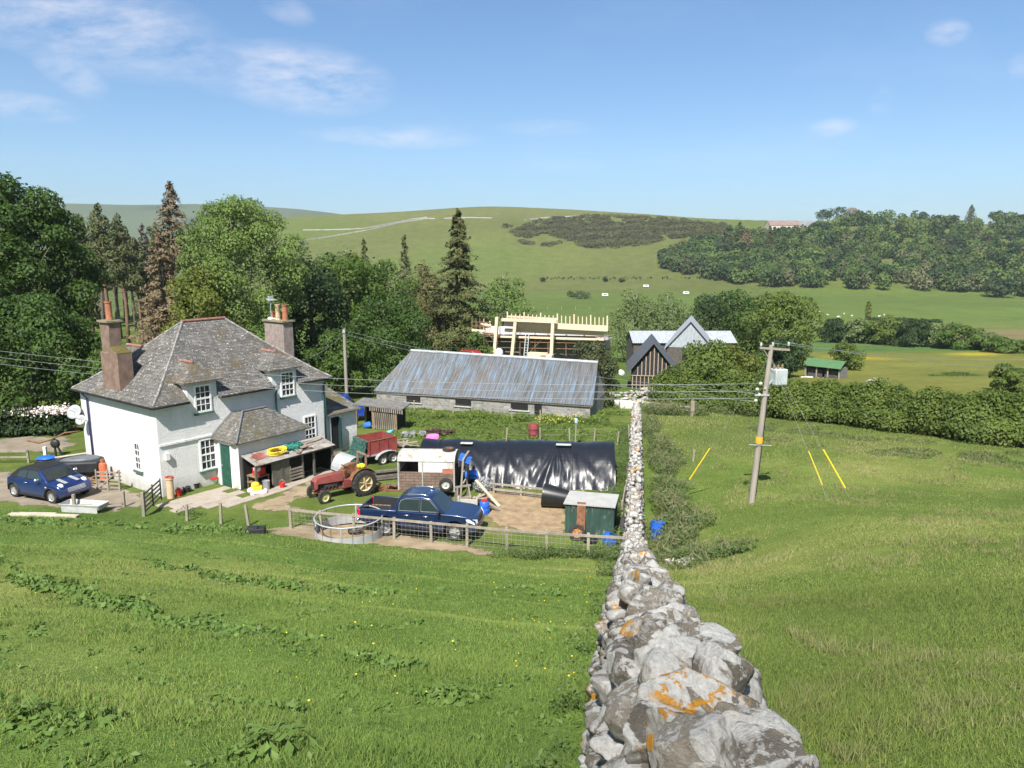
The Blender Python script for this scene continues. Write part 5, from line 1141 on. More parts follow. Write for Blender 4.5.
# polytunnel under black sheet
def plasticmat():
    m, nt, b, tc, out = newmat('black_sheet'); v = tc.outputs['Object']
    b.inputs['Base Color'].default_value = (.011, .013, .019, 1); b.inputs['Roughness'].default_value = .36; b.inputs['Specular IOR Level'].default_value = .5
    h = nt.math('ADD', nt.noise(nt.mapping(v, (1.6, .6, .6)), 1.2, 3, .5), nt.math('MULTIPLY', nt.noise(v, 5, 4, .6), .12)); nt.link(nt.bump(h, .4, .12), b.inputs['Normal']); return m
mSheet = plasticmat()
tu = thing('polytunnel', 'long low tunnel covered in glossy black plastic sheet', 'polytunnel', (0, 0, 0))
A, B = Vector((-4.9, 39.0, 0)), Vector((5.45, 38.05, 0)); ax_ = (B - A).normalized(); nx_ = Vector((-ax_.y, ax_.x, 0)); NL, NA = 150, 44; vs = []
for i in range(NL + 1):
    s = i / NL; c_ = A + (B - A) * s; base = Tz(c_.x, c_.y) - .03
    hoop = .5 + .5 * math.cos(2 * math.pi * s * 3.2 + .6 + 2 * math.sin(s * 5))
    for j in range(NA + 1):
        ph = math.pi * j / NA; cs, sn = math.cos(ph), math.sin(ph)
        tt_ = 1 - 2 * j / NA; yy_ = -2.5 * tt_ + .35; zz = 1.92 * (1 - abs(tt_) ** 2.0)
        fan = math.sin(s * 62 + 3.5 * (1 - sn) * math.sin(s * 17) + 1.1 * math.sin(s * 140)); lowf = max(0, 1 - zz / 1.3)
        fold = 0.
        for s_t, k_ in ((.20, 15), (.71, 17), (.45, 11)):
            dx_ = (s - s_t) * 10.4; dz_ = 1.98 - zz; fold += .042 * math.sin(math.atan2(dx_, dz_ + .1) * k_ + k_) * math.exp(-(dx_ * dx_) / 5.5) * min(1, dz_ * 1.2) * (1 if s_t != .45 else .5)
        fold = fold * (.55 + .9 * mnoise.noise(Vector((s * 9, zz * .6, 2.0)))) + .05 * mnoise.noise(Vector((s * 22 + zz * .9, zz * 1.6, 5.0))) + .025 * mnoise.noise(Vector((s * 60 - zz * 2.0, zz * 2.5, 9.0)))
        d_ = fold + .010 * fan * lowf + .02 * (hoop - .5) * 2 * sn + .04 * math.sin(s * 48 + 2.2 * math.sin(s * 17) + 1.5 * zz) * lowf
        sagz = -.05 * (1 - hoop) * sn
        p = c_ + nx_ * yy_ * (1 + d_) + Vector((0, 0, base + zz * (1 + d_ * .4) + sagz)); vs.append(p)
fs = [(i * (NA + 1) + j, (i + 1) * (NA + 1) + j, (i + 1) * (NA + 1) + j + 1, i * (NA + 1) + j + 1) for i in range(NL) for j in range(NA)]
mb = MB(); mb.add(vs, fs + [tuple(range(NA + 1)), tuple(NL * (NA + 1) + j for j in range(NA, -1, -1))]); mb.build('cover', mSheet, tu, smooth='auto')
mb = MB()
for i in (14, 68, 118):
    mb.tube([vs[i * (NA + 1) + j] + Vector((0, 0, .02)) for j in range(0, NA + 1, 2)], .02, 5)
mb.build('tie_rope', mTrim, tu)
for (s, w_) in ((.24, .42), (.74, .5)):
    c_ = A + (B - A) * s; mb = MB(); mb.box((c_.x - .02, c_.y - .25, Tz(c_.x, c_.y) + 1.89), (w_ * 1.6, .3, .05), rz=math.atan2(ax_.y, ax_.x)); tag(mb.build('board_weight', M('pale_sacking', (.42, .41, .38), .9, .2, 6), None, bevel=.02), 'pale board weighing down the black tunnel ' + ('near its far end' if s < .5 else 'nearer the stone wall'), 'board')
# black tapered tank lying in the pen
g_ = G(557, 511); tk = thing('tapered_tank', 'big black tapered plastic tank lying on its side in the straw pen', 'tank', g_ + Vector((.1, .45, .52)), R(-12))
mb = MB(); mb.lathe([(.54, -.75), (.56, -.74), (.56, -.66), (.36, .75), (.38, .77), (.34, .77), (.50, -.70), (.44, -.72), (0, -.60)], n=28, axis='X'); o = mb.build('shell', M('black_tank', (.015, .016, .018), .38, .2, 3), tk, smooth='auto'); o.rotation_euler = (0, R(6), 0)
# green corrugated hut
ht = thing('corrugated_hut', 'small green corrugated hut with pale flat roof beside the stone wall', 'hut', (G(565, 536) + G(613, 540)) / 2, math.atan2((G(613, 540) - G(565, 536)).y, (G(613, 540) - G(565, 536)).x))
wd_ = (G(613, 540) - G(565, 536)).length; hh = 1.45
mHut = M('hut_green', (.034, .072, .056), .8, .35, 3, col2=(.20, .21, .18), thr=.60, stretch=(1, 1, .35))
mb = MB(); mb.add(*wavy((-wd_ / 2, 0, 0), (wd_ / 2, 0, 0), (wd_ / 2, 0, hh), (-wd_ / 2, 0, hh), 15, .02)); mb.add(*wavy((wd_ / 2, 0, 0), (wd_ / 2, 1.5, 0), (wd_ / 2, 1.5, hh), (wd_ / 2, 0, hh), 11, .02)); mb.add(*wavy((-wd_ / 2, 1.5, 0), (-wd_ / 2, 0, 0), (-wd_ / 2, 0, hh), (-wd_ / 2, 1.5, hh), 11, .02)); mb.build('wall', mHut, ht, fix=False, solid=.01)
mb = MB(); mb.box((0, .74, hh + .02), (wd_ + .14, 1.66, .06)); mb.build('roof', M('pale_roof', (.36, .36, .34), .8, .12, 2, col2=(.30, .17, .11), thr=.68), ht)
mb = MB(); mb.box((-wd_ * .16, -.12, .78), (.36, .05, 1.6), rot=Matrix.Rotation(R(-5), 3, 'X')); o = mb.build('rusty_sheet', mRust); o.location = ht.location; o.rotation_euler = ht.rotation_euler; tag(o, 'tall rusty steel plate leaning against the green hut', 'steel plate')
for (px, py, r_, lab) in ((577, 541, .34, 'old wheel with rusty rim leaning on the green hut under the steel plate'), (598, 538, .37, 'old wheel with orange rusty rim leaning on the green hut beside the black bag')):
    w_ = wheel(None, 0, 0, r_, .17, -1, M('rim_rust', (.36, .17, .07), .85, .3, 6), 6, name='scrap_wheel'); g_ = G(px, py); w_.location = g_ + Vector((0, .1, r_ * .98)); w_.rotation_euler = (R(-12), 0, R(-4)); tag(w_, lab, 'wheel', 'old wheels by the hut')
lump('black_bag', 'black bin bag slumped between the old wheels and the upturned blue tub', 'bag', (.75, .5, .45), mBlack, G(591, 543))
mb = MB(); mb.lathe([(.10, .44), (.3, .42), (.32, .38), (.29, 0), (.26, 0), (.27, .38)], n=20); o = item('upturned_tub', 'blue tub upturned beside the black bag at the hut', 'tub', mb, mBlue, G(609, 544), smooth='auto'); o.rotation_euler = (0, R(14), 0)
o = wheel(None, 0, 0, .42, .2, 1, mDark, 0, name='scrap_tyre'); g_ = G(629, 540); o.location = (WALLX(29.9) - .48, 29.9, Tz(4.8, 29.9) + .42); o.rotation_euler = (0, 0, R(75)); tag(o, 'big black tyre leaning against the dry stone wall', 'tyre')
bb = thing('blue_barrel', 'open blue plastic barrel standing in nettles beyond the stone wall', 'barrel', G(656, 539)); bb.rotation_euler = (R(-6), R(5), 0)
mb = MB(); mb.lathe([(0, .02), (.22, 0), (.26, .3), (.27, .32), (.28, .72), (.30, .74), (.27, .74), (.25, .1), (0, .1)], n=20); mb.build('shell', mBlue, bb, smooth='auto')

# ------------------------------------------------------------------ round feeder
fd = thing('ring_feeder', 'round galvanised livestock feeder with bars and straw, in front of the pickup', 'feeder', G(349.5, 535.5) + Vector((0, 0, .03)))
Rf = 1.42; N_ = 44; mb = MB(); ring = lambda r, z: [Vector((r * math.cos(2 * math.pi * k / N_) * (1 + .0), r * math.sin(2 * math.pi * k / N_), z)) for k in range(N_ + 1)]
b0, b1 = ring(Rf, 0), ring(Rf, .40); mb.add(b0 + b1, [(k, k + 1, N_ + 2 + k, N_ + 1 + k) for k in range(N_)]); mb.build('base_sheet', mGalv, fd, fix=False, solid=.02)
mb = MB(); mb.tube(ring(Rf, 0.84), .03, 6, cap=False); mb.build('top_rail', mGalv, fd, smooth=True)
for k in range(20):
    a = 2 * math.pi * k / 20; mb = MB(); mb.cyl((Rf * math.cos(a), Rf * math.sin(a), .02), (Rf * math.cos(a), Rf * math.sin(a), .84), .035 if k % 5 == 0 else .016, n=6); mb.build('bar', mGalv if k % 5 == 0 else M('bar_dark', (.12, .11, .10), .7, .2, 4), fd)
tag(sheet('straw_litter', [(fd.location.x + 1.36 * math.cos(a), fd.location.y + 1.36 * math.sin(a)) for a in np.linspace(0, 6.28, 30)[:-1]], mStraw, .06, .08, .02, .06), kind='structure')
lump('feed_bag', 'dark feed bag lying on the straw inside the round feeder', 'bag', (.8, .5, .25), mTrim, fd.location + Vector((.2, .1, .05)))
mb = MB()
for k in range(9): mb.box((-.75 + .19 * k, 0, .55), (.16, .03, .5))
mb.box((0, .03, .7), (1.7, .03, .07)); item('pallet_side', 'brown slatted pallet side standing behind the round feeder', 'pallet', mb, mWoodB, fd.location + Vector((.7, 1.62, 0)), R(-10))

# ------------------------------------------------------------------ fences
def fence(name, label, pts, post_h, pw, rails, mat, wires=0, mesh=False, group=None, cat='fence', lean=.03, railmat=None):
    f = thing(name, label, cat, pts[0], 0, group); o = pts[0]; tops = []
    for p in pts:
        d = p - o; l = Vector((rnd.uniform(-lean, lean), rnd.uniform(-lean, lean), 0)); h = post_h * rnd.uniform(.95, 1.06)
        mb = MB(); mb.bar(d - Vector((0, 0, .2)), d + l + Vector((0, 0, h)), pw); mb.build('post', mat, f); tops.append((d, l, h))
    for r_ in rails:
        for (d0, l0, h0), (d1, l1, h1) in zip(tops, tops[1:]):
            mb = MB(); off = Vector((0, -pw * .6, 0)); mb.bar(d0 + l0 * r_ + off + Vector((0, 0, post_h * r_)), d1 + l1 * r_ + off + Vector((0, 0, post_h * r_)), .04, .10); mb.build('rail', railmat or mat, f)
    if wires:
        mb = MB()
        for k in range(wires):
            z = post_h * (.12 + .8 * k / max(1, wires - 1))
            for (d0, *_), (d1, *_) in zip(tops, tops[1:]): mb.bar(d0 + Vector((0, -pw * .5, z)), d1 + Vector((0, -pw * .5, z)), .007)
        if mesh:
            for (d0, *_), (d1, *_) in zip(tops, tops[1:]):
                n = int((d1 - d0).length / .17)
                for k in range(1, n): q = d0 + (d1 - d0) * k / n; mb.bar(q + Vector((0, -pw * .5, .06)), q + Vector((0, -pw * .5, post_h * .9)), .006)
        mb.build('wire', M('fence_wire', (.33, .33, .32), .6, .2, 5, metal=.3), f)
    return f
xs = [-9.6, -8.2, -6.7, -4.95, -3.35, -1.85, -.2, 1.4, 3.0, 4.35]
fence('rail_fence', 'weathered post and rail fence with wire mesh in front of the pickup', [ong(x, 28.2 - .236 * x) for x in xs], .98, .11, (.92,), mWood, 5, True)
fence('pen_fence', 'grey wooden rail fence between the straw pen and the black tunnel', [G(494, 494), G(521, 497), G(546, 500), G(583, 503)], .62, .10, (.9, .45), mWood, 3, True)
fence('pen_side_fence', 'short wooden fence down the wall side of the straw pen', [G(622, 520), G(624, 505), G(628, 492)], .9, .1, (.9, .5), mWood)
for (px, py, h, lab) in ((187, 521, .75, 'short fence post, shortest of three below the patio'), (221, 524, .95, 'upright fence post in the middle of three below the patio'), (249, 526, .95, 'leaning fence post nearest the black crate below the patio')):
    mb = MB(); mb.bar((0, 0, -.2), (-.12 if px == 249 else .01, .05, h), .10, .09); tag(mb.build('fence_post', mWood), lab, 'post', 'posts below the patio').location = G(px, py)
cr = MB(); cr.box((0, 0, .12), (.75, .5, .24)); cr.box((-.1, -.05, .26), (.4, .3, .08)); item('black_crate', 'black crate with grey rubbish in the grass below the patio', 'crate', cr, mTrim, G(256, 533), R(8), bevel=.02)
# gates, pallet, trough and timber by the gable
gt = thing('field_gate', 'dark wooden five-bar gate standing ajar below the house corner', 'gate', G(145, 516), math.atan2(*(lambda d: (d.y, d.x))(G(163, 503) - G(145, 516))))
mb = MB(); mb.bar((-.08, 0, -.1), (-.08, 0, 1.15), .12); mb.build('post', mWood, gt)
for k in range(5): mb = MB(); mb.bar((0, 0, .2 + .2 * k), (1.85, 0, .30 + .2 * k), .03, .08); mb.build('rail', mWoodD, gt)
for x in (.02, .9, 1.82): mb = MB(); mb.bar((x, -.03, .15), (x, -.03, 1.2), .08, .04); mb.build('stile', mWoodD, gt)
hd = thing('sheep_hurdle', 'grey wooden hurdle leaning by the gas bottle at the gable', 'hurdle', G(97, 490), math.atan2(*(lambda d: (d.y, d.x))(G(116, 491) - G(97, 490))))
for k in range(5): mb = MB(); mb.bar((0, 0, .15 + .2 * k), (1.35, .1, .15 + .2 * k), .04, .08); mb.build('rail', mWood, hd)
for (x0, x1) in ((.05, .05), (.66, .66), (1.3, 1.3), (.05, 1.3)): mb = MB(); mb.bar((x0, -.03, .05), (x1, -.03 + .07 * x1, 1.1), .07, .04); mb.build('stile', mWood, hd)
fence('gap_fence', 'two rough posts with low rails between trough and gate', [G(75, 510), G(124, 507)], .75, .12, (.3,), mWood)
fence('paddock_fence', 'rail fence beyond the blue convertible', [G(-40, 465), G(-10, 463.5), G(29, 463)], .75, .09, (.95, .5), mWood)
mb = MB(); mb.box((0, 0, .2), (1.9, .55, .05)); mb.add([(-.95, -.28, .2), (.95, -.28, .2), (1.0, -.36, .42), (-1.0, -.36, .42)], [(0, 1, 2, 3)]); mb.add([(-.95, .28, .2), (.95, .28, .2), (1.0, .36, .42), (-1.0, .36, .42)], [(0, 1, 2, 3)]); mb.add([(-.95, -.28, .2), (-.95, .28, .2), (-1.0, .36, .42), (-1.0, -.36, .42)], [(0, 1, 2, 3)]); mb.add([(.95, -.28, .2), (.95, .28, .2), (1.0, .36, .42), (1.0, -.36, .42)], [(0, 1, 2, 3)]); mb.add([(-.9, -.36, 0), (.9, -.36, 0), (.9, -.36, .3), (-.9, -.36, .3)], [(0, 1, 2, 3)])
item('water_trough', 'long galvanised water trough in front of the blue convertible', 'trough', mb, M('trough_grey', (.40, .41, .40), .6, .2, 3), G(85, 511), R(-8)).modifiers.new('s', 'SOLIDIFY').thickness = .03
mb = MB(); mb.bar((-1.55, 0, .08), (1.6, -.1, .06), .26, .10); mb.bar((-1.3, .2, .05), (.4, .18, .05), .2, .08); item('timber_beam', 'long pale beam lying in the grass below the convertible', 'beam', mb, M('pale_beam', (.42, .38, .29), .9, .25, 3), G(44, 516.5), R(-2))
gb = thing('gas_bottle', 'orange gas bottle against the white gable', 'gas bottle', G(101, 473)); gb.location = H(-.5, 4.95)
mb = MB(); mb.lathe([(.15, 0), (.2, .05), (.2, .85), (.17, .97), (.07, 1.03), (.05, 1.06), (0, 1.06)], n=18); mb.build('bottle', M('gas_orange', (.52, .13, .06), .6, .15, 4), gb, smooth='auto'); mb = MB(); mb.lathe([(.10, 1.0), (.11, 1.2), (.09, 1.2), (.08, 1.0)], n=12); mb.build('collar', mTerra, gb)
# covered trailer behind the convertible
ctb = thing('covered_trailer', 'dark trailer heaped with black tarpaulin beside the gable', 'trailer', G(75, 481) + Vector((0, .3, 0)), R(8))
mb = MB(); mb.box((0, 0, .78), (2.6, 1.3, .62)); mb.build('body', M('tarp_black', (.02, .022, .026), .6, .3, 2, .5, 6), ctb, bevel=.09)
mb = MB(); mb.sph((.1, .1, 1.1), (1.1, .55, .2), 14, 8); mb.build('load', M('tarp_grey', (.10, .11, .125), .5, .3, 2, .5, 6), ctb, smooth=True)
mb = MB(); mb.bar((-.9, -.3, 1.32), (.6, .35, 1.36), .16, .04); mb.build('plank', MATS['pale_plank'], ctb)
for s in (-1, 1): wheel(ctb, -.1, s * .72, .3, .18, s, mGrey, 0)
o = MB(); o.sph((0, 0, .1), (.52, .42, .11), 14, 8); item('blue_cover', 'bright blue plastic cover on a dark bin by the convertible', 'cover', o, mBlue, G(48, 474) + Vector((0, 0, .82)), smooth=True)
mb = MB(); mb.box((0, 0, .4), (.9, .8, .8)); mb.box((0, 0, .82), (.95, .85, .06)); item('compost_bin', 'dark bin under the bright blue cover', 'bin', mb, mTrim, G(48, 474), .2, bevel=.04)
sc_ = MB()
for k in range(10): sc_.bar((rnd.uniform(-.9, .3), rnd.uniform(-.3, .3), rnd.uniform(.05, .3)), (rnd.uniform(-.2, .9), rnd.uniform(-.3, .4), rnd.uniform(.05, .4)), .1, .05)
item('scrap_pile', 'low pile of scrap wood under the covered trailer', 'scrap', sc_, mWoodB, G(88, 483))
hr = thing('hay_rake', 'rusty farm implement with curved arm behind the covered trailer', 'farm implement', G(56, 456))
mb = MB(); mb.tube([(-1.6, 0, .95), (-.9, 0, .8), (-.2, .1, 1.0), (.5, .3, 1.35), (1.3, .5, 1.4)], .05, 6); mb.build('arm', mRust, hr, smooth=True); mb = MB(); mb.bar((0, 0, 0), (0, 0, 1.1), .09); mb.bar((.4, 0, 0), (0, 0, 1.0), .08); mb.sph((0, .05, .75), (.3, .2, .28), 8, 6); mb.build('stand', mTrim, hr); mb = MB(); mb.box((-.55, -.1, .3), (.16, .16, .6)); mb.build('white_leg', mWhiteW, hr)

# ------------------------------------------------------------------ garden and open shed behind the yard
os_ = thing('open_shed', 'small timber lean-to with flat roof and slatted front behind the red trailer', 'shed', G(357, 428), R(-12)); 
mb = MB(); mb.add([(-.2, -.1, 1.75), (3.5, -.1, 1.5), (3.5, 1.8, 1.6), (-.2, 1.8, 1.85)], [(0, 1, 2, 3)]); mb.build('roof', M('felt_roof', (.15, .145, .135), .9, .3, 3), os_, fix=False, solid=.08)
mb = MB()
for x in (0, 1.25, 3.0):
    for y in (0, 1.7): mb.bar((x, y, 0), (x, y, 1.65), .13)
mb.build('post', mWoodB, os_)
mb = MB()
for k in range(12): mb.box((1.35 + .15 * k, -.03, .62), (.07, .03, 1.2))
mb.build('slatted_panel', mWood, os_); mb = MB(); mb.box((1.5, 1.72, .8), (3.1, .05, 1.6)); mb.box((3.02, .9, .75), (.05, 1.7, 1.5)); mb.build('back_boards', mDark, os_)
mb = MB()
for k in range(16): mb.box((1.1 + .16 * k, -.12, 1.48 - .01 * k), (.08, .03, .26))
mb.build('eaves_slats', mWood, os_)
lump('blue_sack', 'blue sack under the open timber lean-to', 'sack', (.75, .6, .5), mBlueTarp, G(366, 429) + Vector((.0, .3, 0)))
fence('garden_fence', 'line of thin posts along the rough grass in front of the long barn', [G(x, y) for x, y in ((395, 408), (414, 411), (433, 413), (453, 414), (472, 417), (491, 420), (512, 421), (540, 423))], .95, .09, (), mWood, 3, lean=.06)
fence('garden_wire_fence', 'wire fence on thin posts behind the black tunnel', [G(x, y) for x, y in ((506, 441), (540, 441), (570, 442), (594, 441), (617, 445), (629, 438))], .9, .08, (), mWood, 3, lean=.08)
mb = MB(); mb.bar((0, 0, 0), (.05, 0, 1.55), .07); o = mb.build('stake', mWood); o.location = G(575, 446); tag(o, 'tall stake capped with a blue and white cup behind the tunnel', 'stake'); mb = MB(); mb.lathe([(.05, 1.5), (.1, 1.52), (.11, 1.75), (.06, 1.8), (0, 1.8)], (.05, 0, 0), 12); mb.build('cap', M('cup_blue', (.35, .55, .8), .5, .1, 4), o)
drum('rusty_drum', 'dark red drum standing in the rough garden grass', G(533.5, 437.5), .34, .95, M('drum_red', (.20, .035, .04), .7, .25, 4))
lump('pink_sack', 'bright pink sack on the rubbish heap beyond the red trailer', 'sack', (1.0, .6, .6), mPink, G(433, 441))
jk = MB()
for k in range(14): jk.box((rnd.uniform(-.8, .8), rnd.uniform(-.4, .5), rnd.uniform(.08, .45)), (rnd.uniform(.2, .5), rnd.uniform(.1, .4), rnd.uniform(.08, .2)), rot=Matrix.Rotation(rnd.uniform(-1, 1), 3, (rnd.random(), rnd.random(), 1)))
item('rubbish_heap', 'heap of dark red and black rubbish beside the pink sack', 'rubbish heap', jk, M('mixed_rubbish', (.10, .03, .03), .7, .5, 6, col2=(.03, .03, .035), thr=.5), G(440, 436))
jk = MB()
for k in range(16): jk.bar((rnd.uniform(-1, .3), rnd.uniform(-.5, .5), rnd.uniform(.1, .6)), (rnd.uniform(-.2, 1), rnd.uniform(-.5, .5), rnd.uniform(.1, .5)), .12, .05)
item('plank_heap', 'jumbled heap of grey planks at the tail of the red trailer', 'plank heap', jk, mWood, G(404, 448))
lump('turquoise_bag', 'turquoise bag in the grass behind the red trailer', 'bag', (.6, .4, .25), M('turquoise', (.10, .35, .48), .5, .1, 5), G(390, 433))
van = thing('blue_van', 'bright blue van parked behind the outhouse, mostly hidden', 'van', aty(337, 393, 55) * 1, R(10)); van.location.z = Tz(van.location.x, van.location.y)
vp = [(-1.9, .35), (-1.95, 1.3), (-1.85, 1.85), (.7, 1.9), (1.25, 1.2), (2.0, 1.0), (2.05, .35)]
mb = MB(); mb.loft(vp, lambda x, z: .85 - .12 * max(0, z - 1.1)); mb.build('body', carpaint('van_blue', (.01, .05, .35)), van, bevel=.06); screen('windscreen', van, 1.22, 1.24, .74, 1.82, .72, .62, mCarGlass)
glasspoly('window', van, [(-1.7, 1.2), (-1.65, 1.7), (.55, 1.75), (.95, 1.2)], lambda x, z: .85 - .12 * max(0, z - 1.1), mCarGlass, .006)
for x in (-1.2, 1.3):
    for s in (-1, 1): wheel(van, x, s * .76, .31, .2, s, mAlloy, 5)

mb = MB()
for k in range(12): mb.bar((rnd.uniform(-.8, .2), rnd.uniform(-.4, .4), rnd.uniform(.03, .3)), (rnd.uniform(0, .9), rnd.uniform(-.4, .4), rnd.uniform(.03, .5)), rnd.uniform(.05, .14), .04)
item('scrap_timber', 'scattered scrap timber between the livestock trailer and the straw pen', 'scrap timber', mb, mWood, G(474, 503))
mb = MB()
mb.box((0, 0, .05), (1.9, .8, .08))
for k in range(14): mb.box((rnd.uniform(-.8, .8), rnd.uniform(-.3, .3), rnd.uniform(.08, .2)), (rnd.uniform(.15, .45), rnd.uniform(.1, .3), rnd.uniform(.05, .25)), rot=Matrix.Rotation(rnd.uniform(-1, 1), 3, (rnd.random(), rnd.random(), 1)))
item('scrap_metal', 'rusty scrap metal lying between the tractor wheel and the sleepers', 'scrap metal', mb, mRust, G(386, 489))
mb = MB()
for k in range(10): mb.box((rnd.uniform(-.9, .9), rnd.uniform(-.3, .3), rnd.uniform(.04, .3)), (rnd.uniform(.2, .5), rnd.uniform(.1, .3), rnd.uniform(.05, .3)), rot=Matrix.Rotation(rnd.uniform(-1, 1), 3, (rnd.random(), rnd.random(), 1)))
item('junk_heap', 'grey junk piled in the grass by the open timber lean-to', 'junk heap', mb, M('grey_junk', (.24, .24, .25), .7, .4, 4, col2=(.06, .12, .22), thr=.6), G(412, 437))
# ------------------------------------------------------------------ trees
mBark = M('bark', (.13, .11, .085), .95, .3, 4, .6, 20); mBarkG = M('bark_grey', (.22, .20, .17), .95, .3, 4, .5, 20); mBarkP = M('bark_pine', (.17, .105, .07), .95, .3, 4, .5, 18)
mSyc = leafmat('leaf_sycamore', (.016, .042, .009), (.078, .138, .027), up=.32); mAsh = leafmat('leaf_ash', (.065, .115, .024), (.185, .265, .070)); mMid = leafmat('leaf_mid', (.026, .062, .012), (.115, .180, .032))
mDk = leafmat('leaf_dark', (.014, .036, .012), (.055, .095, .028)); mWil = leafmat('leaf_willow', (.070, .110, .035), (.190, .245, .095)); mSpr = leafmat('needle_green', (.034, .052, .015), (.120, .135, .046), .12)
mBrn = leafmat('needle_brown', (.105, .080, .045), (.270, .205, .125), .12); mPin = leafmat('needle_pine', (.040, .058, .018), (.130, .142, .055), .12); mHaw = leafmat('leaf_hawthorn', (.044, .082, .015), (.155, .205, .042)); mEld = leafmat('leaf_elder', (.030, .045, .018), (.105, .125, .050))
mYel = leafmat('leaf_yellowish', (.055, .085, .014), (.185, .210, .040))
def pxm(Y): return FOC / (Y * CP + 4)
def spot(px, Y):
    x = (px - 512) / FOC * (Y * CP + 10 * SP)
    return ong(x, Y)
def broad(label, px, Y, top, hw, mat, n, leaf, seed, k=16, low=.18, taper=.0, gaps=.3, sx=1., bark=None, name='broadleaf_tree', group=None, cat='tree', lr=(.26, .42), up=.25, limbs=6, depth=None, aspect=.55, jit=.75):
    b_ = spot(px, Y); h = (aty(px, top, Y).z - b_.z) * 1.075; r = hw / pxm(Y) * 1.2; low = low - .2 if low < .08 else low - .04
    t = thing(name, label, cat, b_, rnd.uniform(0, 6.28) if depth is None else 0, group)
    H1 = h * .97
    crown('crown', lobes(h * low, H1, r, depth or r, k, lr, seed, taper), n, leaf, mat, t, gaps=gaps, up=up, aspect=aspect, jit=jit)
    trunk(h * .86, max(.07, h * .019), r * .8, limbs, bark or mBark, t, seed)
    return t
broad('huge dark sycamore rising to the top of the trees behind the blue convertible', 30, 60, 168, 62, mSyc, 42000, .31, 3, 34, .10, lr=(.17, .28))
broad('bushy dark sycamore in front of the huge sycamore, over the white-flowered hedge', 34, 50.5, 288, 58, mSyc, 30000, .25, 5, 28, .05, lr=(.18, .30), limbs=4)
broad('small leafy tree behind the gable chimney', 108, 50, 342, 26, mMid, 6000, .28, 8, 10, .05)
broad('tall light green ash behind the house roof', 244, 70, 188, 64, mAsh, 44000, .26, 9, 40, .10, gaps=.5, lr=(.13, .25), bark=mBarkG, limbs=10, taper=.1)
broad('pale yellowish tree low behind the slate roof ridge', 205, 64, 255, 34, mYel, 9000, .30, 10, 12, .05)
broad('dark broadleaf tree behind the tall chimney', 312, 78, 246, 36, mDk, 12000, .36, 12, 14, .05)
broad('mid green tree with bare grey twigs above the second utility pole', 348, 84, 240, 34, mMid, 12000, .36, 13, 16, .05, gaps=.4, bark=mBarkG)
broad('broad green tree behind the bushy sycamore by the barn', 382, 88, 252, 36, mMid, 12000, .36, 14, 16, .05, gaps=.36, bark=mBarkG)
broad('rounded bushy sycamore overhanging the far end of the long barn', 384, 71, 292, 42, mSyc, 24000, .27, 15, 18, .03, lr=(.24, .38))
broad('shrubby green tree between house chimney and bushy sycamore', 335, 66, 325, 26, mMid, 7000, .30, 16, 10, .02)
broad('loose green tree left of the timber-framed building site', 503, 100, 268, 27, mAsh, 7000, .36, 17, 14, .05, gaps=.4, bark=mBarkG)
broad('low green shrub at the edge of the scaffolding', 478, 84, 330, 16, mMid, 2500, .3, 18, 8, .02)
broad('dusky small tree between the long barn and the black gabled barn', 594, 63, 337, 23, mEld, 7500, .24, 19, 14, .05, gaps=.42, bark=mBarkG)
broad('pale feathery willow behind the black gabled barn', 636, 118, 288, 27, mWil, 7500, .36, 20, 14, .05, gaps=.42, bark=mBarkG)
broad('pale feathery willow nearest the grey metal roofs', 666, 116, 290, 25, mWil, 7000, .36, 21, 14, .05, gaps=.42, bark=mBarkG)
broad('dark round-headed tree right above the grey metal roof', 712, 122, 289, 27, mDk, 7500, .42, 22, 14, .05)
broad('dark spreading tree between the grey metal roof and the bright round tree', 745, 118, 288, 26, mSyc, 7500, .42, 23, 14, .05)
broad('big bright green round tree behind the utility pole', 782, 106, 288, 34, mHaw, 13000, .40, 24, 20, .04, lr=(.22, .34))
broad('bright bushy thorn tree behind the black gabled barn roof', 708, 72, 339, 27, mHaw, 9000, .30, 25, 14, .0)
broad('yellow-green bush below the grey metal roof end', 735, 73, 346, 24, mYel, 6500, .30, 26, 12, .0)
broad('green thorn bush in front of the timber stack', 706, 62, 362, 22, mHaw, 7000, .27, 27, 12, .0)
broad('dark drooping tree under the bright round tree beside the pole', 782, 90, 335, 20, mDk, 7000, .34, 28, 12, .0)
broad('leafy bush between the pole and the dark drooping tree', 757, 80, 352, 18, mMid, 4000, .32, 29, 9, .0)
broad('round green bush beside the green-roofed field shelter', 850, 103, 343, 14, mHaw, 5000, .30, 30, 10, .02)
broad('round green bush at the far edge of the buttercup field', 1014, 74, 366, 17, mHaw, 5000, .28, 31, 10, .02)
broad('low spreading bush in the buttercup field before the round bush', 969, 92, 378, 24, mMid, 3500, .30, 32, 8, .0)
for i, (px, Y, top, hw, mt, lab) in enumerate(((836, 172, 317, 13, mDk, 'dark round tree at the near end of the valley tree row'), (858, 170, 319, 13, mWil, 'pale greyish tree second along the valley tree row'), (872, 168, 322, 12, mMid, 'small mid green tree third along the valley tree row'), (890, 165, 315, 16, mHaw, 'tall bright green tree in the middle of the valley tree row'), (916, 160, 318, 17, mDk, 'largest dark round tree of the valley tree row'), (940, 158, 325, 14, mWil, 'pale loose tree beyond the largest dark tree of the row'), (966, 152, 323, 20, mMid, 'wide green tree toward the far end of the valley tree row'), (992, 150, 332, 14, mWil, 'grey-green scrubby tree close to the frame edge of the valley row'), (1012, 142, 338, 18, mMid, 'low bushy tree ending the valley tree row'))):
    broad(lab, px, Y, top, hw, mt, 4200, .50, 40 + i, 11, .0, group='trees in the valley row')
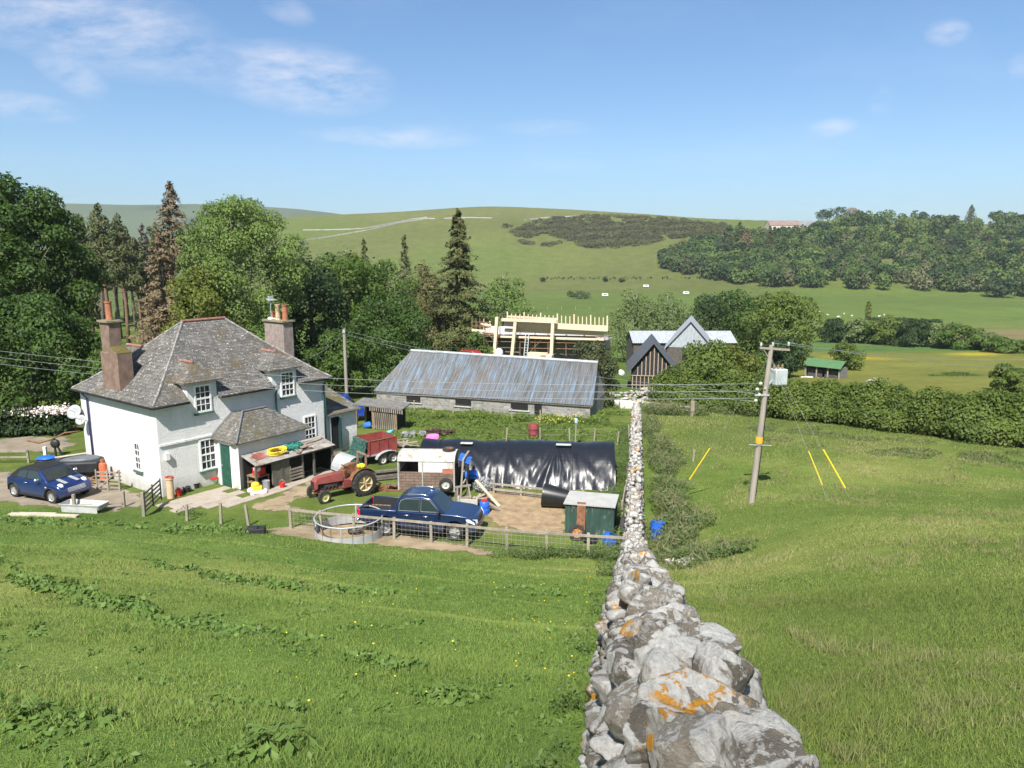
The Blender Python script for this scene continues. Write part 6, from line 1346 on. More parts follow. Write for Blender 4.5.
# conifers
def spruce(label, px, Y, top, hw, mat, n, seed, dens=1., droop=.25, low=.04, bark=None, name='spruce_tree', ragged=.25, size=.42):
    n = int(n * 1.7); hw *= 1.15
    b_ = spot(px, Y); h = aty(px, top, Y).z - b_.z; r = hw / pxm(Y); t = thing(name, label, 'tree', b_)
    conifer_crown(h * low, h, r, n, size, mat, t, dens, droop, seed, ragged); trunk(h * .97, h * .016, .5, 0, bark or mBark, t, seed); return t
spruce('tall pointed dark conifer beside the timber-framed building site', 459, 92, 212, 32, leafmat('needle_tall', (.042, .054, .018), (.140, .148, .056), .12), 15000, 3, 1.1, .32, .04, ragged=.65)
broad('brownish ragged conifer leaning on the tall pointed one', 427, 95, 257, 25, leafmat('needle_olive', (.050, .054, .020), (.150, .140, .055), .12), 12000, .3, 4, 16, .02, name='spruce_tree', taper=.5)
spruce('thin conifer tip showing above the green trees', 406, 125, 236, 10, mPin, 3000, 5, .8, .2, .1, ragged=.6)
spruce('small conifer tip above the trees near the tall chimney', 366, 130, 240, 9, mPin, 2500, 6, .8, ragged=.6)
spruce('tall dying brown spruce between the pines and the ash', 181, 98, 184, 33, mBrn, 11000, 7, 1.0, .3, .03, ragged=.6, name='dying_spruce')
spruce('brown withered spruce in front of the tall dying one', 166, 94, 232, 25, mBrn, 7000, 8, 1., .35, .02, ragged=.6, name='dying_spruce')
spruce('thin grey leafless larch among the pines', 150, 112, 226, 12, leafmat('needle_grey', (.080, .075, .060), (.17, .155, .125), .1), 3000, 9, .8, .2, .2, ragged=.5, name='bare_larch')
def pine(label, px, Y, top, seed, mat, spread=1.5):
    g = random.Random(seed); b_ = spot(px, Y); h = aty(px, top, Y).z - b_.z; t = thing('pine_tree', label, 'tree', b_, 0, 'pines in the left plantation')
    bl = []
    for i in range(11):
        f = i / 10; z = h * (.52 + .46 * f); q = spread * (1.15 - .75 * f); a = i * 2.4
        bl.append((math.cos(a) * q * .75, math.sin(a) * q * .75, z, q * .8, q * .8, h * .045 + .25))
    crown('crown', bl, 3600, .45, mat, t, aspect=.4, gaps=.3); trunk(h * .95, h * .0135, .1, 0, mBarkP if seed % 2 else mBark, t, seed)
    mb = MB()
    for i in range(12):
        z = h * (.18 + .34 * i / 12); a = i * 2.1; l = g.uniform(.6, 1.6); mb.cyl((0, 0, z), (math.cos(a) * l, math.sin(a) * l, z + g.uniform(-.2, .3)), .03, .01, n=4)
    mb.build('dead_branches', mBarkG, t)
for i, (px, Y, top, lab) in enumerate(((92, 108, 232, 'pine closest to the huge sycamore, crown half hidden'), (103, 122, 214, 'second tallest pine, rising beside the huge sycamore'), (109, 104, 208, 'tallest pointed pine of the plantation'), (119, 112, 230, 'pine with rounded olive crown right of the tallest'), (127, 100, 219, 'broad pine in the middle of the plantation'), (134, 125, 238, 'slender pine behind the broad middle pine'), (141, 106, 242, 'short pine before the thin grey larch'), (157, 120, 246, 'slim pine between the grey larch and the dying spruce'), (96, 130, 250, 'low pine deep in the plantation behind the sycamore'), (190, 122, 240, 'dark pine showing behind the dying spruce'))):
    pine(lab, px, Y, top, i + 1, mPin if i % 3 else mSpr, 1.9 if i % 2 else 1.5)
for k in range(34):
    src = [o for o in bpy.data.objects if o.name.startswith('pine_tree') and o.parent is None][k % 10]
    Yk = 136 + 4.5 * k % 40; q = spot(84 + 3.6 * k + rnd.uniform(-3, 3), Yk); dup(src, q, rnd.uniform(0, 6), 'dark slim pine deep in the plantation behind the front pines', rnd.uniform(.85, 1.05), 'pines deep in the left plantation')
# hedges
def hedge(name, label, pts, w, h, n, leaf, mat, gaps=.15, cat='hedge', wob=.14, kind=None):
    """leafy bank along a line of ground points"""
    bl = []
    for p, q in zip(pts, pts[1:]):
        L = (q - p).length; m = max(2, int(L / (w * .24)))
        for i in range(m):
            c = p + (q - p) * ((i + rnd.random()) / m); hh = h(c) if callable(h) else h; hh *= rnd.uniform(1 - wob, 1 + wob * .6); ww = w * rnd.uniform(.6, .9)
            o = Vector((rnd.uniform(-.2, .2), rnd.uniform(-.3, .3), 0)) * w
            bl.append((c.x + o.x, c.y + o.y, Tz(c.x, c.y) + hh * .46, ww * .55, ww * .55, hh * .52))
            bl.append((c.x - o.x, c.y - o.y, Tz(c.x, c.y) + hh * .25, ww * .62, ww * .62, hh * .28))
    P, N, t = blobcloud(bl, n, gaps=gaps, shell=.15, fill=.08); V, Q = cards(P, N, leaf, .6, .75)
    return tag(npmesh(name, V, Q, mat, tint=t), label, cat, kind=kind)
hl_ = [G(668, 409), G(720, 412), G(770, 418), G(830, 424), G(900, 433), G(960, 441), G(1060, 453)]
hedge('hawthorn_hedge', 'long thick hawthorn hedge closing the far side of the field', [p + Vector((0, 1.5, 0)) for p in hl_], 3.0, lambda c: 3.3 + .15 * math.sin(c.x), 170000, .19, mHaw, .2)
hedge('flowering_hedge', 'dark clipped hedge topped with white blossom by the farm lane', [G(-40, 437), G(10, 436), G(70, 433)], 1.5, 1.55, 9000, .2, mDk, .1)
P = []; g_ = [G(-30, 437), G(72, 433)]; n = 1500; s = rng.random(n)
P = np.stack([g_[0].x + (g_[1].x - g_[0].x) * s, g_[0].y + (g_[1].y - g_[0].y) * s + rng.normal(0, .4, n), 0 * s], 1); P[:, 2] = T(P[:, 0], P[:, 1]) + 1.6 + rng.normal(0, .13, n)
V, Q = cards(P, np.array([[0, -.3, 1]]).repeat(n, 0), .16, .9, .7); o = npmesh('blossom', V, Q, M('blossom', (.62, .56, .52), .8, .15, 6)); o.parent = bpy.data.objects['flowering_hedge']
hedge('roadside_hedge', 'dark low hedge line dividing the fields in the valley', [spot(872, 262), spot(905, 258), spot(945, 250)], 2.2, 1.3, 2500, .5, mDk, .35, wob=.5)
tag(bpy.data.objects['roadside_hedge'], None, 'hedge')
br_ = thing('hillside_ivy_stump', 'pale ivy-clad dead trunk standing in the valley field', 'tree', spot(871, 262)); crown('crown', [(0, 0, 3.2, 1.0, 1.0, 3.4)], 500, .7, mYel, br_); trunk(6, .3, .5, 2, mBarkG, br_)
for i, (px, by_, top, hw, mt, lab) in enumerate(((571, 297, 290.5, 3.5, mMid, 'small round bush in the valley pasture above the timber frame'), (582, 299, 290.5, 10, mDk, 'wide dark bush in the valley pasture above the timber frame'), (543, 281.5, 277.5, 2.5, mDk, 'tiny bush on the hill-foot fence above the site'), (606, 281.5, 277.5, 2.5, mDk, 'tiny dark bush at the foot of the hill'), (622, 282, 278, 3, mDk, 'tiny bush on the hill-foot wall near the caravan'))):
    broad(lab, px, G(px, by_).y, top, hw, mt, 500, .9, 60 + i, 7, .0, name='field_bush', cat='bush')
# ------------------------------------------------------------------ far wood, gorse, weeds
def mass(name, label, cat, specs, mat, n, leaf):
    bl = [(p.x + dx, p.y + dy, p.z + z, rx, ry, rz) for (p, rx, ry, rz, z, dx, dy, *_) in specs]; tb = [q[7] if len(q) > 7 else .5 for q in specs]
    P, N, t = blobcloud(bl, n, gaps=.2, shell=.12, fill=.03, tb=tb); V, Q = cards(P, N, leaf, .75, .6); t = np.clip(t * .55 + .22 + .42 * np.sin(np.floor(P[:, 0] / 9) * 12.9898 + np.floor(P[:, 1] / 14) * 78.233), 0, 1); return tag(npmesh(name, V, Q, mat, tint=t), label, cat, kind='stuff')
WX = np.array([664, 680, 700, 730, 760, 800, 860, 920, 980, 1030, 1100]); WB = np.array([268, 273, 277, 284, 287, 289, 290, 292, 297, 301, 307]); WT = np.array([262, 255, 249, 239, 241, 238, 220, 213, 212, 217, 222])
sets = {0: [], 1: [], 2: [], 3: []}
for i in range(760):
    px = rnd.uniform(664, 1090); b0, t0 = np.interp(px, WX, WB), np.interp(px, WX, WT)
    py = b0 - (b0 - t0) * rnd.random() ** .9
    p = G(px, py)
    if p.y > 760 or p.y < 330: continue
    r = rnd.uniform(4.0, 7.2); h = rnd.uniform(9, 13); k = rnd.choice((0, 0, 0, 1, 1, 2, 3)); tt = rnd.choice((.12, .3, .45, .6, .85))
    for j in range(5):
        a = rnd.uniform(0, 6.28); q = r * .5; sets[k].append((p, r * rnd.uniform(.4, .62), r * rnd.uniform(.4, .62), h * rnd.uniform(.2, .3), h * rnd.uniform(.35, .72), math.cos(a) * q, math.sin(a) * q, tt))
    sets[k].append((p, r * .55, r * .55, h * .28, h * .72, 0, 0, tt)); sets[k].append((p, r * .8, r * .8, h * .3, h * .26, 0, 0, tt * .7))
mass('far_wood', 'dense broadleaf wood covering the far hillside', 'wood', sets[0] + sets[1], leafmat('leaf_far', (.018, .046, .012), (.105, .155, .036), .2, up=.35), 190000, 1.5)
mass('far_wood_dark', 'darker trees mixed through the wood on the far hillside', 'wood', sets[2], leafmat('leaf_far_dark', (.015, .032, .012), (.045, .075, .026), .2, up=.4), 60000, 1.5)
mass('far_wood_pale', 'pale brownish trees mixed through the wood on the far hillside', 'wood', sets[3], leafmat('leaf_far_pale', (.06, .072, .03), (.130, .140, .060), .2, up=.4), 40000, 1.4)
for i, (px, Y, top, hw, mt, lab) in enumerate(((738, 470, 222, 9, mSpr, 'dark spruce breaking the top of the wood at its lower end'), (745, 460, 228, 8, mBrn, 'brownish spruce beside the dark one in the wood'), (729, 455, 232, 8, mSpr, 'second dark spruce in the lower end of the wood'), (768, 500, 226, 7, mSpr, 'dark spruce between the wood clearing and the hilltop farm'), (966, 640, 205, 6, mSpr, 'spruce tip crowning the wood skyline'))):
    Y = Y if Y > 600 else G(px, 252 + 3 * i).y; spruce(lab, px, Y, top, hw, mt, 1400, 70 + i, 1., .2, .02, size=1.4)
for i, (px, Y, top, hw, lab) in enumerate(((820, 712, 209, 7, 'flat-topped dark tree at the seaward end of the hilltop clump'), (834, 706, 207, 11, 'dark hilltop tree right above the farm sheds'), (850, 700, 208, 8, 'brownish hilltop tree next to the dark one'), (992, 660, 211, 7, 'lone skyline tree with sky under its crown'), (1016, 650, 214, 8, 'skyline tree at the frame edge of the wood'))):
    broad(lab, px, Y, top, hw, mDk if i != 2 else mBrn, 1000, 1.4, 80 + i, 9, .25)
gs = []
GP = [(512, 232), (530, 222), (560, 217), (600, 216), (655, 218), (700, 222), (735, 226), (722, 234), (700, 240), (690, 237), (664, 240), (640, 246), (612, 249), (585, 248), (565, 240), (548, 234), (530, 238), (518, 237)]
gx_, gy_ = np.array([p[0] for p in GP]), np.array([p[1] for p in GP])
while len(gs) < 800:
    px, py = rnd.uniform(508, 738), rnd.uniform(214, 250)
    if not inpoly(np.array([px]), np.array([py]), GP)[0]: continue
    p = G(px, py)
    if p.y < 1000: r = rnd.uniform(2.5, 5.5); gs.append((p, r, r, rnd.uniform(1.4, 2.6), .7, 0, 0))
for (px, py, m_) in ((507, 227, 4), (527, 244, 8), (523, 243, 6), (545, 245, 5), (555, 244, 4), (660, 220, 4)):
    for _ in range(m_): p = G(px + rnd.uniform(-5, 5), py + rnd.uniform(-1.5, 1.5)); gs.append((p, 3, 3, 1.8, .7, 0, 0))
mass('gorse_scrub', 'dark brownish gorse scrub spread across the hillside', 'scrub', gs, leafmat('leaf_gorse', (.038, .044, .018), (.085, .086, .034), .1, up=.5), 90000, 1.2)
tag(npmesh('scrub_edge', *(lambda c: (c[0], c[1]))(cards(np.array([G(x, y)[:] for x, y in zip(rng.uniform(540, 730, 130), rng.uniform(278, 280, 130))]) + np.array([0, 0, .8]), np.array([[0, -1, .6]]).repeat(130, 0), 1.5, .6, .6)), mDk), 'thin line of low scrub along the foot of the hill', 'scrub', kind='stuff')
def weeds(name, label, specs, mat, leaf, per, aspect=.35, tall=False):
    Ps, Ns, Ts = [], [], []
    for (x, y, r, h) in specs:
        n = int(per * r * r * max(h, .3) / .5); a = rng.uniform(0, 6.28, n); q = r * np.sqrt(rng.random(n)); px_, py_ = x + q * np.cos(a), y + q * np.sin(a) * .8
        z = T(px_, py_) + h * rng.random(n) ** (.6 if tall else 1) * np.sqrt(np.clip(1 - (q / r) ** 2 * .75, 0, 1))
        Ps.append(np.stack([px_, py_, z], 1)); Ns.append(np.stack([np.cos(a) * .6, np.sin(a) * .6, .6 + 0 * a], 1)); Ts.append(np.clip(.25 + .55 * (z - T(px_, py_)) / max(h, .05) * .8 + rng.normal(0, .15, n), 0, 1))
    P, N, t = np.concatenate(Ps), np.concatenate(Ns), np.concatenate(Ts); V, Q = cards(P, N, leaf(P[:, 1]) if callable(leaf) else leaf, aspect, .8, -.5 if tall else 0.)
    return tag(npmesh(name, V, Q, mat, tint=t), label, 'weeds', kind='stuff')
mNet = leafmat('leaf_nettle', (.046, .084, .018), (.130, .188, .056)); mDock = leafmat('leaf_dock', (.062, .120, .020), (.160, .245, .060), .3); mStalk = leafmat('dry_stalk', (.075, .085, .038), (.21, .195, .105), .15)
W_ = []
for y in np.arange(25, 54, .8):
    W_.append((WALLX(y) + .9 + rnd.uniform(-.2, .3) + (.5 if 30 < y < 48 else 0), y, rnd.uniform(.4, .9), rnd.uniform(.3, .85)))
    if y < 45 and rnd.random() < .55: W_.append((WALLX(y) + 2.0 + rnd.uniform(-.2, .3), y, rnd.uniform(.5, .8), rnd.uniform(.4, .8)))
for (px, py, r, h) in ((690, 528, 1.1, .7), (676, 545, .9, .7), (700, 556, .9, .55), (722, 556, .9, .6), (740, 552, .6, .5), (684, 568, .7, .4), (668, 512, .8, .8)): g_ = G(px, py); W_.append((g_.x, g_.y, r, h))
for _ in range(30): g_ = G(rnd.uniform(650, 760), rnd.uniform(404, 416)); W_.append((g_.x, g_.y, rnd.uniform(.7, 1.2), rnd.uniform(.5, 1.0)))
for _ in range(20): px = rnd.uniform(690, 1024); g_ = G(px, np.interp(px, [690, 1024], [418, 458]) + rnd.uniform(-4, 14)); W_.append((g_.x, g_.y, rnd.uniform(.6, 1.4), rnd.uniform(.10, .25)))
weeds('nettle_bank', 'nettles and rank weeds along the far side of the stone wall and hedge foot', W_, mNet, .15, 420)
W2 = [(w_[0] + rnd.uniform(-.2, .2), w_[1], w_[2], w_[3] * 1.25) for w_ in W_]
weeds('dry_stalks', 'dry seed stalks standing among the nettles', W2, mStalk, .26, 120, .12, True)
W3 = []
for px in np.arange(500, 632, 7): g_ = G(px, 556 + rnd.uniform(-3, 4)); W3.append((g_.x, g_.y, rnd.uniform(.35, .6), rnd.uniform(.2, .6)))
for (px, py) in ((612, 500), (618, 520), (614, 480), (622, 470), (620, 545), (606, 560), (618, 575)): g_ = G(px, py); W3.append((g_.x, g_.y, .7, .8))
for y in np.arange(33, 52, .9): W3.append((WALLX(y) - .75, y, .5, rnd.uniform(.2, .5)))
for (px, py) in ((186, 514), (195, 516), (305, 520), (318, 522), (372, 520)): g_ = G(px, py); W3.append((g_.x, g_.y, .45, .4))
weeds('fence_weeds', 'tall weeds along the fence and the near side of the stone wall', W3, mNet, .10, 1100)
W4 = []
for _ in range(150): g_ = G(rnd.uniform(385, 632), rnd.uniform(404, 442)); W4.append((g_.x, g_.y, rnd.uniform(.5, 1.2), rnd.uniform(.10, .32)))
for _ in range(26): g_ = G(rnd.uniform(376, 600), 414); g2 = spot(rnd.uniform(376, 598), 54.5); W4.append((g2.x, 55.6 - .23 * (g2.x + 2) + rnd.uniform(-.5, .3), rnd.uniform(.6, 1.0), rnd.uniform(.35, .85)))
weeds('garden_weeds', 'rough tall grass and weeds filling the old garden', W4, leafmat('leaf_rough', (.060, .105, .018), (.165, .230, .048)), .22, 260)
Pf = [(g_.x, g_.y) for g_ in (G(rng.uniform(535, 585), rng.uniform(420, 428)) for _ in range(110))]
Pf = np.array(Pf); V, Q = cards(np.stack([Pf[:, 0], Pf[:, 1], T(Pf[:, 0], Pf[:, 1]) + .45], 1), np.array([[0, -.6, 1]]).repeat(len(Pf), 0), .07, .9, .4); tag(npmesh('yellow_flowers', V, Q, M('yellow_petal', (.60, .48, .02), .7, .15, 4)), 'drift of yellow flowers before the long barn', 'wild flowers', kind='stuff')
# docks on the slope in rows along the terracettes
D_ = []
def row(pts, n, r, j):
    for _ in range(n):
        i = rnd.randrange(len(pts) - 1); s = rnd.random(); g_ = G(pts[i][0] * (1 - s) + pts[i + 1][0] * s + rnd.gauss(0, j), pts[i][1] * (1 - s) + pts[i + 1][1] * s + rnd.gauss(0, j * .35)); D_.append((g_.x, g_.y, r * rnd.uniform(.5, 1.2), rnd.uniform(.05, .13)))
row([(-10, 556), (36, 585), (79, 594), (121, 606), (175, 624), (242, 630), (315, 639)], 110, .26, 8); row([(145, 560), (224, 579), (333, 591), (393, 594)], 46, .24, 5); row([(0, 520), (90, 524), (190, 528), (250, 532)], 60, .3, 7)
row([(350, 655), (420, 668)], 14, .25, 6); row([(430, 694), (465, 700)], 7, .22, 4); row([(480, 585), (600, 600)], 14, .2, 10); row([(20, 715), (120, 722)], 9, .22, 8); row([(150, 690), (330, 720)], 8, .2, 10)
weeds('docks', 'broad-leaved docks and nettles in rows along the slope', D_, mDock, lambda y: .05 + .0055 * y, 1000, .55)
def bigdock(px, py, s, lab):
    t = thing('dock_plant', lab, 'plant', G(px, py)); n = 95; a = rng.uniform(0, 6.28, n); q = s * np.sqrt(rng.random(n)) * .9; P = np.stack([q * np.cos(a), q * np.sin(a), s * .55 * rng.random(n) * (1.1 - q / s) + .02 - q * .12], 1)
    V, Q = cards(P, np.stack([np.cos(a) * .5, np.sin(a) * .5, .9 + 0 * a], 1), s * .32, .5, .45); npmesh('leaves', V, Q, mDock, t, tint=np.clip(rng.normal(.6, .22, n), 0, 1))
    mb = MB()
    for k in range(4): mb.tube([(0, 0, 0), (rnd.uniform(-.05, .05), rnd.uniform(-.05, .05), s * .5), (rnd.uniform(-.12, .12), rnd.uniform(-.1, .1), s * rnd.uniform(.55, .75))], .004, 4)
    mb.build('stem', M('dock_stem', (.10, .15, .035), .8, .3, 6), t)
for _ in range(170):
    g_ = G(rnd.uniform(0, 600), rnd.uniform(545, 767)); D_.append((g_.x, g_.y, rnd.uniform(.07, .2), rnd.uniform(.03, .08)))
weeds('small_weeds', 'small broad-leaved weeds dotted through the pasture', D_[-170:], mDock, lambda y: .04 + .004 * y, 1500, .55)
bigdock(272, 752, .36, 'big broad-leaved dock plant in the nearest grass'); bigdock(448, 698, .26, 'small dock plant in the middle of the slope'); bigdock(34, 722, .28, 'dock plant low on the near slope by the frame edge')
NW = []
for (y, o_) in ((3.4, -.85), (4.0, -.8), (4.4, -.75), (5.2, -.72), (6.2, -.7), (7.4, -.75), (9.0, -.7), (10, -.7), (11, -.75), (12.5, -.7), (14, -.7)): NW.append((WALLX(y) + o_, y, rnd.uniform(.12, .22), rnd.uniform(.2, .45)))
for (y, o_) in ((3.5, .75), (4.2, .8), (5, .75), (6, .7), (7.5, .75), (9, .7), (11, .7), (14, .75), (17, .7), (20, .8)): NW.append((WALLX(y) + o_, y, rnd.uniform(.14, .28), rnd.uniform(.2, .42)))
weeds('wall_foot_weeds', 'nettles growing against the foot of the near stone wall', NW, mNet, .05, 5200, .4)

# ------------------------------------------------------------------ long barn with rusty blue tin roof
def tinmat():
    m, nt, b, tc, out = newmat('blue_tin'); v = tc.outputs['Object']
    st = nt.noise(nt.mapping(v, (3.0, .18, .18)), 2.2, 6, .7); st2 = nt.noise(nt.mapping(v, (6.0, .35, .35)), 1.2, 7, .75); big = nt.noise(v, .35, 3, .5)
    c = nt.ramp(st, [(.36, (.075, .07, .066)), (.46, (.115, .118, .12)), (.55, (.135, .165, .195)), (.65, (.145, .25, .39))])
    c = nt.mix(nt.ramp(nt.math('ADD', nt.math('MULTIPLY', st2, .7), nt.math('MULTIPLY', big, .35)), [(.54, (0, 0, 0)), (.62, (.85, .85, .85))]), c, (.145, .12, .10))
    c = nt.mix(nt.math('MULTIPLY', nt.ramp(nt.noise(nt.mapping(v, (4, .4, .4)), 3, 6, .7), [(.60, (0, 0, 0)), (.66, (1, 1, 1))]), .6), c, (.30, .315, .33))
    nt.link(c, b.inputs['Base Color']); b.inputs['Roughness'].default_value = .62; b.inputs['Metallic'].default_value = .1; return m
mTin = tinmat()
def coursed(name, col, mor, bw=.5, rh=.2):
    m, nt, b, tc, out = newmat(name); v = tc.outputs['Object']; sp = nt.new('ShaderNodeSeparateXYZ'); nt.link(v, sp.inputs[0]); cb = nt.new('ShaderNodeCombineXYZ'); nt.link(nt.math('ADD', sp.outputs[0], sp.outputs[1]), cb.inputs[0]); nt.link(sp.outputs[2], cb.inputs[1])
    wv = nt.new('ShaderNodeVectorMath', operation='ADD'); nz = nt.new('ShaderNodeTexNoise'); nz.inputs['Scale'].default_value = 2.5; nt.link(v, nz.inputs['Vector']); s_ = nt.new('ShaderNodeVectorMath', operation='SCALE'); nt.link(nz.outputs['Color'], s_.inputs[0]); s_.inputs['Scale'].default_value = .12; nt.link(cb.outputs[0], wv.inputs[0]); nt.link(s_.outputs[0], wv.inputs[1])
    br = nt.new('ShaderNodeTexBrick'); nt.link(wv.outputs[0], br.inputs['Vector']); br.inputs['Scale'].default_value = 1; br.inputs['Brick Width'].default_value = bw; br.inputs['Row Height'].default_value = rh; br.inputs['Mortar Size'].default_value = .018
    br.inputs['Color1'].default_value = (*[q * .75 for q in col], 1); br.inputs['Color2'].default_value = (*[min(1, q * 1.25) for q in col], 1); br.inputs['Mortar'].default_value = (*mor, 1)
    c = nt.mix(1.0, br.outputs['Color'], nt.ramp(nt.noise(v, 3.5, 7, .72), [(.28, (.6, .6, .6)), (.7, (1.3, 1.28, 1.25))]), 'MULTIPLY'); nt.link(c, b.inputs['Base Color']); b.inputs['Roughness'].default_value = .95; nt.link(nt.bump(nt.math('SUBTRACT', nt.noise(v, 8, 5, .7), br.outputs['Fac']), .5, .05), b.inputs['Normal']); return m
mStoneB = coursed('barn_stone', (.235, .23, .22), (.30, .295, .28)); mStoneD = coursed('site_stone', (.20, .18, .155), (.13, .12, .11), .4, .16)
EA, EB = atz(374, 391, .1), atz(596, 406, .1); bu = (EB - EA).normalized(); BL = (EB - EA).length - .35
barn = thing('long_barn', 'long low stone barn with streaked blue and rusty tin roof', 'barn', Vector((EA.x, EA.y, 0)), math.atan2(bu.y, bu.x))
z0 = Tz(EA.x + 8, EA.y) - .6; mb = MB()
ops_ = [(3.0, 4.3), (7.5, 8.9), (12.35, 13.8)]; dor = (14.35, 14.95); E_ = .06; bt = -1.35
mb.box((BL / 2, 3.65, (z0 + E_) / 2), (BL - .3, 7.0, E_ - z0 - .02)); mb.build('wall', mStoneB, barn)
for (u0, u1) in ops_:
    f = MB(); f.box(((u0 + u1) / 2, .145, -.42), (u1 - u0, .06, .52)); w_ = f.build('window', mDark, barn); l = MB(); l.box(((u0 + u1) / 2, .12, -.73), (u1 - u0 + .3, .14, .1)); l.build('sill', mGrey, w_)
f = MB(); f.box((sum(dor) / 2, .145, -.6), (dor[1] - dor[0], .1, 1.25)); f.build('doorway', mDark, barn)
f = MB(); f.box((BL / 2, .06, .0), (BL, .06, .10)); f.build('eaves_board', mWoodD, barn)
RG0, RG1 = aty(411, 351, EA.y + 3.4), aty(598, 363, EB.y + 3.6)
mloc = Matrix.Rotation(-math.atan2(bu.y, bu.x), 4, 'Z') @ Matrix.Translation(-Vector((EA.x, EA.y, 0)))
r0, r1 = mloc @ RG0, mloc @ RG1
mb = MB(); e0, e1 = Vector((-.1, 0, .1)), Vector((BL + .1, 0, .1)); nco = 92
vs, fs = wavy(e0, e1, r1, r0, nco, .03, 6); mb.add(vs, fs)
bk0, bk1 = Vector((r0.x - .8, r0.y + 3.4, .1)), Vector((r1.x, r1.y + 3.4, .1)); vs, fs = wavy(bk0, bk1, r1, r0, nco, .03, 3); mb.add(vs, fs); mb.build('roof', mTin, barn, fix=False)
for (a_, b__) in ((r0, r1),): mb = MB(); mb.tube([a_ + Vector((0, 0, .05)), b__ + Vector((0, 0, .05))], .13, 8); mb.build('ridge_cap', M('ridge_grey', (.36, .38, .40), .6, .2, 3), barn)
for nm, tri in (('gable', [(.15, .55, 0), (.2, 6.9, 0), r0 - Vector((-.1, 0, .1))]), ('gable', [(BL - .15, .55, 0), (BL - .15, 6.9, 0), r1 - Vector((.2, 0, .1))])): mb = MB(); mb.poly(tri); mb.build(nm, mStoneB, barn, fix=False)

# ------------------------------------------------------------------ building site with green oak frame and scaffold
Lp, Rp = aty(478, 352, 87), aty(606, 352, 81.5); su = Vector((Rp.x - Lp.x, Rp.y - Lp.y, 0)); SL = su.length; szr = math.atan2(su.y, su.x)
site = thing('half_built_house', 'stone house under reconstruction with new pale timber frame', 'building', Vector((Lp.x, Lp.y, 0)), szr); gz = Tz(Lp.x + 7, Lp.y) - .2
def S(px, py, off=0.):
    """site-local point on the frame plane, from where its outline meets the plane"""
    d = ray(px, py); n_ = Vector((-su.y, su.x, 0)).normalized(); P0 = Vector((Lp.x, Lp.y, 0)) + n_ * off; t = (P0.dot(n_)) / (d[0] * n_.x + d[1] * n_.y); w_ = Vector((d[0] * t, d[1] * t, CZ + d[2] * t)) - Vector((Lp.x, Lp.y, 0)); return Vector((w_.dot(su.normalized()), w_.dot(n_), w_.z))
mb = MB(); w0, w1 = S(486, 350, 3).x, S(600, 350, 3).x; wtop = S(470, 336, 1.6).z; mb.box(((w0 + w1) / 2, 5.5, (gz + wtop) / 2), (w1 - w0, 5, wtop - gz)); mb.build('wall', mStoneD, site)
for px in (507, 523, 568, 586, 579): q = S(px, 352, 3); mb = MB(); mb.box((q.x, 2.98, gz + 1.35), (.9, .1, 1.9)); mb.build('opening', mDark, site)
lo = S(470, 336, 1.6); hi = S(606, 334, 1.6)
mb = MB(); mb.box(((lo.x + hi.x) / 2, 3.2, lo.z + .1), (hi.x - lo.x, 3.4, .12)); mb.build('scaffold_deck', M('deck_grey', (.30, .28, .25), .8, .3, 2, col2=(.45, .36, .25), thr=.56), site)
def beam(nm, p, q, w_, h_, par=site): mb = MB(); mb.bar(p, q, w_, h_); return mb.build(nm, mWoodN, par)
for (tx, ty, bx_, by) in ((497.3, 317, 494.4, 357), (515.6, 322, 512, 357), (553.2, 321, 551.4, 357)): beam('post', S(bx_, by), S(tx, ty), .36, .36)
beam('tie_beam', S(502, 319.6), S(557, 321.4), .34, .34); beam('wall_plate', S(505, 323.5, .6), S(607.5, 328.6, .6), .3, .62); beam('wall_plate', S(505, 330, 1.2), S(604, 334, 1.2), .3, .4); beam('wall_plate', S(514, 327, .9), S(606.5, 331.5, .9), .3, .45); beam('ridge_beam', S(507, 316.3, 2.6), S(557, 319, 2.6), .2, .2)
n = 25
for k in range(n):
    f = k / (n - 1); px = 507.5 + 100 * f; big = k % 4 == 0; beam('stud', S(px, 326 + 3 * f, 2.4), S(px, (311.5 if big else 313.5) + 4.2 * f, 2.4), .14 if big else .10, .14 if big else .10)
beam('tie_beam', S(481, 323, 1.5), S(491, 326, 1.5), .2, .3); beam('tie_beam', S(472, 330, 1.4), S(497, 332, 1.4), .2, .25); beam('stud', S(484, 334, 1.5), S(484, 319, 1.5), .14, .14); beam('stud', S(490, 334, 1.5), S(490, 321, 1.5), .14, .14); beam('wall_plate', S(497, 336.5, 1.1), S(604, 339.5, 1.1), .2, .22); beam('stud', S(607.4, 331), S(607.4, 317), .16, .16)
mb = MB(); mb.add([S(472, 334.5, 2) + Vector((0, 0, 0)), S(600, 336, 2), S(592, 330, 5), S(490, 326, 5)], [(0, 1, 2, 3)]); mb.build('roof_membrane', M('membrane', (.50, .50, .52), .5, .2, 1.5, .4, 8), site, fix=False, solid=.06)
sc = thing('scaffolding', 'rusty tube scaffolding around the half built stone house', 'scaffolding', site.location, szr)
for px in (472, 476, 480, 484, 500, 520, 535, 548, 566, 584): mb = MB(); mb.cyl(S(px, 356, 1.4), S(px, 319 if px < 485 else 326, 1.4), .045, n=6); mb.build('upright', M('scaffold_rust', (.25, .15, .09), .7, .3, 4), sc)
for (y0, a_, b__) in ((334, 470, 604), (341, 471, 604), (347, 471, 600), (322, 472, 490), (326, 472, 490)): mb = MB(); mb.cyl(S(a_, y0, 1.35), S(b__, y0 + (b__ - a_) * .02, 1.35), .04, n=6); mb.build('ledger', MATS['scaffold_rust'], sc)
for (p, q) in (((472, 352), (486, 330)), ((530, 352), (545, 336)), ((488, 334), (499, 345))): mb = MB(); mb.cyl(S(*p, 1.3), S(*q, 1.3), .04, n=6); mb.build('brace', MATS['scaffold_rust'], sc)
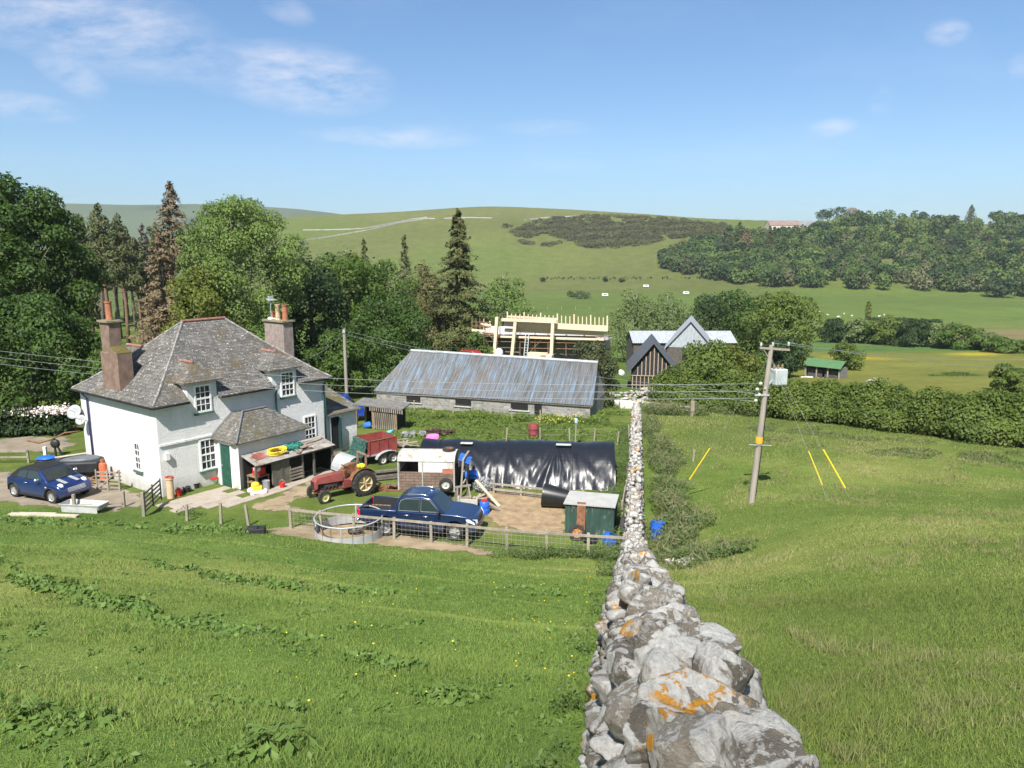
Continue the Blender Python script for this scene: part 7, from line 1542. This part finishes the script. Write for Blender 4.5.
ld = thing('ladder', 'silver ladder leaning against the scaffold of the half built house', 'ladder', site.location, szr)
for dx in (-1.6, 1.6): mb = MB(); mb.bar(S(525.5 + dx, 357, .1), S(527.5 + dx, 333, .9), .08); mb.build('stile', mGalv, ld)
for k in range(9): mb = MB(); f = k / 8; mb.bar(S(523.9 + 2 * f, 355.5 - 21 * f, .1 + .8 * f), S(527.1 + 2 * f, 355.5 - 21 * f, .1 + .8 * f), .05); mb.build('rung', mGalv, ld)
def sitem(name, lab, cat, px, py, dims, mat, off=-1.0, sph=False):
    p = S(px, py, off); mb = MB()
    if sph: mb.sph((0, 0, 0), dims, 12, 8)
    else: mb.box((0, 0, 0), dims)
    o = mb.build(name, mat, bevel=0 if sph else .04, smooth=sph); o.location = site.matrix_basis @ p if False else (Vector((Lp.x, Lp.y, 0)) + su.normalized() * p.x + Vector((-su.y, su.x, 0)).normalized() * p.y + Vector((0, 0, p.z))); o.rotation_euler = (0, 0, szr); return tag(o, lab, cat)
sitem('builders_bag', 'white builders bag at the foot of the first oak post', 'bag', 499, 353, (.5, .5, .6), mWhiteW, -.6, True); sitem('timber_stack', 'stack of orange new boards on the ground at the building site', 'timber stack', 538, 356, (2.2, .8, .8), mWoodN, -.6); sitem('plasterboard', 'pale board pile beside the orange boards at the site', 'board pile', 547, 357, (1.4, .8, .6), M('pale_pink', (.52, .42, .36), .8, .1, 3), -.6)
rc = thing('red_car', 'red car roof showing over the barn ridge beside the building site', 'car', aty(471, 357, 82), szr); rc.location.z = Tz(rc.location.x, 82) + .1
mb = MB(); mb.loft([(-1.9, .3), (-1.95, .8), (-1.5, .95), (-.9, 1.4), (.5, 1.42), (1.1, .98), (1.9, .85), (2, .3)], lambda x, z: .84 - .15 * max(0, z - .9)); mb.build('body', carpaint('paint_red', (.35, .03, .03)), rc, bevel=.08)
glasspoly('window', rc, [(-1.1, .98), (-.8, 1.32), (.4, 1.34), (.8, .98)], lambda x, z: .84 - .15 * max(0, z - .9), mCarGlass, .006)
rc.location.z = aty(471, 350, 82).z - 1.4
# ------------------------------------------------------------------ black gabled barn
gb0, gb1 = aty(631, 390, 76), aty(673.5, 392, 75); gw = (gb1 - gb0); bgz = min(Tz(gb0.x, 76), Tz(gb1.x, 75)) - .3; br_z = R(-9)
bb_ = thing('black_barn', 'black barn with exposed timber studs in its gable and slate grey roof', 'barn', Vector((gb0.x, gb0.y, 0)), br_z); GW = math.hypot(gw.x, gw.y)
ez = aty(674, 373, 75.3).z + .15; az = aty(653, 343, 76).z; ezl = aty(630, 372, 76).z
mb = MB(); mb.ext([(0, bgz), (GW, bgz), (GW, ez), (GW / 2, az - .12), (0, ez)], 0, 8); mb.build('wall', M('black_membrane', (.022, .022, .026), .7, .2, 2), bb_)
mb = MB()
for s in (-1, 1):
    a_ = Vector((GW / 2, -.45, az)); c_ = Vector((GW / 2 + s * (GW / 2 + .55), -.45, ez - .45)); n_ = Vector((0, 0, .14)); d = Vector((0, 8.6, 0)); mb.add([a_, c_, c_ + d, a_ + d, a_ + n_, c_ + n_, c_ + d + n_, a_ + d + n_], [(0, 1, 2, 3), (4, 7, 6, 5), (0, 4, 5, 1), (1, 5, 6, 2), (2, 6, 7, 3), (3, 7, 4, 0)])
mb.build('roof', M('slate_grey', (.085, .09, .10), .6, .12, 2), bb_)
mid = ez - .5
for k in range(11):
    x = .12 + (GW - .24) * k / 10; top = ez + (az - ez) * (1 - abs(x - GW / 2) / (GW / 2)) - .3
    mb = MB(); mb.box((x, -.05, (bgz + .2 + mid) / 2), (.09, .09, mid - bgz - .2)); mb.build('stud', M('stud_wood', (.33, .26, .18), .85, .2, 4), bb_)
    if top > mid + .4: mb = MB(); mb.box((x + .1, -.05, (top + mid) / 2), (.10, .09, top - mid)); mb.build('stud', MATS['stud_wood'], bb_)
for z in (mid, mid - 1.0): mb = MB(); mb.box((GW / 2, -.11, z), (GW, .05, .09)); mb.build('rail', MATS['stud_wood'], bb_)
# grey metal barns behind
mTinG = M('grey_tin', (.42, .45, .48), .5, .12, 1.5, metal=.2, col2=(.33, .36, .40), thr=.55, stretch=(2, .4, .4))
def shed(name, label, pL, pR, Y, dep, eave_py, ridge_py, wallm, roofm, axis='x', cat='barn', corr=40):
    a_, b__ = aty(pL, eave_py, Y), aty(pR, eave_py, Y); t = thing(name, label, cat, Vector((a_.x, Y, 0))); W = b__.x - a_.x; ez = a_.z; rz_ = aty((pL + pR) / 2, ridge_py, Y + dep / 2).z; gz = Tz(a_.x + W / 2, Y) - .6
    mb = MB(); mb.ext([(0, gz), (W, gz), (W, ez), (0, ez)], .2, dep - .2)
    for x in (.02, W - .02): mb.add([(x, .2, ez), (x, dep - .2, ez), (x, dep / 2, rz_ - .05)], [(0, 1, 2)])
    mb.build('wall', wallm, t); mb = MB(); mb.add(*wavy((-.2, -.1, ez), (W + .2, -.1, ez), (W + .2, dep / 2, rz_), (-.2, dep / 2, rz_), corr, .04)); mb.add(*wavy((-.2, dep + .1, ez), (W + .2, dep + .1, ez), (W + .2, dep / 2, rz_), (-.2, dep / 2, rz_), corr, .04)); mb.build('roof', roofm, t, fix=False, solid=.03); return t
shed('metal_barn', 'grey metal-roofed barn range behind the black gabled barn', 634, 736, 104, 7, 343, 331, M('dark_boards', (.09, .08, .07), .9, .3, 3), mTinG, corr=60)
a_, b__ = aty(667, 341, 99), aty(706, 338, 99); t = thing('steep_metal_barn', 'steep grey metal gable rising in front of the metal barn range', 'barn', Vector((a_.x, 99, 0)), R(-14)); W = (b__.x - a_.x) * 1.15; ez = aty(668, 347, 99).z; az2 = aty(691, 320.5, 100).z; gz = Tz(a_.x, 99) - 1
mb = MB(); mb.ext([(0, gz), (W, gz), (W, ez - .02), (0, ez - .02)], .05, 9); mb.build('lower_wall', MATS['dark_boards'], t); mb = MB(); mb.ext([(0, ez), (W, ez), (W / 2, az2 - .1)], 0, 9); mb.build('wall', M('pale_tin', (.30, .33, .36), .6, .15, 2, col2=(.40, .44, .48), thr=.55, stretch=(2, 2, .4)), t)
for s in (-1, 1): mb = MB(); mb.add(*wavy((W / 2 + s * (W / 2 + .3), -.3, ez - .25), (W / 2 + s * (W / 2 + .3), 9.2, ez - .25), (W / 2, 9.2, az2 + .05), (W / 2, -.3, az2 + .05), 24, .035)); mb.build('roof', M('mid_tin', (.30, .32, .35), .5, .15, 2, metal=.2, stretch=(.4, 2, .4)), t, fix=False, solid=.03)
# green-roofed field shelter
fl, fr_ = G(804.5, 377), G(839, 379); t = thing('field_shelter', 'small open-fronted field shelter with green roof in the meadow', 'shelter', fl, math.atan2((fr_ - fl).y, (fr_ - fl).x)); W = (fr_ - fl).length; hh = 1.55
mb = MB(); mb.box((W / 2, 2.4, hh / 2 - .2), (W, .08, hh + .4)); mb.box((.04, 1.2, hh / 2 - .2), (.08, 2.4, hh + .4)); mb.box((W - .04, 1.2, hh / 2 - .2), (.08, 2.4, hh + .4)); mb.build('wall', M('shelter_boards', (.17, .165, .15), .9, .25, 3), t)
mb = MB()
for k in range(4): mb.box((.06 + (W - .12) * k / 3, .05, hh / 2), (.14, .12, hh))
mb.build('post', mWood, t); mb = MB(); mb.box((W * .27, .35, .6), (W * .42, .05, 1.1)); mb.box((W * .76, .35, .6), (W * .42, .05, 1.1)); mb.build('inner_board', M('inner_dark', (.07, .068, .065), .9, .3, 3), t)
mb = MB(); mb.add(*wavy((-.2, -.3, hh - .05), (W + .2, -.3, hh - .05), (W + .2, 1.1, hh + .75), (-.2, 1.1, hh + .75), 24, .025)); mb.add(*wavy((-.2, 2.6, hh - .05), (W + .2, 2.6, hh - .05), (W + .2, 1.1, hh + .75), (-.2, 1.1, hh + .75), 24, .025)); mb.build('roof', M('roof_green', (.07, .155, .065), .6, .12, 2), t, fix=False, solid=.04)
mb = MB()
for k in range(22): mb.sph((rnd.uniform(-.6, W), rnd.uniform(-.9, -.3), .08), (.25, .2, .14), 6, 4)
o = mb.build('rubble_stone', M('pale_rubble', (.45, .43, .39), .9, .2, 4)); o.location = fl; tag(o, 'pale rubble strewn along the front of the field shelter', 'rubble', kind='stuff')
cw = thing('hay_trailer', 'small grey and cream trailer parked in the meadow beyond the hedge', 'trailer', G(873, 386)); cw.scale = (.6, .6, .65); mb = MB(); mb.box((.55, 0, .75), (.9, 1.1, 1.1)); mb.build('box', M('cream', (.62, .57, .42), .7, .1, 3), cw, bevel=.04); mb = MB(); mb.box((-.5, 0, .55), (1.2, 1.1, .5)); mb.sph((-.5, 0, .85), (.6, .5, .3), 8, 6); mb.build('load', mGrey, cw)
for s in (-1, 1): wheel(cw, 0, s * .62, .28, .16, s, mGrey, 0)
# hilltop farm
for i, (p0, p1, yy, yr, mt, lab) in enumerate(((770, 800, 225.5, 220.5, M('red_roof', (.20, .145, .13), .8, .15, .3), 'long pinkish-roofed farm shed on the skyline'), (799, 832, 226, 221, M('grey_roof', (.18, .175, .18), .8, .15, .3), 'grey-roofed farm shed beside the hilltop trees'))):
    t = shed('hilltop_shed', lab, p0, p1, 625 + 6 * i, 14, yy, yr, M('cream_wall', (.52, .47, .38), .9, .15, .4), mt, cat='farm shed', corr=12); gz_ = t.location.z
    for k in range(4): mb = MB(); mb.box((4 + 6 * k, .15, aty(p0, yy, 625).z - 2), (2.4, .12, 2.2)); mb.build('opening', mDark, t)
# dry stone dykes on the hill
def dyke(name, lab, L, h=1.1, w_=.8):
    mb = MB(); P = []
    for (a_, b__) in zip(L, L[1:]):
        n = max(2, int(math.hypot(b__[0] - a_[0], b__[1] - a_[1]) / 5))
        for k in range(n): f = k / n; P.append(G(a_[0] + (b__[0] - a_[0]) * f, a_[1] + (b__[1] - a_[1]) * f))
    for p, q in zip(P, P[1:]):
        if (p - q).length < 60: mb.bar(p + Vector((0, 0, .5)), q + Vector((0, 0, .5)), w_ * rnd.uniform(.7, 1.3), h * rnd.uniform(.8, 1.2))
    tag(mb.build(name, M('dyke_stone', (.33, .32, .295), .95, .25, .5)), lab, 'field wall')
dyke('hill_dyke', 'pale stone dyke climbing from the trees to the hill shoulder', [(296, 242), (330, 237), (370, 230), (400, 223), (425, 219), (440, 219)])
dyke('hill_dyke', 'upper pale stone dyke running level above the climbing one', [(303, 230.5), (340, 230), (362, 229), (385, 225), (412, 219.5), (432, 217)])
dyke('hill_dyke', 'broken pale dyke along the brow above the dark gorse', [(525, 220.5), (545, 218), (575, 216.8), (600, 217.2)], 1.2, 1.0)
dyke('hill_dyke', 'faint pale dyke on the brow above the tall pointed conifer', [(444, 218.8), (470, 218), (498, 218.6)], 1.2, 1.0)
# caravans and sheep
for (px, py, Y, lab) in ((646, 287.5, 330, 'white caravan at the foot of the hill nearest the pale willows'), (605, 296.5, 300, 'small white caravan in the valley pasture beside the wide dark bush'), (686, 294.5, 300, 'white caravan glinting above the dark round-headed tree')):
    p = G(px, py); t = thing('caravan', lab, 'caravan', p); t.scale = (.75, .75, .75); mb = MB(); mb.loft([(-2.4, .5), (-2.5, 1.5), (-2.2, 2.4), (2.0, 2.4), (2.5, 1.5), (2.3, .5)], lambda x, z: 1.0); mb.build('body', mWhiteW, t, bevel=.15); mb = MB(); mb.box((0, -1.01, 1.65), (2.6, .04, .6)); mb.build('window', mCarGlass, t)
sh0 = thing('sheep', 'white sheep grazing in the far valley field', 'sheep', (0, 0, 0), 0, 'sheep in the valley field')
mb = MB(); mb.sph((0, 0, .72), (.62, .34, .34), 12, 8); mb.tube([(.45, 0, .8), (.75, 0, .85), (.95, 0, .6), (1.05, 0, .42)], [.22, .16, .13, .08], 8)
for a_ in (-.38, .35):
    for c_ in (-.16, .16): mb.tube([(a_, c_, .6), (a_ + .02, c_, .3), (a_, c_, 0)], [.10, .06, .05], 6)
mb.sph((-.62, 0, .7), (.1, .08, .16), 6, 5); mb.sph((.86, .12, .86), (.05, .12, .04), 6, 4); mb.sph((.86, -.12, .86), (.05, .12, .04), 6, 4); mb.build('fleece', M('fleece', (.62, .58, .50), .95, .1, 5), sh0, smooth=True); sh0.scale = (.75, .75, .75)
SP_ = [(819, 313), (827, 316), (838, 318), (852, 317), (866, 317.5), (879, 317.5), (884, 316), (844, 315)]
for i, (px, py) in enumerate(SP_):
    g_ = G(px, py); lab = 'white sheep grazing in the far valley field'
    if i == 0: sh0.location = g_
    else: dup(sh0, g_, rnd.uniform(0, 6.28), lab)

# ------------------------------------------------------------------ utility pole, stays and wires
pb = G(751, 503); pt = aty(771.5, 345, pb.y + .05); pv = pt - pb; PL = pv.length
pole = thing('utility_pole', 'leaning wooden utility pole with grey transformer in the open field', 'utility pole', pb)
at_ = lambda f: pv * f
mb = MB(); mb.tube([Vector((0, 0, -.3)), at_(.5), at_(1.0)], [.15, .13, .10], 14); mb.build('shaft', M('pole_wood', (.29, .26, .22), .9, .25, 3, .4, 30, stretch=(2, 2, .15)), pole, smooth='auto')
ca = at_(.985); mb = MB(); mb.bar(ca + Vector((-.55, -.16, .0)), ca + Vector((.85, .1, -.12)), .07, .09); mb.bar(ca + Vector((-.4, -.13, -.04)), at_(.91), .04); mb.build('crossarm', mWood, pole)
for k, dx in enumerate((-.5, .05, .8)):
    mb = MB(); p = ca + Vector((dx, -.16 + .26 * (dx + .55) / 1.4, .06)); mb.lathe([(.03, 0), (.07, .03), (.03, .06), (.07, .09), (.03, .12), (.06, .16), (0, .18)], p, 10); mb.build('insulator', M('porcelain', (.45, .45, .43), .3, .1, 4), pole, smooth=True)
tp = at_(.80) + Vector((.45, .25, 0)); mb = MB(); mb.box(tp + Vector((.12, 0, 0)), (.62, .56, .72), rz=.3)
tf = mb.build('transformer', M('transformer_grey', (.42, .47, .47), .5, .1, 3), pole, bevel=.04)
mb = MB()
for k in range(7): mb.box(tp + Vector((.12 - .24 + .08 * k, -.34 + .025 * k, -.05)), (.02, .1, .5), rz=.3)
mb.build('cooling_fins', MATS['transformer_grey'], tf)
for k in range(3): mb = MB(); mb.lathe([(.05, 0), (.07, .04), (.035, .07), (.06, .11), (.02, .2)], tp + Vector((-.1 + .2 * k, -.05 + .05 * k, .36)), 8); mb.build('bushing', mWoodB, tf)
mb = MB(); mb.bar(at_(.70) + Vector((-.5, -.1, -.05)), at_(.70) + Vector((.15, -.1, -.05)), .07); mb.bar(at_(.73) + Vector((-.1, -.14, 0)), tp, .06); mb.build('bracket', mGalv, pole)
for k in range(4): mb = MB(); mb.sph(at_(.66 + .035 * k) + Vector((-.42 + .12 * (k % 2), -.12, 0)), (.09, .07, .08), 8, 6); mb.build('insulator', MATS['porcelain'], pole, smooth=True)
mb = MB(); mb.lathe([(.175, -.16), (.18, 0), (.175, .16)], at_(.41), 14); mb.build('danger_band', M('yellow_band', (.62, .36, .03), .6, .1, 4), pole); mb = MB(); mb.bar(at_(.385) + Vector((-.5, -.17, 0)), at_(.385) + Vector((.55, -.12, -.06)), .04, .03); mb.build('anti_climb_bar', mGalv, pole)
mb = MB(); mb.tube([at_(.05) + Vector((.13, -.12, 0)), at_(.4) + Vector((.13, -.11, 0)), at_(.68) + Vector((.1, -.1, 0))], .02, 5); mb.build('cable_pipe', mTrim, pole)
def stay(lab, foot, g0, g1):
    f = G(*foot); a_, b__ = at_(.93), f - pb; t = thing('stay_wire', lab, 'stay wire', f)
    mb = MB(); mb.cyl((0, 0, 0), pb + a_ - f, .012, n=5); mb.build('wire', MATS['fence_wire'], t)
    d = (pb + a_ - f); best = lambda py: min((abs((lambda w: 384 - FOC * (w.y * SP + (w.z - CZ) * CP) / (w.y * CP - (w.z - CZ) * SP))(f + d * s) - py), s) for s in np.linspace(0, 1, 400))[1]
    mb = MB(); s0, s1 = best(g0), best(g1); mb.cyl(d * s0, d * s1, .04, n=8); mb.build('guard', M('guard_yellow', (.78, .55, .02), .5, .08, 4), t)
def stay2(lab, foot, p0, p1):
    """stay between its ground anchor and the pole; yellow guard of 2.4 m near the ground"""
    f = G(*foot); t = thing('stay_wire', lab, 'stay wire', f); d = (pb + at_(.93)) - f; u = d.normalized()
    mb = MB(); mb.cyl((0, 0, -.1), d, .006, n=5); mb.build('wire', MATS['fence_wire'], t); mb = MB(); mb.cyl(u * p0, u * p1, .020 if 'thinner' in lab else .034, n=8); mb.build('guard', M('guard_yellow', (.78, .55, .02), .5, .08, 4), t)
stay2('stay wire with yellow guard on the stone wall side of the pole', (678, 497), 1.15, 3.1)
stay2('stay wire with yellow guard, thinner and nearer the pole on its open side', (829, 501), .75, 2.3)
stay2('stay wire with yellow guard farther from the pole on its open side', (852, 500), .6, 2.5)
sp2 = spot(346, 58.5); p2t = aty(346, 329, 58.5); p2 = thing('utility_pole', 'slim wooden pole standing behind the farmhouse outhouse', 'utility pole', sp2); mb = MB(); mb.tube([(0, 0, -.2), (0, 0, p2t.z - sp2.z)], [.15, .11], 10); mb.build('shaft', MATS['pole_wood'], p2, smooth='auto'); mb = MB(); mb.box((0, -.12, p2t.z - sp2.z - .2), (.2, .1, .2)); mb.build('bracket', mGalv, p2)
def wire(lab, a_, b__, sag, r=.014, group=None):
    t = MB(); t.tube([a_ + (b__ - a_) * s - Vector((0, 0, sag * 4 * s * (1 - s))) for s in np.linspace(0, 1, 34)], r, 5); return tag(t.build('overhead_wire', M('aluminium_wire', (.28, .30, .31), .5, .1, 4, metal=.3), smooth=True), lab, 'wire', group)
for k, nm in enumerate(('top', 'middle', 'bottom')):
    wire('low voltage line crossing before the house roof, ' + nm + ' of three', pb + at_(.765 - .045 * k) + Vector((-.4, -.1, 0)), aty(-40, 346 + 6.5 * k, 41), .75 - .0 * k, .010)
for k in range(2): wire('service line from the field pole to the pole behind the house, ' + ('upper' if k == 0 else 'lower') + ' of two', pb + at_(.70 - .05 * k) + Vector((-.3, -.05, 0)), p2t + Vector((0, -.15, -.1 - .3 * k)), .55, .010)
wire('service line from the pole behind the house over its chimney side', p2t + Vector((0, -.2, -.25)), H(10.2, 2.5, 5.2), .3)
for k in range(2): wire('high voltage line leaving the pole top over the buttercup field, ' + ('nearer' if k == 0 else 'farther') + ' of two', pb + ca + Vector((.05 if k else .8, .0 if k else .1, .2)), aty(1060, 366 - 9 * k, 62 + 4 * k), .5, .011)
# rubble, timber and fence by the black barn
spec = []
for _ in range(110): p = G(rnd.uniform(606, 660), rnd.uniform(392, 405)); spec.append((p + Vector((0, 0, rnd.uniform(-.05, .2))), (rnd.uniform(.15, .35), rnd.uniform(.12, .28), rnd.uniform(.1, .2)), rnd.uniform(0, 3), 0, 0, 2))
tag(rocks_mesh('rubble_heap', spec, mStone), 'tumbled stone rubble in front of the black gabled barn', 'rubble', kind='stuff')
spec = [(G(rnd.uniform(640, 655), 398) + Vector((rnd.uniform(-.2, .2), rnd.uniform(-.3, .3), rnd.uniform(.0, .9))), (.35, .3, .2), rnd.uniform(0, 3), 0, 0, 2) for _ in range(40)]
tag(rocks_mesh('ruined_pillar', spec, mStone), 'ruined round stone pillar at the far end of the stone wall', 'ruin')
spec = [(G(rnd.uniform(666, 692), rnd.uniform(560, 566)) + Vector((0, 0, .04)), (rnd.uniform(.08, .2), .1, .07), rnd.uniform(0, 3), 0, 0, 2) for _ in range(22)]
tag(rocks_mesh('fallen_stones', spec, mStone), 'few stones fallen from the wall into the field', 'stones', kind='stuff')
ts = thing('timber_pallets', 'stack of orange pallets and planks beside the black gabled barn', 'timber stack', G(670, 399)); mb = MB()
for k in range(7): mb.box((rnd.uniform(-.1, .1), rnd.uniform(-.1, .1), .1 + .2 * k), (1.6, 1.2, .08)); mb.box((0, 0, .2 + .2 * k), (1.2, .8, .12))
mb.build('pallets', M('orange_wood', (.50, .30, .15), .8, .2, 4), ts); mb = MB(); mb.bar((-2.2, -.6, .9), (.2, -.6, 1.05), .1); mb.bar((-2.2, -.6, .5), (.2, -.6, .55), .1); mb.bar((.1, -.6, 0), (.1, -.6, 1.1), .14); mb.bar((-1.9, -.7, .2), (-.3, -.7, .7), .08); mb.build('rails', M('new_rail', (.52, .42, .28), .8, .2, 4), ts)
lump('white_sack', 'white rubble sack by the dusky small tree at the black barn', 'sack', (.75, .7, .65), M('dull_sack', (.5, .5, .48), .8, .1, 4), aty(621, 376, 66))
mb = MB(); mb.box((0, 0, .3), (1.1, .8, .6)); item('stone_block', 'pale square stone block at the rubble edge nearest the barn end', 'stone block', mb, M('pale_block', (.55, .54, .50), .9, .12, 3), G(626, 408), bevel=.05); mb = MB(); mb.box((0, 0, .25), (.9, .7, .5)); item('stone_block', 'pale low stone block next to the square one', 'stone block', mb, MATS['pale_block'], G(618, 406), bevel=.05)
fence('paddock_rail', 'low pale rail fence between the stone wall end and the hedge', [G(645, 409), G(658, 411), G(672, 412), G(690, 415)], .7, .12, (.9, .5), M('pale_rail', (.42, .38, .30), .9, .2, 3))
mb = MB(); mb.bar((0, 0, 0), (0, 0, 1.2), .28, .24); tag(mb.build('gatepost', mWood), 'thick grey gatepost at the hedge end of the rail fence', 'post').location = G(692, 416)
mb = MB(); mb.bar((0, 0, 0), (.02, 0, .7), .1); tag(mb.build('marker_post', mWood), 'short marker post in the field near the yellow stay guard', 'post').location = G(693, 461)
fence('valley_fence', 'post and wire fence crossing the valley pasture', [spot(520 + 14 * k, 330 - 1.5 * k) for k in range(8)], 1.2, .16, (), mWood, 0)

# ------------------------------------------------------------------ the air
hz = MB(); hz.box((0, 1600, 70), (5600, 3800, 230)); 
hm = bpy.data.materials.new('haze'); hm.use_nodes = True; hn = NT(hm); hn.n.clear(); ho = hn.new('ShaderNodeOutputMaterial'); pv = hn.new('ShaderNodeVolumePrincipled')
pv.inputs['Density'].default_value = .00010; pv.inputs['Color'].default_value = (.80, .90, 1.0, 1); pv.inputs['Anisotropy'].default_value = .0; hn.link(pv.outputs[0], ho.inputs['Volume'])
tag(hz.build('haze', hm), kind='stuff')
